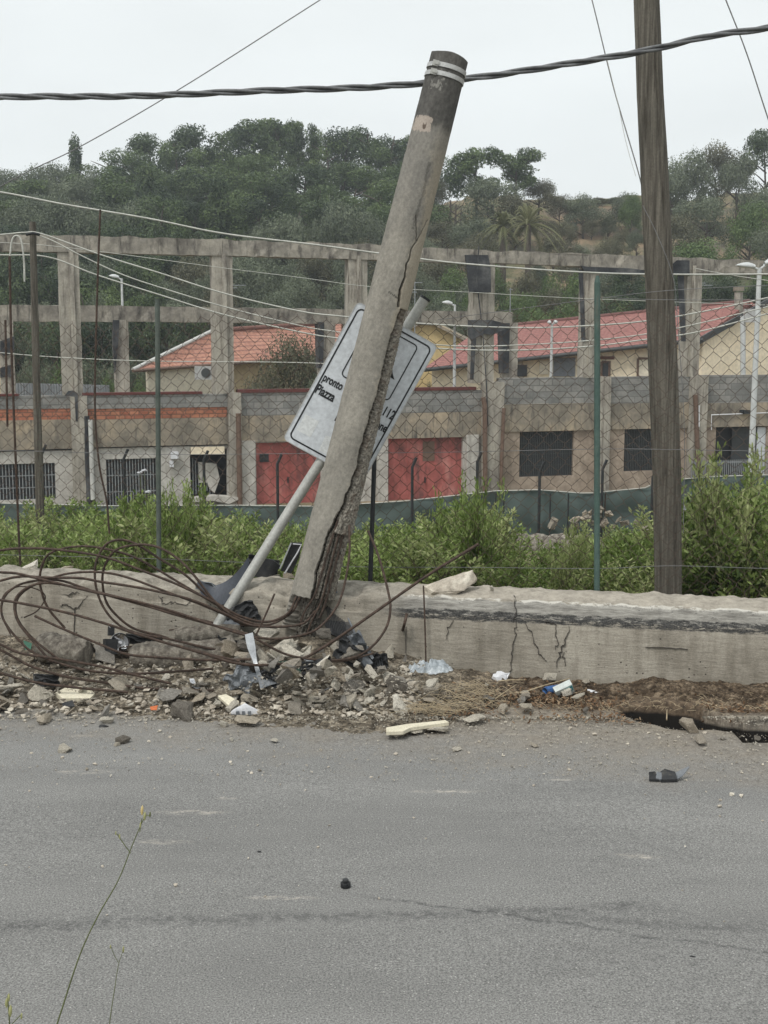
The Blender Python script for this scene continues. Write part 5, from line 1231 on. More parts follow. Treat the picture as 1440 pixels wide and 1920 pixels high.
# right hillside
for k_, px, py, Y, w_ in (('olive', 1325, 350, 100, 120), ('brownbush', 1270, 380, 96, 100), ('bright', 1410, 358, 98, 110), ('olive', 1440, 330, 104, 100), ('bright', 1300, 432, 88, 150), ('olive', 1215, 452, 86, 60), ('bright', 1370, 455, 86, 60),
        ('brownbush', 1150, 430, 93, 60), ('brownbush', 1040, 430, 95, 70), ('brownbush', 1060, 400, 104, 50), ('brownbush', 870, 440, 92, 110), ('olive', 800, 425, 92, 90), ('olive', 760, 450, 88, 90),
        ('brownbush', 905, 420, 97, 80), ('olive', 1010, 470, 86, 50), ('brownbush', 820, 330, 118, 60), ('brownbush', 1075, 440, 90, 60), ('olive', 1460, 400, 92, 120), ('brownbush', 1500, 440, 88, 140), ('bright', 1240, 460, 84, 70)): treepx(k_, px, py, Y, w_)
for px, py, Y, w_, k_ in ((1035, 405, 112, 46, 'brownbush'), (1068, 412, 108, 40, 'olive'), (1110, 405, 108, 44, 'brownbush'), (1140, 395, 112, 40, 'olive'), (1168, 418, 104, 40, 'brownbush'), (1195, 425, 100, 46, 'olive'), (1090, 447, 96, 50, 'olive'), (1125, 452, 93, 44, 'brownbush'),
        (1180, 458, 90, 50, 'brownbush'), (1060, 372, 120, 50, 'olive'), (1125, 368, 121, 60, 'brownbush'), (1155, 366, 121, 50, 'olive'), (1212, 372, 118, 50, 'brownbush'), (1150, 446, 96, 34, 'olive')): treepx(k_, px, py, Y, w_)
for k, (xa, ya, xb, yb, Y, lb) in enumerate(((1020, 462, 1068, 464, 88, 'short dark dry-stone terrace wall low on the slope right of the palms'), (1078, 440, 1185, 425, 98, 'long dark dry-stone terrace wall crossing the bare slope'), (1380, 455, 1460, 462, 86, 'dark dry-stone terrace wall near the right edge'))):
    A_, B_ = at(xa, ya, Y), at(xb, yb, Y); A_.z = gz(A_.x, Y); B_.z = gz(B_.x, Y); tw_ = MB(); V = []; n_ = 60
    for i in range(n_ + 1):
        p = A_.lerp(B_, i / n_); zb = gz(p.x, Y)
        for j in range(7): V.append((p.x + .06 * nz(i * .8, j), Y - .25 + .12 * nz(i * .7, j * .9, k) , zb - .4 + j * (1.5 + .3 * nz(i * .5, k)) / 6))
        for j in range(6, -1, -1): V.append((p.x, Y + .3, zb - .4 + j * (1.45 + .3 * nz(i * .5, k)) / 6))
    tw_.add(V, [(i * 14 + j, (i + 1) * 14 + j, (i + 1) * 14 + (j + 1) % 14, i * 14 + (j + 1) % 14) for i in range(n_) for j in range(14)] + [tuple(range(14)), tuple(reversed(range(n_ * 14, n_ * 14 + 14)))])
    tag(tw_.build('terrace_wall', M['drystone'], None, True), lb, 'stone wall')
# lower slopes seen between the beams
for px in range(-100, 900, 48):
    for py, Y in ((430, 90), (465, 85), (500, 80), (535, 76)):
        if px > 560 and trng.random() < .4: continue
        k_ = ('darkpine' if py < 520 else 'pine') if px < 320 else ('brownbush' if trng.random() < .35 else 'olive')
        treepx(trng.choice([k_, k_, 'olive']), px + trng.uniform(-20, 20), py + trng.uniform(-12, 12), Y + trng.uniform(-2, 2), trng.uniform(80, 120))
for px in range(740, 1500, 50):
    for py, Y in ((490, 82), (530, 78), (555, 75)):
        if py > 540 and px > 1180: continue
        k_ = trng.choice(['olive', 'darkpine', 'bright'] if px > 1100 else ['brownbush', 'olive', 'bright', 'bright'])
        treepx(k_, px + trng.uniform(-20, 20), py + trng.uniform(-10, 12), Y + trng.uniform(-2, 2), trng.uniform(60, 105))
for px in range(-60, 350, 40): treepx('olive' if trng.random() < .5 else 'darkpine', px + trng.uniform(-12, 12), 590 + trng.uniform(-10, 15), 68 + trng.uniform(-2, 2), trng.uniform(80, 110))
for px in range(0, 260, 42): treepx('bright' if trng.random() < .35 else 'olive', px + trng.uniform(-8, 8), 645 + trng.uniform(-12, 12), 60, trng.uniform(70, 95))
treepx('bright', 205, 690, 57, 60, 'small bright green bush above the parapet left of the cream house'); treepx('bright', 262, 700, 54, 60, 'small bright green bush at the corner of the cream house')
treepx('brownbush', 545, 608, 52, 150, 'large brownish bush covering the right end of the terracotta roof', 0); treepx('brownbush', 495, 655, 51, 110, 'dull brown bush in front of the terracotta-roofed house', 1); treepx('olive', 600, 640, 51, 90)
treepx('brownbush', 810, 690, 56, 40)
# palms
def palm(px, py, Y, label, seed, sc=1.0):
    rs = random.Random(seed); top = at(px, py, Y); base = Vector((top.x, Y, gz(top.x, Y))); o = empty('palm_tree', base); tag(o, label, 'palm tree')
    h = (top - base).z
    MB().tube([(0, 0, -.2), (.05, 0, h * .5), (0, 0, h)], [.26, .2, .22], 9).build('trunk', M['bark'], o)
    mbk = MB()
    for k in range(52):
        a = rs.uniform(0, 6.28); el = rs.uniform(-.45, 1.45); L = rs.uniform(1.7, 2.5) * sc; P = []
        for i in range(9):
            t = i / 8; P.append(Vector((math.cos(a) * L * t * math.cos(el), math.sin(a) * L * t * math.cos(el), h + L * t * math.sin(el) - 1.0 * t ** 2.4 * L * .55)))
        mbk.tube(P, [.03, .028, .025, .022, .02, .016, .012, .01, .006], 4)
        side = Vector((-math.sin(a), math.cos(a), 0))
        for i in range(1, 9):
            for sg_ in (-1, 1):
                for s2_ in range(3):
                    p = P[i - 1].lerp(P[i], s2_ / 3); d = (P[i] - P[i - 1]).normalized(); e = p + side * sg_ * .22 * math.sin(math.pi * (.15 + .8 * i / 9)) + d * .3 + Vector((0, 0, -.06)); mbk.add([p, p + d * .06, e], [(0, 1, 2)])
    c_ = mbk.build('fronds', M['palmleaf'], o); n = len(c_.data.vertices); at_ = c_.data.attributes.new('var', 'FLOAT', 'POINT'); at_.data.foreach_set('value', [rs.uniform(.2, .9) for _ in range(n)])
palm(943, 425, 84, 'left and smaller of the two palms on the hillside', 1, .85); palm(990, 420, 84, 'right and larger of the two palms on the hillside', 2, 1.15)
# bare trunks in the gap right of the pole
for k, px in enumerate((842, 852, 862)):
    b0 = at(px, 470, 110); t0 = at(px + 3, 375 + 8 * k, 110); mbk = MB(); mbk.tube([Vector((0, 0, -2)), (t0 - b0) * .5, t0 - b0], [.16, .12, .06], 6)
    for q in range(9): z = (t0.z - b0.z) * (.3 + .07 * q); mbk.tube([(0, 0, z), ((-1) ** q * .7, 0, z + .5), ((-1) ** q * 1.0, .2, z + 1.1)], [.05, .035, .015], 4)
    o = mbk.build('bare_tree', M['bark']); o.location = b0; tag(o, ['leftmost', 'middle', 'rightmost'][k] + ' of three thin bare trunks in the skyline gap right of the pole', 'tree')

# shrubs growing up against the back of the wall
def shrub_mesh(seed, n_st=15, hgt=1.0, spread=.5):
    rs = np.random.RandomState(seed); C_ = []; A_ = []; va = []; tb = MB()
    for k in range(n_st):
        a = rs.uniform(0, 6.28); r0 = rs.uniform(0, .3) * spread; r1 = rs.uniform(.2, 1) * spread; h = hgt * rs.uniform(.6, 1.05)
        P = catmull([(r0 * math.cos(a), r0 * math.sin(a), 0), (lerp(r0, r1, .5) * math.cos(a + .2), lerp(r0, r1, .5) * math.sin(a + .2), h * .5), (r1 * math.cos(a), r1 * math.sin(a), h)], 8)
        tb.tube(P, [.008 * (1 - .045 * i) for i in range(len(P))], 4, caps=False)
        vb = rs.uniform(.2, .7)
        for i, p in enumerate(P):
            t = i / (len(P) - 1)
            for q in range(15 if t > .12 else 4):
                d = rs.normal(size=3); d[2] = abs(d[2]) * .7 + .35; d /= np.linalg.norm(d); L = rs.uniform(.018, .034)
                C_.append(np.array(p) + d * L * 1.6 + rs.normal(size=3) * .022 + np.array([0, 0, rs.uniform(0, .05)])); A_.append((d, L)); va.append(min(1, max(0, vb + (.25 if t > .8 else 0) + rs.normal() * .18)))
    n = len(C_); Pn = np.empty((n, 6, 3))
    for i, (c_, (d, L)) in enumerate(zip(C_, A_)):
        s_ = np.cross(d, rs.normal(size=3)); s_ /= np.linalg.norm(s_) + 1e-9; w2 = L * .36; up_ = np.cross(s_, d) * L * .12
        Pn[i, 0] = c_ - d * L; Pn[i, 1] = c_ - d * L * .1 + s_ * w2 + up_; Pn[i, 2] = c_ + d * L * .45 + s_ * w2 * .8 + up_; Pn[i, 3] = c_ + d * L + up_ * -1; Pn[i, 4] = c_ + d * L * .45 - s_ * w2 * .8 + up_; Pn[i, 5] = c_ - d * L * .1 - s_ * w2 + up_
    me = bpy.data.meshes.new('shrub_foliage'); me.vertices.add(6 * n); me.vertices.foreach_set('co', Pn.reshape(-1)); me.loops.add(6 * n); me.loops.foreach_set('vertex_index', np.arange(6 * n))
    me.polygons.add(n); me.polygons.foreach_set('loop_start', np.arange(n) * 6); me.polygons.foreach_set('loop_total', np.full(n, 6)); me.update(calc_edges=True)
    a = me.attributes.new('var', 'FLOAT', 'POINT'); a.data.foreach_set('value', np.repeat(np.array(va), 6)); me.materials.append(M['shrubleaf2' if seed % 3 == 2 else 'shrubleaf'])
    k = tb.build('stems', M['stem']); tm = k.data; bpy.data.objects.remove(k); return me, tm
SHR = [shrub_mesh(10 + i, 18 + 2 * i, 1.0, .42 + .05 * (i % 3)) for i in range(6)]
TOPS = [(-300, 975), (0, 968), (40, 955), (110, 950), (150, 962), (190, 958), (235, 940), (270, 948), (320, 925), (350, 955), (400, 960), (450, 975), (500, 965), (560, 985), (640, 985), (720, 985), (800, 960), (860, 930), (900, 940), (935, 1010), (960, 1040), (1020, 1055), (1060, 1010), (1120, 1000), (1180, 985), (1225, 1000), (1270, 990), (1300, 930), (1350, 915), (1400, 915), (1440, 925), (1700, 900)]
srng = random.Random(31); ns = 0
def shrub(X, Y, ztop, label=None, slim=1.0):
    zb = gz(X, Y); h = max(.4, (ztop - zb) * .9); me, tm = SHR[srng.randrange(6)]; o = empty('leafy_shrub', (X, Y, zb), srng.uniform(0, 6.28)); wv = srng.uniform(.85, 1.25) * min(1.4, max(.8, h)) * slim; o.scale = (wv, wv, h)
    for m_, nm in ((me, 'foliage'), (tm, 'stems')):
        c_ = bpy.data.objects.new(nm, m_); COL.objects.link(c_); c_.parent = o
    if label: tag(o, label, 'shrub')
    else: tag(o, 'leafy green shrub in the thicket between the roadside wall and the netting fence', 'shrub', 'green shrubs in the thicket behind the wall')
for Yr, dy, st in ((12.6, 55, .34), (13.3, 38, .36), (14.2, 22, .40), (15.4, 8, .46), (17.0, -6, .52), (19.5, -2, .62), (22.5, 12, .75)):
    X = -.37 * Yr - .5
    while X < .37 * Yr + .6:
        Y = max(Yw(X) + 1.05, Yr + srng.uniform(-.3, .3)); px = 720 + F * X / Y
        yt = interp(px, [a for a, _ in TOPS], [b_ for _, b_ in TOPS]) + dy * srng.uniform(.6, 1.3) + srng.uniform(-12, 34)
        if 930 < px < 1045 and Y > 13.8: yt = max(yt, 1062)
        z = at(px, yt, Y).z
        if z - gz(X, Y) > .3: shrub(X, Y, z); ns += 1
        X += st * srng.uniform(.75, 1.25)
for px, py, Y, lb in ((1385, 845, 12.5, 'tallest shrub shoot, rising over the doorway at the right edge'), (893, 900, 13, 'tall shrub shoot overlapping the right red garage door'), (1330, 878, 13, 'tall bushy shrub immediately right of the timber pole'), (320, 908, 13.2, 'tall shrub shoot just right of the grey-green fence post'),
                       (1440, 905, 12.8, 'broad tall shrub cut by the right edge of the photo'), (850, 925, 14, 'slim shrub shoot in front of the right red garage door'), (368, 905, 13.5, 'slim shrub shoot in front of the smashed window'), (240, 930, 13, 'leafy shrub below the barred window, left of the grey-green post'), (1068, 985, 12.8, 'leafy shrub shoot left of the green fence post')):
    p = at(px, py, Y); shrub(p.x, Y, p.z, lb, .42 if px < 1300 else .8)
# low green growth on the ground under the shrubs
rs = np.random.RandomState(9); n = 26000
X = rs.uniform(-8, 8, n); Yv = rs.uniform(11.9, 26, n); keep = np.array([Yv[i] > Yw(X[i]) + .8 and abs(X[i]) < .4 * Yv[i] for i in range(n)]); X, Yv = X[keep], Yv[keep]
Zv = np.array([gz(a, b_) for a, b_ in zip(X, Yv)]) + rs.uniform(.0, .38, len(X)) * (Yv < 20) + .03
me = leaves_mesh('weeds', np.stack([X, Yv, Zv], 1), np.tile([0, -.3, .8], (len(X), 1)), .06, .3, rs.uniform(.1, .8, len(X)), rs, up=1.2); me.materials.append(M['shrubleaf'])
o = bpy.data.objects.new('ground_weeds', me); COL.objects.link(o); tag(o, 'low green weeds covering the ground behind the wall', 'weeds', kind='stuff')
# flower heads left
for k, (px, py) in enumerate(((262, 886), (270, 882), (277, 922))):
    p = at(px, py, 13.2); mbk = MB(); q = Vector((0, 0, 0)); mbk.tube([Vector((.02, 0, -.5)), Vector((.01, 0, -.2)), q], .003, 5); st_ = mbk
    o = empty('white_flower', p + Vector((0, 0, -.5))); tag(o, ('lower left', 'upper', 'lowest')[k] + ' of the white flower heads beside the grey-green post', 'flower'); st_.build('stalk', M['weed'], o).location = (0, 0, .5)
    h = MB(); 
    for i in range(14): a = i * 2.4; r_ = .012 * math.sqrt(i / 3); h.box(r_ * math.cos(a) - .006, r_ * math.cos(a) + .006, r_ * math.sin(a) - .006, r_ * math.sin(a) + .006, .494, .506 + .004 * (i % 3))
    h.build('flower_head', M['whiteplastic'], o)

# ------------------------------------------------------------ rubble
m, nt, b = nmat('broken_concrete'); v = coords(nt, rnd=True); oi = nt.nodes.new('ShaderNodeObjectInfo')
n = noise_n(nt, v, 14, 8, .7); n2 = noise_n(nt, v, 60, 5, .75)
r0 = ramp(nt, [(0, (.2, .18, .155)), (.25, (.36, .345, .32)), (.45, (.46, .40, .32)), (.7, (.6, .56, .48)), (1, (.85, .81, .72))]); nt.links.new(oi.outputs['Random'], r0.inputs[0])
c = mixc(nt, 1, r0.outputs[0], mixc(nt, mrange(nt, n, .3, .7), (.6, .58, .56), (1.3, 1.3, 1.28)), 'MULTIPLY')
c = mixc(nt, 1, c, mixc(nt, mrange(nt, n2, .35, .65), (.55, .54, .53), (1.2, 1.2, 1.2)), 'MULTIPLY')
nt.links.new(c, b.inputs['Base Color']); b.inputs['Roughness'].default_value = .95; b.inputs['Specular IOR Level'].default_value = .15; bumpn(nt, b, mathn(nt, 'ADD', n, mathn(nt, 'MULTIPLY', n2, .6)), .9, .02)
M['rubble'] = m
def chunk_mesh(seed, dims=(1, 1, 1), pts=13, sub=2, rough=.07):
    rs = random.Random(seed); bm = bmesh.new()
    for _ in range(pts):
        v_ = Vector([rs.uniform(-1, 1) for _ in range(3)]); k = max(abs(v_.x), abs(v_.y), abs(v_.z)); v_ = v_ / k * rs.uniform(.75, 1)
        bm.verts.new((v_.x * dims[0] / 2, v_.y * dims[1] / 2, v_.z * dims[2] / 2))
    r_ = bmesh.ops.convex_hull(bm, input=bm.verts); bmesh.ops.delete(bm, geom=list({g for g in r_['geom_interior'] + r_['geom_unused'] if isinstance(g, bmesh.types.BMVert)}), context='VERTS')
    bmesh.ops.triangulate(bm, faces=bm.faces)
    bmesh.ops.subdivide_edges(bm, edges=bm.edges, cuts=sub, use_grid_fill=True); bmesh.ops.triangulate(bm, faces=bm.faces)
    bm.normal_update(); s_ = min(dims)
    for v_ in bm.verts:
        f = fb(v_.co.x * 3 / s_ + seed, v_.co.y * 3 / s_, v_.co.z * 3 / s_); g_ = nz(v_.co.x * 9 / s_, v_.co.y * 9 / s_ + seed, v_.co.z * 9 / s_)
        v_.co += v_.normal * (rough * f + rough * .5 * g_) * s_
    bmesh.ops.recalc_face_normals(bm, faces=bm.faces)
    me = bpy.data.meshes.new('chunk'); bm.to_mesh(me); bm.free(); me.materials.append(M['rubble']); return me
CH = [chunk_mesh(i, (1, rr_, hh_)) for i, (rr_, hh_) in enumerate([(.8, .6), (.7, .5), (.9, .35), (.6, .3), (.75, .7), (.5, .4), (.8, .25), (.55, .55), (.9, .5), (.65, .22), (.7, .8), (.45, .3), (.8, .45), (.6, .6)])]
def surf(X, Y): return roadz(X, Y) + mound(X, Y)
# the fine debris bed the lumps lie in
mb = MB(); nu, nv = 640, 90
def bed(a, c_):
    X = lerp(-4.6, 4.6, a); yw = Yw(X) + .04; dep = lerp(1.75, .62, sm(.1, 1.2, X)) * (1 + .10 * fb(X * 2.3, 1)) ; Y = yw - dep * (1 - c_)
    if X > 1.4: 
        dep = min(dep, yw - interp(X, [p.x for p in CREV], [p.y for p in CREV]) - .30); Y = yw - dep * (1 - c_)
    e = min(1, (1 - abs(2 * a - 1)) * 30) * sm(0, .22, c_)
    g = .022 * abs(nz(X * 21, Y * 21)) + .016 * abs(nz(X * 47, Y * 47, 3)) + .02 * fb(X * 6, Y * 6, 9)
    z = roadz(X, Y) + (mound(X, Y) + g) * e - .012 + .014 * e
    return (X, Y, z)
mb.grid(bed, nu, nv)
m, nt, b = nmat('rubble_dust'); v = coords(nt); n = noise_n(nt, v, 9, 8, .75); vo = nt.nodes.new('ShaderNodeTexVoronoi'); vo.inputs['Scale'].default_value = 42; nt.links.new(v, vo.inputs['Vector'])
s = nt.nodes.new('ShaderNodeSeparateXYZ'); nt.links.new(v, s.inputs[0])
r1 = ramp(nt, [(.34, (.045, .038, .03)), (.5, (.14, .12, .095)), (.66, (.36, .32, .26))]); nt.links.new(n, r1.inputs[0])
r2 = ramp(nt, [(.34, (.03, .022, .016)), (.5, (.085, .064, .046)), (.66, (.24, .19, .14))]); nt.links.new(n, r2.inputs[0])
c = mixc(nt, mrange(nt, mathn(nt, 'ADD', s.outputs[0], mathn(nt, 'MULTIPLY', n, .6)), .8, 1.5), r1.outputs[0], r2.outputs[0])
vs_ = nt.nodes.new('ShaderNodeSeparateXYZ'); nt.links.new(vo.outputs['Color'], vs_.inputs[0])
c = mixc(nt, 1, c, mixc(nt, vs_.outputs[0], (.5, .5, .5), (1.5, 1.48, 1.42)), 'MULTIPLY')
nt.links.new(c, b.inputs['Base Color']); b.inputs['Roughness'].default_value = 1; b.inputs['Specular IOR Level'].default_value = .1; bumpn(nt, b, mathn(nt, 'ADD', n, mathn(nt, 'MULTIPLY', vo.outputs['Distance'], -1)), .8, .02)
tag(mb.build('rubble_dust', m), 'grey and brown dust and fine grit lying along the foot of the wall', 'debris', kind='stuff')

crng = random.Random(2024)
def rot_e(tilt=.5): return (crng.uniform(-tilt, tilt), crng.uniform(-tilt, tilt), crng.uniform(0, 6.28))
def chunk(X, Y, z, size, mesh=None, name='concrete_chunk', sq=1.0, tilt=.5, label=None, group=None, rot=None):
    me = mesh or CH[crng.randrange(len(CH))]; o = bpy.data.objects.new(name, me); COL.objects.link(o); o.location = (X, Y, z); o.rotation_euler = rot or rot_e(tilt); o.scale = (size, size * crng.uniform(.8, 1.15), size * sq)
    return tag(o, label, 'concrete chunk', group)
def chunkpx(px, py, wpx, **k):      # py = bottom of the lump on the ground/mound
    p = gr(px, py, 0)
    for _ in range(8): p = gr(px, py, surf(p.x, p.y))
    s_ = wpx / ppm(p.y); return chunk(p.x, min(p.y, Yw(p.x) - s_ * .35), p.z + s_ * .2 * k.get('sq', 1) + (.022 if py < 1345 else 0), s_, **k)
M['stones'] = mk('loose_stone', [(.3, (.28, .245, .2)), (.5, (.46, .41, .34)), (.7, (.7, .65, .55))], 5, bump=.4)
FLATM = [chunk_mesh(60 + i, (1, .6, .16), 12, 2, .1) for i in range(4)]
BIGM = [chunk_mesh(80 + i, (1, .7, .62), 16, 3, .09) for i in range(4)]
NOT = [(82, 1355, 40, None, 'pale jagged lump lowest at the far left of the rubble edge'), (122, 1408, 32, None, 'pale concrete lump lying alone on the road at the left'), (231, 1394, 34, None, 'grey stone pair on the road left of the white shell fragment'),
       (218, 1398, 14, None, 'tiny pale stone touching the grey stone on the road'), (345, 1345, 62, 'b', 'large wide rubble lump at the road edge left of the white shell fragment'), (463, 1360, 62, 'f', 'flat crumbly slab lying just below the white shell fragment'), (420, 1362, 22, None, 'small stone left of the flat slab below the white shell fragment'),
       (740, 1383, 40, 'f', 'pale ended flat slab lying lowest on the road, left piece of three'), (780, 1375, 52, 'f', 'middle of the three flat slab pieces on the road'), (820, 1375, 48, 'f', 'right crumbly piece of the three flat slabs on the road'),
       (857, 1407, 22, None, 'single small stone on the road below the three flat slabs'), (890, 1356, 58, 'f', 'flat tan slab lying at the edge of the straw heap'), (1000, 1400, 24, None, 'small crumbly tan lump alone on the road right of centre'), (1312, 1394, 44, 'f', 'flat pale stone on the road below the black crevice'),
       (1355, 1387, 16, None, 'dark stone on the road right of the flat pale stone'), (1420, 1388, 28, 'f', 'pale flat flake on the road at the right edge'), (1290, 1370, 42, None, 'grey lump wedged at the lower lip of the crevice'), (514, 1392, 20, None, 'two-tone cube of concrete on the road below the rubble'),
       (434, 1389, 12, None, 'tiny stone on the road below the white shell fragment'), (487, 1446, 11, None, 'lone tiny white-topped stone in the middle of the road'), (163, 1444, 11, None, 'tiny black stone beside a pale scuff on the road'),
       (1085, 1316, 36, 'f', 'pale pinkish slab just below the discarded carton'), (985, 1336, 46, 'f', 'tilted tan slab at the dirt edge below the straw'), (200, 1356, 30, None, 'flattish grey lump on the left road edge'), (660, 1300, 46, 'b', 'pale squared block lying in the middle of the rubble'), (605, 1280, 40, 'b', 'tilted pale block under the bent grey sheet'),
       (520, 1305, 34, 'b', 'pointed pale shard standing in front of the grey sheet'), (655, 1330, 40, None, 'broken tan lump low in the rubble below the squared block')]
for px, py, w_, k_, lb in NOT: chunkpx(px, py, w_, mesh=FLATM[crng.randrange(4)] if k_ == 'f' else BIGM[crng.randrange(4)] if k_ == 'b' else None, label=lb, tilt=.15 if k_ == 'f' else .4)
for i in range(160):     # lumps of the main heap, bigger first
    px = crng.uniform(-80, 770); py = 1345 - 105 * crng.random() ** 1.1
    if px > 720: py = max(py, 1265)
    chunkpx(px, py, 15 + 42 * crng.random() ** 2.0, tilt=.8, mesh=crng.choice(CH + FLATM * 2), sq=crng.uniform(.55, 1.05), label='small broken concrete lump in the rubble strip below the wall', group='concrete lumps in the rubble strip')
for i in range(62):     # piled round the foot of the pole
    px = crng.gauss(565, 95); py = crng.uniform(1222, 1290); p = gr(px, py, .3)
    for _ in range(6): p = gr(px, py, surf(p.x, p.y))
    s_ = crng.uniform(.07, .24); 
    if p.y > Yw(p.x) - .06: continue
    chunk(p.x, p.y, p.z + s_ * .3 + .02, s_, tilt=.9, mesh=crng.choice(CH + FLATM * 2), label='concrete lump piled around the foot of the snapped pole', group='concrete lumps at the foot of the pole')
for i in range(22):
    px = crng.uniform(760, 1140); py = crng.uniform(1275, 1345) ; chunkpx(px, py, crng.uniform(12, 34), label='small stone scattered among the straw and dirt right of the heap', group='stones among the straw')
for px, py, w_ in ((60, 1072, 46), (112, 1080, 30)): pass
# beyond the 300 largest lumps the rest is one object
mb = MB()
def add_stone(px, py, wpx):
    p = gr(px, py, 0)
    for _ in range(6): p = gr(px, py, surf(p.x, p.y))
    s_ = wpx / ppm(p.y)
    if p.y > Yw(p.x) - s_ * .5: return
    me = CH[crng.randrange(len(CH))]; Mx = Matrix.Translation(p + Vector((0, 0, s_ * .2 + (.012 if py < 1345 else 0)))) @ Matrix.Rotation(crng.uniform(0, 6.3), 4, 'Z') @ Matrix.Rotation(crng.uniform(-.7, .7), 4, 'X') @ Matrix.Scale(s_, 4)
    mb.add([Mx @ v_.co for v_ in me.vertices], [tuple(f_.vertices) for f_ in me.polygons])
for i in range(620): add_stone(crng.uniform(-80, 780), 1347 - 100 * crng.random() ** 1.1, crng.uniform(7, 17))
for i in range(230):
    px = crng.uniform(-60, 1460); add_stone(px, (1350 + 130 * crng.random() ** 1.9 if i < 190 else crng.uniform(1480, 1720)) + (25 if px > 1150 else 0), 2.5 + 8 * crng.random() ** 2)
tag(mb.build('loose_stones', M['stones']), 'many small loose stones strewn through the rubble and over the asphalt', 'stones', kind='stuff')
# grit: too many to count
rs = random.Random(12); mb = MB(); tet = [(0, 1, 2), (0, 3, 1), (1, 3, 2), (2, 3, 0)]
for i in range(9000):
    px = rs.uniform(-100, 1500); k = rs.random()
    py = rs.uniform(1240, 1352) if k < .6 and px < 800 else 1345 + 120 * rs.random() ** 2.4
    p = gr(px, py, 0); p = gr(px, py, surf(p.x, p.y) + .01)
    if p.y > Yw(p.x) - .02: continue
    s_ = rs.uniform(.004, .016) * (1.3 if py < 1350 else .8); q = [Vector((rs.uniform(-1, 1), rs.uniform(-1, 1), rs.uniform(-.4, .8))) * s_ + p for _ in range(4)]; mb.add(q, tet)
M['grit'] = mk('stone_grit', [(.3, (.16, .14, .11)), (.5, (.33, .3, .25)), (.7, (.55, .52, .45))], 24, bump=0)
tag(mb.build('stone_grit', M['grit']), 'fine stone grit strewn over the rubble and the road edge', 'grit', kind='stuff')
# wall-top lumps and big pieces
def place(name, cat, label, mesh, px, py, Y, size, rot, sc=(1, 1, 1), mat=None):
    p = at(px, py, Y); o = bpy.data.objects.new(name, mesh); COL.objects.link(o); o.location = p; o.rotation_euler = rot; o.scale = (size * sc[0], size * sc[1], size * sc[2]); return tag(o, label, cat)
place('concrete_chunk', 'concrete chunk', 'pale hooked concrete lump on top of the wall at the far left', BIGM[0], 62, 1064, 11.5, .19, (.2, -.3, .4), (1, .8, .7))
place('concrete_chunk', 'concrete chunk', 'flat pale flake beside the hooked lump on the wall top', FLATM[1], 86, 1073, 11.45, .12, (.5, .3, .4))
place('concrete_chunk', 'concrete chunk', 'grey rounded lump on the wall top, left, leaning up to the right', BIGM[1], 120, 1068, 11.5, .2, (.1, -.5, .2), (1, .6, .5))
slab = place('concrete_chunk', 'concrete chunk', 'large slanted ribbed slab lying on top of the wall right of the pole', chunk_mesh(301, (1, .5, .26), 22, 4, .06), 846, 1097, Yw(.5) + .26, .48, (.1, -.3, .12)); slab.data.materials.clear(); slab.data.materials.append(M['stones'])
place('concrete_chunk', 'concrete chunk', 'small stone under the right end of the slanted slab on the wall', CH[1], 862, 1110, Yw(.55) + .24, .09, (.4, .3, 1)); place('concrete_chunk', 'concrete chunk', 'small upright stone on the wall top right of the slanted slab', CH[4], 921, 1104, Yw(.9) + .25, .055, (.1, 1.3, 1))
for k, (px, py, s_) in enumerate(((505, 1092, .13), (530, 1098, .16), (540, 1082, .12), (518, 1080, .1), (480, 1098, .1))):
    place('concrete_chunk', 'concrete chunk', 'concrete lump on the wall top between the sign pipe and the pole', CH[k * 2 % 14], px, py, 11.2, s_, rot_e(.6))['group'] = 'lumps on the wall top beside the pole'
for k, (px, py) in enumerate(((672, 1102), (650, 1104), (250, 1093), (268, 1098))):
    place('concrete_flake', 'concrete flake', ('white triangular flake on the wall top right of the pole', 'small pale flake on the wall top beside the triangular flake', 'pale flake on the wall top left of the sign pipe', 'small grey flake on the wall top left of the sign pipe')[k], FLATM[k], px, py, (10.95, 10.95, 11.4, 11.4)[k], (.12, .09, .1, .07)[k], (.3, .2, k), mat=None)
M['oldconc'] = mk('rough_broken_concrete', [(.34, (.1, .085, .07)), (.5, (.235, .21, .175)), (.66, (.42, .385, .325))], 16, bump=1, bdist=.03)
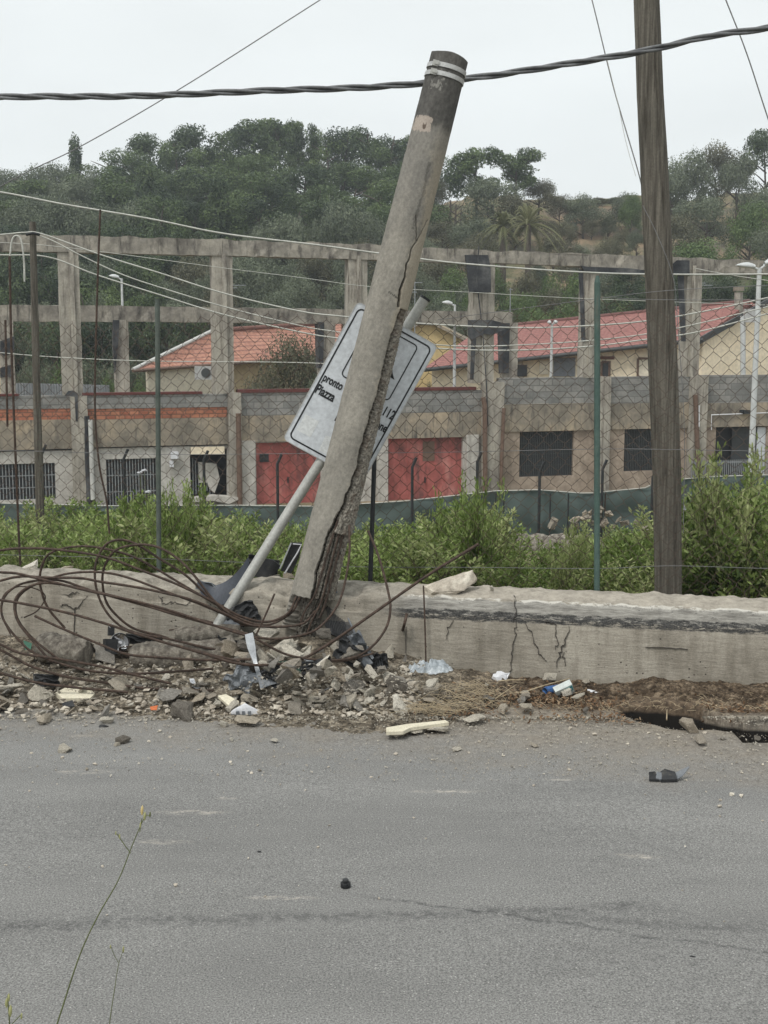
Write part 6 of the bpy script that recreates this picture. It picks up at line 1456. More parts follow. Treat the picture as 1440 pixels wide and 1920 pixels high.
# long broken piece of the pole's foot with its bars
def log_piece(pa, pb2, r, seed, name, label, cat, bars=3):
    ax = (pb2 - pa); L = ax.length; ax.normalize(); e1 = ax.cross(Vector((0, 0, 1))).normalized(); e2 = e1.cross(ax); V = []; n, k_ = 26, 46
    for i in range(k_ + 1):
        t = i / k_; taper = .72 + .28 * min(1, t * 9, (1 - t) * 9) ** .5
        for j in range(n):
            a = 2 * math.pi * j / n; rr_ = r * taper * (1 + .16 * fb(math.cos(a) * 1.5 + seed, math.sin(a) * 1.5, t * 7) + .12 * nz(math.cos(a) * 5, math.sin(a) * 5, t * 30 + seed))
            if bars:
                for q in range(bars): rr_ -= .02 * (1 - sm(.05, .14, abs(((a - (2.4 + q * .5) + math.pi) % (2 * math.pi)) - math.pi)))
            V.append(ax * (L * t + (.05 * nz(a * 1.5, i, seed) if i in (0, k_) else 0)) + e1 * math.cos(a) * rr_ + e2 * math.sin(a) * rr_)
    mbk = MB(); mbk.add(V, [(i * n + j, i * n + (j + 1) % n, (i + 1) * n + (j + 1) % n, (i + 1) * n + j) for i in range(k_) for j in range(n)] + [tuple(reversed(range(n))), tuple(range(k_ * n, k_ * n + n))], 0, True)
    o = empty(name, pa); tag(o, label, cat); mbk.build('concrete_core', M['oldconc'], o)
    for q in range(bars):
        a = 2.4 + q * .5; off = e1 * math.cos(a) * r * .93 + e2 * math.sin(a) * r * .93; MB().tube([ax * (L * t) + off + Vector((0, 0, .006 * math.sin(t * 9 + q))) for t in [x / 8 for x in range(-1, 10)]], .007, 6).build('exposed_bar', M['rust'], o)
    return o
log_piece(at(246, 1232, 10.35), at(444, 1224, 10.3), .12, 3, 'pole_fragment', 'long broken length of pole lying along the foot of the wall', 'pole fragment')
log_piece(at(76, 1212, 10.3), at(164, 1226, 10.15), .13, 8, 'concrete_block', 'big broken concrete block with a dark underside inside the wire loops', 'concrete block', 0)
log_piece(at(330, 1192, 10.5), at(450, 1186, 10.45), .075, 5, 'pole_fragment', 'shorter broken piece lying on top of the long fallen pole length', 'pole fragment', 1)
for k, (px, py, Y, s_, sc, rt, lb) in enumerate(((500, 1192, 10.35, .30, (1, .6, .7), (.2, .1, .3), 'large rounded lump at the left foot of the snapped pole'), (470, 1212, 10.2, .34, (1, .5, .35), (.3, .35, .2), 'long tan curved shard under the left foot of the pole'),
        (560, 1222, 10.2, .26, (1, .7, .4), (.2, -.2, .7), 'flat grey lump directly below the pole foot'), (606, 1184, 10.15, .15, (1, .9, .6), (.6, .35, .5), 'pale squared piece with two holes leaning against the pole foot'), (640, 1215, 10.15, .17, (1, .6, .6), (.4, .6, 1), 'brown lump right of the pole foot'),
        (395, 1178, 10.8, .3, (1, .5, .3), (.1, .1, .1), 'flat slab lying left of the pipe foot'), (250, 1152 + 40, 10.7, .14, (1, .5, .8), (.3, .8, .4), 'dark rusty lump leaning on the wall beside the headlamp'), (440, 1196, 10.4, .2, (1, .6, .5), (.3, -.4, .4), 'pale chunk among the bars left of the pole'), (300, 1262, 10.1, .22, (1, .6, .35), (.1, .1, .3), 'grey slab in front of the long fallen pole length'))):
    place('concrete_chunk', 'concrete chunk', lb, BIGM[k % 4] if k % 2 else CH[(k * 3) % 14], px, py, Y, s_, rt, sc)

# ------------------------------------------------------------ car wreckage and litter
def plate(name, pts, th, m, label, cat, bend=None, parent=None):
    """thin bent sheet: pts = (px, py, Y)"""
    P = [at(*p) for p in pts]; c0 = sum(P, Vector()) / len(P); mbk = MB()
    nrm = (P[1] - P[0]).cross(P[-1] - P[0]).normalized()
    if nrm.y < 0: nrm = -nrm
    mbk.prism([p - c0 for p in P], nrm * th); o = mbk.build(name, M[m], parent, True); o.location = c0 if not parent else c0 - parent.location
    bv = o.modifiers.new('b', 'BEVEL'); bv.width = min(.004, th * .3); bv.segments = 2
    if label: tag(o, label, cat)
    return o
def strip(name, top, bot, th, m, label, cat, n=10):
    """curved strip between two px polylines, given a real thickness"""
    A = catmull([at(*p) for p in top], n); Bq = catmull([at(*p) for p in bot], n); c0 = A[len(A) // 2].copy(); k = len(A); mbk = MB(); off = Vector((0, th, 0))
    V = [p - c0 for p in A] + [p - c0 for p in Bq] + [p - c0 + off for p in A] + [p - c0 + off for p in Bq]
    Fs = []
    for i in range(k - 1):
        Fs += [(i, k + i, k + i + 1, i + 1), (2 * k + i, 2 * k + i + 1, 3 * k + i + 1, 3 * k + i), (i, i + 1, 2 * k + i + 1, 2 * k + i), (k + i, 3 * k + i, 3 * k + i + 1, k + i + 1)]
    Fs += [(0, 2 * k, 3 * k, k), (k - 1, 2 * k - 1, 4 * k - 1, 3 * k - 1)]
    mbk.add(V, Fs, 0, False); o = mbk.build(name, M[m], None, True); o.location = c0; return tag(o, label, cat)
strip('bumper_piece', [(372, 1088, 10.7), (395, 1098, 10.7), (420, 1092, 10.7), (445, 1072, 10.72), (466, 1044, 10.75)], [(376, 1112, 10.6), (396, 1130, 10.58), (424, 1132, 10.6), (450, 1112, 10.66), (470, 1082, 10.72)], .012, 'bumper', 'dark grey curved car bumper piece hanging over the wall left of the pipe', 'car part')
strip('bumper_piece', [(468, 1062, 11.1), (490, 1049, 11.1), (510, 1050, 11.1), (527, 1062, 11.15)], [(472, 1080, 11.1), (490, 1084, 11.1), (505, 1086, 11.1), (522, 1068, 11.15)], .02, 'blackplastic', 'black crumpled plastic piece on the wall top right of the pipe', 'car part')
dp = plate('door_trim', [(547, 1018, 10.9), (566, 1018, 10.9), (561, 1045, 10.9), (546, 1076, 10.9), (526, 1070, 10.9)], .03, 'blackplastic', 'black trim panel edged in white standing behind the foot of the pole', 'car part')
for pts in ([(546, 1018, 10.88), (525, 1066, 10.88)], [(549, 1020, 10.88), (565, 1021, 10.88), (558, 1036, 10.88), (543, 1060, 10.88), (534, 1075, 10.88)]):
    MB().tube([at(*p) - dp.location for p in pts], .007, 6).build('white_edge', M['whiteplastic'], dp)
gp = plate('grille_panel', [(606, 1113, 10.62), (628, 1108, 10.62), (640, 1132, 10.55), (668, 1192, 10.3), (650, 1204, 10.25), (615, 1185, 10.35), (598, 1150, 10.5)], .03, 'blackplastic', 'black ribbed grille panel leaning on the right side of the pole foot', 'car part')
for k in range(11):
    a = at(608 + k * 2.6, 1116 + k * 1.5, 10.55); b_ = at(620 + k * 3.6, 1182 + k * 1.6, 10.26); MB().tube([a - gp.location, b_ - gp.location], .004, 5).build('rib', M['blackplastic'], gp)
MB().tube([at(630, 1108, 10.6) - gp.location, at(645, 1142, 10.48) - gp.location, at(668, 1193, 10.26) - gp.location], .008, 6).build('grille_edge', M['greyplastic'], gp)
bx = plate('box_fragment', [(660, 1200, 9.95), (681, 1196, 9.98), (682, 1218, 9.95), (700, 1243, 9.88), (684, 1250, 9.84), (668, 1228, 9.88)], .05, 'greyplastic', 'grey angular plastic fragment against the wall right of the grille', 'car part')
MB().box(-.045, .03, -.06, -.015, .03, .08, 0, Matrix.Rotation(.1, 4, 'Y')).build('opening', M['black_post'], bx)
mp = plate('mesh_fragment', [(690, 1225, 10.1), (715, 1226, 10.15), (719, 1242, 10.1), (704, 1252, 10.0), (690, 1240, 10.0)], .04, 'blackplastic', 'small black mesh fragment touching the wall below the grey fragment', 'car part')
for k in range(6): MB().tube([at(692 + 4.5 * k, 1227, 9.98) - mp.location, at(697 + 4 * k, 1248, 9.94) - mp.location], .002, 4).build('mesh_line', M['greyplastic'], mp)
strip('metal_strip', [(459, 1190, 9.7), (464, 1215, 9.65), (474, 1240, 9.6), (486, 1284, 9.5)], [(474, 1186, 9.7), (479, 1213, 9.65), (482, 1240, 9.6), (491, 1268, 9.5)], .006, 'silver', 'bent silver strip standing in the rubble left of the pole', 'metal strip')
plate('metal_sheet', [(488, 1292, 9.45), (484, 1276, 9.5), (505, 1268, 9.52), (535, 1244, 9.6), (552, 1240, 9.62), (553, 1272, 9.52), (530, 1278, 9.5), (505, 1285, 9.46)], .006, 'greyplastic', 'bent grey sheet lying in the rubble below the pole', 'metal sheet')
plate('metal_sheet', [(565, 1232, 9.62), (580, 1235, 9.62), (612, 1254, 9.55), (600, 1260, 9.52), (586, 1254, 9.55)], .006, 'silver', 'small folded grey sheet right of the bent sheet', 'metal sheet')
plate('black_fragment', [(553, 1240, 9.95), (576, 1238, 9.95), (600, 1252, 9.85), (590, 1266, 9.75), (560, 1262, 9.8)], .03, 'blackplastic', 'black plastic fragment in the hollow below the pole foot', 'car part')
strip('black_fragment', [(430, 1150, 10.6), (450, 1135, 10.6), (470, 1125, 10.65), (490, 1150, 10.6)], [(436, 1168, 10.5), (455, 1160, 10.5), (474, 1155, 10.55), (488, 1166, 10.5)], .04, 'blackplastic', 'crumpled black plastic lump between the pipe foot and the pole', 'car part')
strip('black_fragment', [(370, 1155, 10.9), (385, 1147, 10.9), (398, 1150, 10.9)], [(366, 1176, 10.9), (384, 1172, 10.9), (398, 1166, 10.9)], .05, 'blackplastic', 'black fragment against the wall left of the pipe foot', 'car part')
plate('aluminium_bar', [(398, 1148, 10.8), (404, 1155, 10.8), (346, 1206, 10.5), (338, 1206, 10.5)], .02, 'greyplastic', 'flat grey metal bar slanting down left from the pipe foot', 'metal bar')
plate('plastic_sheet', [(404, 1175, 10.5), (424, 1148, 10.6), (450, 1170, 10.5), (440, 1182, 10.4)], .008, 'greyplastic', 'pale grey plastic sheet at the foot of the pipe', 'car part')
plate('black_fragment', [(264, 1192, 10.85), (300, 1200, 10.85), (320, 1206, 10.8), (318, 1214, 10.75), (262, 1212, 10.8)], .04, 'blackplastic', 'long black fragment lying against the wall right of the headlamp', 'car part')
plate('black_box', [(62, 1262, 9.95), (105, 1265, 9.95), (106, 1296, 9.8), (62, 1298, 9.8)], .12, 'blackplastic', 'black box-shaped plastic fragment in the rubble at the left', 'car part')
plate('green_fragment', [(44, 1200, 10.7), (60, 1206, 10.7), (58, 1218, 10.6), (48, 1222, 10.6)], .01, 'greenplastic', 'small green plastic fragment beside the wall at the left', 'plastic fragment')
plate('green_sheet', [(492, 1232, 9.9), (525, 1240, 9.9), (540, 1238, 9.92), (530, 1252, 9.85), (505, 1250, 9.85)], .006, 'greenplastic', 'dull green plastic sheet under the curved shard below the pole', 'plastic fragment')
plate('green_fragment', [(549, 1256, 9.8), (562, 1248, 9.82), (574, 1256, 9.78), (560, 1264, 9.74), (550, 1266, 9.74)], .008, 'greenplastic', 'small green plastic piece right of the bent grey sheet', 'plastic fragment')
plate('orange_fragment', [(281, 1325, 9.25), (296, 1322, 9.27), (294, 1331, 9.22), (283, 1331, 9.22)], .006, 'orange', 'small orange plastic piece low in the rubble', 'plastic fragment')
plate('black_fragment', [(116, 1318, 9.32), (136, 1312, 9.35), (140, 1324, 9.28), (118, 1325, 9.28)], .01, 'blackplastic', 'small black fragment under the pale yellow slab', 'plastic fragment')
o = plate('plaster_slab', [(104, 1298, 9.62), (124, 1288, 9.75), (150, 1286, 9.78), (166, 1288, 9.78), (178, 1300, 9.62), (170, 1308, 9.5), (118, 1309, 9.5)], .04, 'foam', 'pale yellow plaster slab lying in the rubble at the left', 'plaster piece')
plate('plaster_piece', [(355, 1272, 9.8), (364, 1272, 9.8), (368, 1284, 9.7), (377, 1288, 9.7), (370, 1292, 9.68), (358, 1284, 9.7)], .01, 'whiteplastic', 'small white bent piece in the left middle of the rubble', 'plastic fragment')
o = plate('plaster_slab', [(408, 1304, 9.38), (424, 1301, 9.4), (448, 1314, 9.3), (446, 1322, 9.26), (428, 1322, 9.26)], .03, 'foam', 'pale tilted plaster slab just above the white shell fragment', 'plaster piece')
o = plate('plaster_slab', [(px_, py_, gr(px_, py_).y - .11) for px_, py_ in ((724, 1371), (760, 1365), (835, 1357), (842, 1361), (770, 1371), (756, 1378), (724, 1379))], .03, 'foam', 'long pale strip of plaster lying across the flat slabs on the road', 'plaster piece')
def crumple(name, px, py, Y, w_, h_, m, label, seed, rot=0.0, amp=.35, cat='car part'):
    rs = random.Random(seed); c0 = at(px, py, Y); sw, sh_ = w_ / ppm(Y), h_ / ppm(Y); n = 16; sz = min(sw, sh_); mbk = MB()
    def f(a, c_):
        x, z = (a - .5) * sw, (c_ - .5) * sh_; x += .16 * sz * nz(c_ * 3, seed, 1); z += .2 * sz * nz(a * 3.3, seed, 2) 
        y = amp * sz * (abs(nz(a * 2.3 + seed, c_ * 2.1)) * 2 + .35 * abs(nz(a * 6, c_ * 6 + seed))) - .25 * sz * math.cos((a - .5) * 3)
        return (x * math.cos(rot) - z * math.sin(rot), y, x * math.sin(rot) + z * math.cos(rot))
    mbk.grid(f, n, n, 0, False); o = mbk.build(name, M[m]); o.location = c0; q_ = o.modifiers.new('s', 'SOLIDIFY'); q_.thickness = .006; return tag(o, label, cat)
for a_ in (('black_fragment', 452, 1150, 10.5, 62, 34, 'blackplastic', 'folded black plastic sheet hanging between the pipe foot and the pole foot', 1, .4), ('black_fragment', 492, 1062, 11.2, 60, 34, 'blackplastic', 'black folded liner lying on the wall top behind the pipe', 2, -.2),
    ('black_fragment', 592, 1250, 9.55, 60, 26, 'blackplastic', 'torn black plastic directly in front of the pole foot', 3, .2),
    ('black_fragment', 655, 1226, 9.75, 52, 38, 'blackplastic', 'black plastic lump right of the pole below the tall torn sheet', 5, -.5), ('black_fragment', 512, 1268, 9.5, 44, 34, 'blackplastic', 'dark wrinkled plastic in the hollow behind the bent grey sheet', 6, .3),
    ('grey_fragment', 452, 1275, 9.5, 54, 48, 'greyplastic', 'dark grey wheel-arch liner lump left of the bent grey sheet', 7, .7), ('black_fragment', 708, 1240, 9.95, 40, 30, 'blackplastic', 'small black crumpled piece at the wall right of the heap', 8, .1),
    ('black_fragment', 425, 1212, 10.3, 44, 34, 'blackplastic', 'black torn plastic under the bars at the end of the fallen pole length', 9, -.3), ('grey_fragment', 676, 1214, 9.9, 26, 62, 'greyplastic', 'upright grey plastic shard right of the pole', 10, .5),
    ('black_fragment', 395, 1160, 10.7, 50, 24, 'blackplastic', 'black strip of plastic left of the pipe foot', 11, .5), ('black_fragment', 545, 1218, 10.05, 44, 22, 'blackplastic', 'black scrap tucked under the concrete lump below the pole', 12, -.2),
    ('grey_fragment', 395, 1108, 10.7, 60, 26, 'greyplastic', 'curled grey bumper skin over the wall edge left of the pipe', 13, -.35), ('black_fragment', 86, 1276, 9.7, 46, 24, 'blackplastic', 'black flattened piece beside the black box-shaped fragment', 14, 0),
    ('black_fragment', 268, 1202, 10.6, 70, 20, 'blackplastic', 'long dark plastic piece right of the headlamp', 15, -.15), ('grey_fragment', 610, 1302, 9.6, 40, 18, 'greyplastic', 'small grey plastic curl low in the middle of the rubble', 16, .2)): crumple(*a_)
# white shell fragment
c0 = gr(460, 1342, 0); mbk = MB(); V = []; nA, nR_ = 28, 8
for j in range(nR_ + 1):
    for i in range(nA + 1):
        a = math.pi * i / nA; t = j / nR_; r_ = .118 * math.cos(t * 1.35) * (1 + .05 * math.sin(a * 5)); V.append(Vector((-math.cos(a) * r_, -math.sin(a) * r_ * .35 - .02 * t, .005 + .10 * math.sin(t * 1.35) * (.6 + .4 * math.sin(a)))))
mbk.add(V, [(j * (nA + 1) + i, j * (nA + 1) + i + 1, (j + 1) * (nA + 1) + i + 1, (j + 1) * (nA + 1) + i) for j in range(nR_) for i in range(nA)], 0, True)
ws = empty('lamp_shell', c0 + Vector((0, .02, 0))); tag(ws, 'white domed plastic shell fragment lying at the road edge', 'car part'); sh = mbk.build('shell', M['whiteplastic'], ws); sm_ = sh.modifiers.new('s', 'SOLIDIFY'); sm_.thickness = .004
for dx in (-.055, -.01, .035): MB().box(dx - .012, dx + .01, -.058, -.04, .02, .045).build('vent_slot', M['greyplastic'], ws)
# headlamp
hc = at(224, 1205, 10.45); hl_ = empty('headlamp', hc); tag(hl_, 'broken chrome car headlamp lying in the rubble inside the wire loops', 'headlamp')
V = []; 
for j, (z, r_) in enumerate(((-.02, .085), (0, .09), (.03, .085), (.07, .06), (.1, .03))):
    for i in range(20): a = 2 * math.pi * i / 20; V.append((math.cos(a) * r_, z, math.sin(a) * r_))
rotm = Matrix.Rotation(-.3, 4, 'X') @ Matrix.Rotation(.5, 4, 'Z')
mbk = MB(); mbk.add([rotm @ Vector(v_) for v_ in V], [(j * 20 + i, j * 20 + (i + 1) % 20, (j + 1) * 20 + (i + 1) % 20, (j + 1) * 20 + i) for j in range(4) for i in range(20)] + [tuple(range(80, 100))], 0, True); mbk.build('housing', M['alu'], hl_)
M['chrome'] = plain('chrome', (.8, .8, .8), .08, 1.0, dirt=.1)
mbk = MB(); V = []
for j in range(6):
    r_ = .075 * (1 - j / 5.5); z = .04 * (j / 5) ** .6
    for i in range(20): a = 2 * math.pi * i / 20; V.append(rotm @ Vector((math.cos(a) * r_, z - .018, math.sin(a) * r_)))
mbk.add(V, [(j * 20 + i, j * 20 + (i + 1) % 20, (j + 1) * 20 + (i + 1) % 20, (j + 1) * 20 + i) for j in range(5) for i in range(20)], 0, True); mbk.build('reflector', M['chrome'], hl_)
MB().tube([rotm @ Vector((0, -.0, 0)), rotm @ Vector((0, -.04, .0))], [.018, .012], 10).build('bulb', M['whiteplastic'], hl_)
MB().box(-.13, -.02, -.02, .06, -.1, .03, 0, rotm).box(-.1, -.05, -.01, .03, .06, .14, 0, rotm).build('bracket', M['blackplastic'], hl_)
MB().tube([Vector((-.06, 0, .08)), Vector((-.08, -.01, .15)), Vector((-.05, 0, .17))], .006, 6).build('clip', M['alu'], hl_)
# plastic bag
bc = gr(800, 1288, .0); V = []; nu, nv = 70, 40; mbk = MB()
def bagf(a, c_):
    x = lerp(-.27, .27, a); y = lerp(-.13, .13, c_); e = max(0, 1 - abs(2 * a - 1) ** 2.2) * max(0, 1 - abs(2 * c_ - 1) ** 2)
    z = .12 * e ** .7 + .035 * e * fb(x * 14, y * 16, 2) + .015 * nz(x * 38, y * 30)
    return (x + .02 * nz(x * 9, y * 9, 4), y + .03 * nz(x * 7, y * 9, 8) + x * .15, max(z, .004 + .004 * nz(x * 30, y * 30)))
mbk.grid(bagf, nu, nv); o = mbk.build('plastic_bag', M['bag']); o.location = bc + Vector((0, .06, .05)); o.rotation_euler = (.0, -.09, .1); o.scale = (.95, 1.0, 1.25); tag(o, 'crumpled translucent grey plastic bag below the upright rusty rod', 'plastic bag'); s2_ = o.modifiers.new('s', 'SOLIDIFY'); s2_.thickness = .003
# blue bottle
bb = empty('blue_bottle', gr(1040, 1300, .02)); tag(bb, 'crushed blue plastic bottle lying in the dead leaves beside the carton', 'bottle'); V = []; rings = [(-.1, .03), (-.08, .038), (-.03, .04), (.0, .036), (.04, .042), (.06, .034), (.085, .014), (.1, .014)]
for x, r_ in rings:
    for i in range(18): a = 2 * math.pi * i / 18; V.append((x, math.cos(a) * r_ * 1.1, .034 + math.sin(a) * r_ * (.85 + .15 * nz(x * 30, a))))
mbk = MB(); mbk.add(V, [(j * 18 + i, j * 18 + (i + 1) % 18, (j + 1) * 18 + (i + 1) % 18, (j + 1) * 18 + i) for j in range(7) for i in range(18)] + [tuple(range(18))], 0, True); o = mbk.build('bottle_body', M['blueplastic'], bb); o.rotation_euler = (0, 0, .5)
q = Matrix.Rotation(.5, 4, 'Z'); MB().tube([q @ Vector((.098, 0, .034)), q @ Vector((.118, 0, .034))], .017, 14).build('cap', M['whiteplastic'], bb)
# carton
cc_ = gr(1060, 1302, .03); ct = empty('carton_pack', cc_); ct.rotation_euler = (.5, -.42, .1); tag(ct, 'crumpled white drink carton with black and teal print leaning near the wall', 'carton'); 
MB().box(-.075, .075, -.03, .03, .0, .11).build('carton_body', M['carton'], ct); MB().box(-.075, .0, -.033, -.031, .018, .042).build('black_band', M['sign_black'], ct); MB().box(.01, .07, -.033, -.031, .045, .10).build('teal_print', M['teal'], ct)
MB().box(.015, .06, -.0345, -.0335, .055, .075).build('white_mark', M['carton'], ct); MB().box(-.07, -.005, -.033, -.031, .05, .058).build('black_band', M['sign_black'], ct)
# white paper scraps
for k, (px, py, s_, lb) in enumerate(((930, 1262, .17, 'crumpled white paper lump against the wall above the straw'), (905, 1275, .10, 'smaller crumpled white paper left of the white lump'), (966, 1270, .11, 'flat white scrap at the wall right of the white lump'), (700, 1262, .10, 'white crumpled scrap at the foot of the thick leaning rod'), (741, 1250, .07, 'small pale lump at the bottom of the thick leaning rod'), (1112, 1300, .10, 'thin white strip lying right of the carton'), (1340, 1316, .15, 'long thin white strip at the foot of the wall at the right'), (868, 1310, .07, 'small white scrap in the straw'))):
    p = gr(px, py, .03); p.y = min(p.y, Yw(p.x) - s_ * .45); flat_ = 'strip' in lb or 'flat' in lb
    o = bpy.data.objects.new('paper_scrap', chunk_mesh(400 + k, (1, .5 if flat_ else .8, .12 if flat_ else .6), 11, 2, .14)); COL.objects.link(o); o.data.materials.clear(); o.data.materials.append(M['foam'] if k == 4 else M['whiteplastic']); o.location = p + Vector((0, 0, s_ * .15)); o.scale = (s_, s_, s_); o.rotation_euler = (.2, .1, .3 * k if not flat_ else -.1); tag(o, lb, 'paper')
# straw, dead leaves, twigs
def strawpile(cx, cy, sx, sy, n, seed, m, L=(.05, .2), r=.0016):
    rs = random.Random(seed)
    mbk = MB()
    for i in range(n):
        px, py = rs.gauss(cx, sx), rs.gauss(cy, sy); p = gr(px, py, 0); p = gr(px, py, surf(p.x, p.y) + rs.uniform(.0, .05))
        if p.y > Yw(p.x) - .03: continue
        d = Vector((rs.uniform(-1, 1), rs.uniform(-1, 1), rs.uniform(-.25, .35))).normalized() * rs.uniform(*L); mbk.tube([p - d / 2, p + Vector((0, 0, rs.uniform(0, .015))), p + d / 2], r, 3, smooth=False)
    return mbk.build('dry_straw', M[m])
tag(strawpile(885, 1298, 36, 12, 210, 1, 'straw'), 'heap of dry straw below the white paper lump', 'straw', kind='stuff')
tag(strawpile(815, 1328, 32, 6, 140, 2, 'straw'), 'loose dry straw at the road edge below the plastic bag', 'straw', kind='stuff')
tag(strawpile(1200, 1323, 170, 9, 240, 3, 'straw', (.02, .09)), 'short dry stalks along the dirt at the right', 'straw', kind='stuff')
rs = np.random.RandomState(5); Pl = []
for (cx, cy, sx, sy, n) in ((1000, 1302, 70, 12, 420), (1100, 1318, 60, 9, 260), (1330, 1322, 90, 7, 380), (1130, 1350, 60, 5, 260), (880, 1335, 50, 8, 150)):
    for _ in range(n):
        px, py = rs.normal(cx, sx), rs.normal(cy, sy); p = gr(px, py, 0); p = gr(px, py, surf(p.x, p.y) + .012)
        if p.y < Yw(p.x) - .03: Pl.append((p.x, p.y, surf(p.x, p.y) + rs.uniform(.015, .045)))
Pl = np.array(Pl); me = leaves_mesh('dead_leaves', Pl, np.tile([0, 0, .9], (len(Pl), 1)), .017, .45, rs.random(len(Pl)), rs); me.materials.append(M['deadleaf']); o = bpy.data.objects.new('dead_leaves', me); COL.objects.link(o); tag(o, 'brown dead leaves in the dirt strip between the wall and the asphalt', 'leaves', kind='stuff')
for k, (a, b_, lb) in enumerate((((976, 1300, .06), (1068, 1272, .16), 'long pale stick slanting in front of the bottle'), ((935, 1277, .1), (985, 1275, .12), 'thin pale stick lying level by the white paper'), ((912, 1323, .03), (968, 1284, .1), 'thin brown stick slanting up right below the straw heap'), ((1250, 1350, -.05), (1251, 1322, .02), 'short thin twig standing in the black crevice'))):
    A_ = gr(a[0], a[1], a[2]); B_ = gr(b_[0], b_[1], b_[2]); B_.y = min(B_.y, Yw(B_.x) - .02); o = MB().tube([Vector(), (B_ - A_) / 2 + Vector((0, 0, .006)), B_ - A_], [.006, .005, .003], 6).build('stick', M['straw']); o.location = A_; tag(o, lb, 'stick')
# bracket and cap on the road
rb_ = empty('bracket_fragment', gr(1250, 1464, 0)); rb_.rotation_euler = (0, 0, .08); tag(rb_, 'black and grey plastic bracket fragment lying alone on the road at the right', 'car part')
mbk = MB(); mbk.prism([Vector(p) for p in ((-.125, -.02, .01), (-.115, .02, .045), (-.07, .03, .045), (-.06, -.03, .008))], (0, 0, .012)); mbk.prism([Vector(p) for p in ((-.05, -.04, .004), (.06, -.04, .004), (.065, .03, .03), (.0, .05, .045), (-.04, .03, .03))], (0, 0, .02)); mbk.build('bracket_body', M['blackplastic'], rb_, True)
mbk = MB(); mbk.prism([Vector(p) for p in ((-.08, -.02, .018), (-.045, -.035, .016), (-.03, .02, .04), (-.06, .03, .045))], (0, 0, .01)); mbk.build('grey_tab', M['greyplastic'], rb_, True); mbk = MB(); mbk.prism([Vector(p) for p in ((.05, -.03, .01), (.1, -.015, .03), (.155, .02, .075), (.16, .03, .082), (.1, .03, .045), (.05, .02, .035))], (0, 0, .006)); mbk.build('grey_arm', M['greyplastic'], rb_, True)
cpx = empty('rubber_cap', gr(648, 1663, 0)); tag(cpx, 'small stepped black rubber cap standing alone on the road', 'cap')
MB().tube([(0, 0, 0), (0, 0, .003), (0, 0, .024), (0, 0, .027)], [.024, .027, .027, .024], 24).build('cap_base', M['blackplastic'], cpx); MB().tube([(0, 0, .027), (0, 0, .03), (0, 0, .042), (0, 0, .044)], [.014, .016, .016, .014], 20).build('cap_top', M['blackplastic'], cpx)
for k, (px, py, s_, lb) in enumerate(((195, 1361, .08, 'black plastic splinters on the road at the left rubble edge'), (486, 1596, .03, 'tiny black fragment on the road left of the rubber cap'), (1299, 1793, .03, 'tiny black fragment near the bottom right of the road'), (1300, 1530, .0, ''))):
    if s_: p = gr(px, py, .005); o = bpy.data.objects.new('black_splinter', FLATM[k]); COL.objects.link(o); o.location = p; o.scale = (s_,) * 3; me = o.data.copy(); me.materials.clear(); me.materials.append(M['blackplastic']); o.data = me; tag(o, lb, 'plastic fragment')
# white debris heap and stone edging behind the netting
wrs = random.Random(3)
GREYM = [q_.copy() for q_ in BIGM]
for q_ in GREYM: q_.materials.clear(); q_.materials.append(M['conc_wall_far'])
for k in range(18):
    px = wrs.gauss(1130, 50); py = 992 - 40 * max(0, 1 - abs(px - 1120) / 110) * wrs.random(); p = at(px, py, 26.2); s_ = wrs.uniform(.15, .4); o = bpy.data.objects.new('debris_lump', GREYM[k % 4]); COL.objects.link(o); o.location = p; o.scale = (s_, s_ * .8, s_ * .7); o.rotation_euler = (wrs.uniform(-1, 1), wrs.uniform(-1, 1), wrs.uniform(0, 6)); tag(o, 'pale lump in the debris heap against the netting fence', 'debris lump', 'pale lumps in the debris heap by the netting')
sw = MB(); V = []
def stw(a, c_): 
    X = lerp(at(925, 1010, 20).x, at(1140, 1010, 20).x, a); h = .22 * sm(0, .1, min(a, 1 - a)) + .08 * nz(X * 3, 1); ang = math.pi * c_; return (X, 20 - math.cos(ang) * .25 + .06 * nz(X * 5, c_ * 4), gz(X, 20) + .1 + h * math.sin(ang) * (1 + .4 * nz(X * 6, c_ * 5, 3)) + .34)
sw.grid(stw, 90, 14, 0, False); tag(sw.build('rough_stone_kerb', M['oldconc']), 'low crumbling pale stone edging behind the shrubs, left of the green post', 'stone edging')
# teal plastic sheet by the timber pole
plate('plastic_sheet', [(1278, 950, 24), (1296, 945, 24), (1303, 975, 24), (1290, 1000, 24), (1272, 985, 24)], .02, 'bag', 'crumpled pale teal plastic just right of the timber pole', 'plastic sheet')

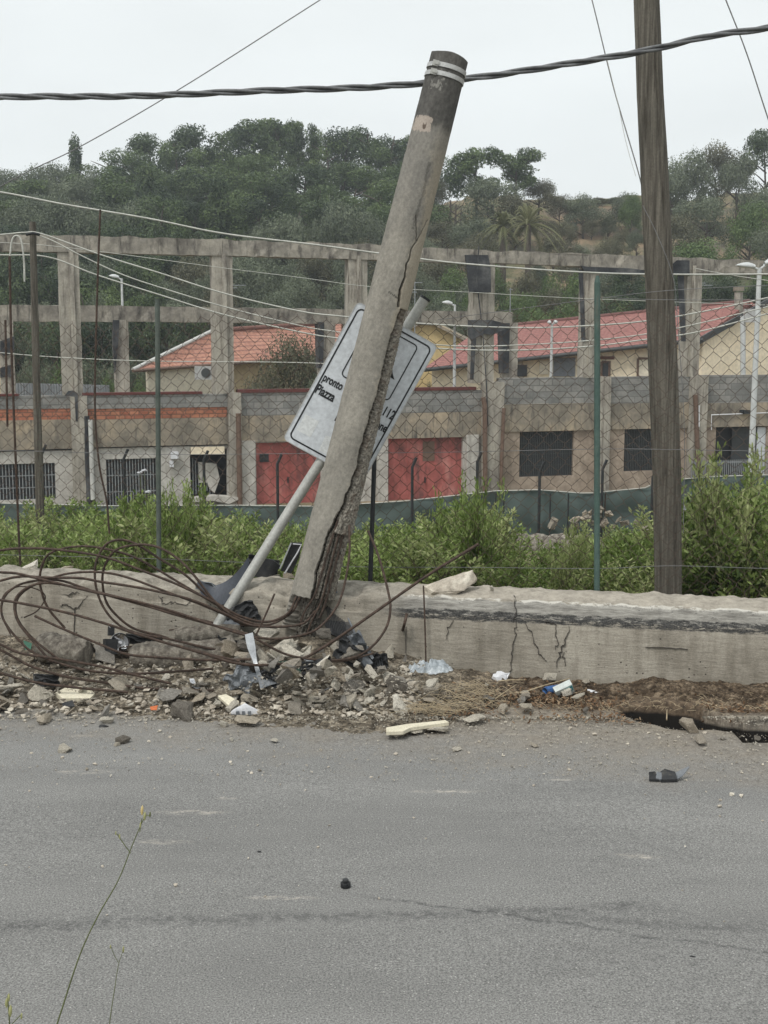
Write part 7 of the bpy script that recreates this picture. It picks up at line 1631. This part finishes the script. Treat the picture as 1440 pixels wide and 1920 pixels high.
# ------------------------------------------------------------ roadside weeds near the camera
def weed(pts, Y, r, buds, branches, label):
    P = catmull([at(x, y, Y) for x, y in pts], 8); base = P[0].copy(); zb = gz(base.x, Y)
    base = Vector((base.x, Y, zb)); P = [base] + P; o = empty('weed_stalk', base); tag(o, label, 'weed'); k = len(P)
    MB().tube([p - base for p in P], [r * (1 - .6 * i / k) for i in range(k)], 6).build('stem', M['weed'], o)
    for br in branches: Q = catmull([at(x, y, Y) for x, y in br], 5); MB().tube([p - base for p in Q], [r * .5] * len(Q), 5).build('side_stem', M['weed'], o)
    for (x, y, s_, m_) in buds:
        p = at(x, y, Y) - base; MB().tube([p + Vector((0, 0, -s_)), p + Vector((0, 0, -s_ * .4)), p + Vector((s_ * .1, 0, s_ * .5)), p + Vector((s_ * .15, 0, s_))], [s_ * .12, s_ * .3, s_ * .26, s_ * .05], 7).build('bud', M[m_], o)
M['bud'] = plain('pale_green_bud', (.42, .42, .2)); M['budtip'] = plain('yellow_bud_tip', (.7, .55, .25))
weed([(85, 1990), (112, 1905), (150, 1790), (185, 1715), (222, 1650), (250, 1580), (270, 1535), (281, 1528)], 2.6, .0022, [(266, 1519, .011, 'budtip'), (271, 1530, .010, 'bud'), (281, 1527, .007, 'weed'), (263, 1547, .007, 'bud'), (217, 1562, .005, 'bud'), (224, 1568, .006, 'bud')],
     [[(245, 1600), (232, 1582), (219, 1563)], [(262, 1560), (264, 1548), (266, 1535)]], 'tall thin weed stalk leaning right in the left foreground')
weed([(200, 1980), (206, 1915), (214, 1860), (222, 1810), (230, 1785)], 2.6, .0014, [(231, 1780, .008, 'bud'), (207, 1775, .005, 'bud')], [[(222, 1805), (214, 1790), (207, 1772)]], 'shorter pale weed stalk right of the tall one')
weed([(20, 1990), (18, 1925), (16, 1890), (14, 1866)], 2.6, .0022, [(19, 1895, .014, 'bud'), (12, 1880, .012, 'bud'), (16, 1870, .010, 'bud'), (40, 1905, .008, 'bud')], [[(18, 1925), (30, 1912), (40, 1902)]], 'pale grassy weed tip in the bottom left corner')

# ------------------------------------------------------------ haze
HZ = 1
if HZ:
    mb = MB(); mb.box(-330, 330, -70, 330, -40, 60)
    m = bpy.data.materials.new('haze_air'); m.use_nodes = True; nt = m.node_tree; nt.nodes.remove(nt.nodes['Principled BSDF'])
    pv = nt.nodes.new('ShaderNodeVolumePrincipled'); pv.inputs['Color'].default_value = (.86, .92, 1, 1); pv.inputs['Density'].default_value = .0009; pv.inputs['Anisotropy'].default_value = .2
    nt.links.new(pv.outputs[0], nt.nodes['Material Output'].inputs['Volume'])
    o = mb.build('haze', m); tag(o, 'thin bluish haze in the air over the valley', 'haze', kind='stuff')
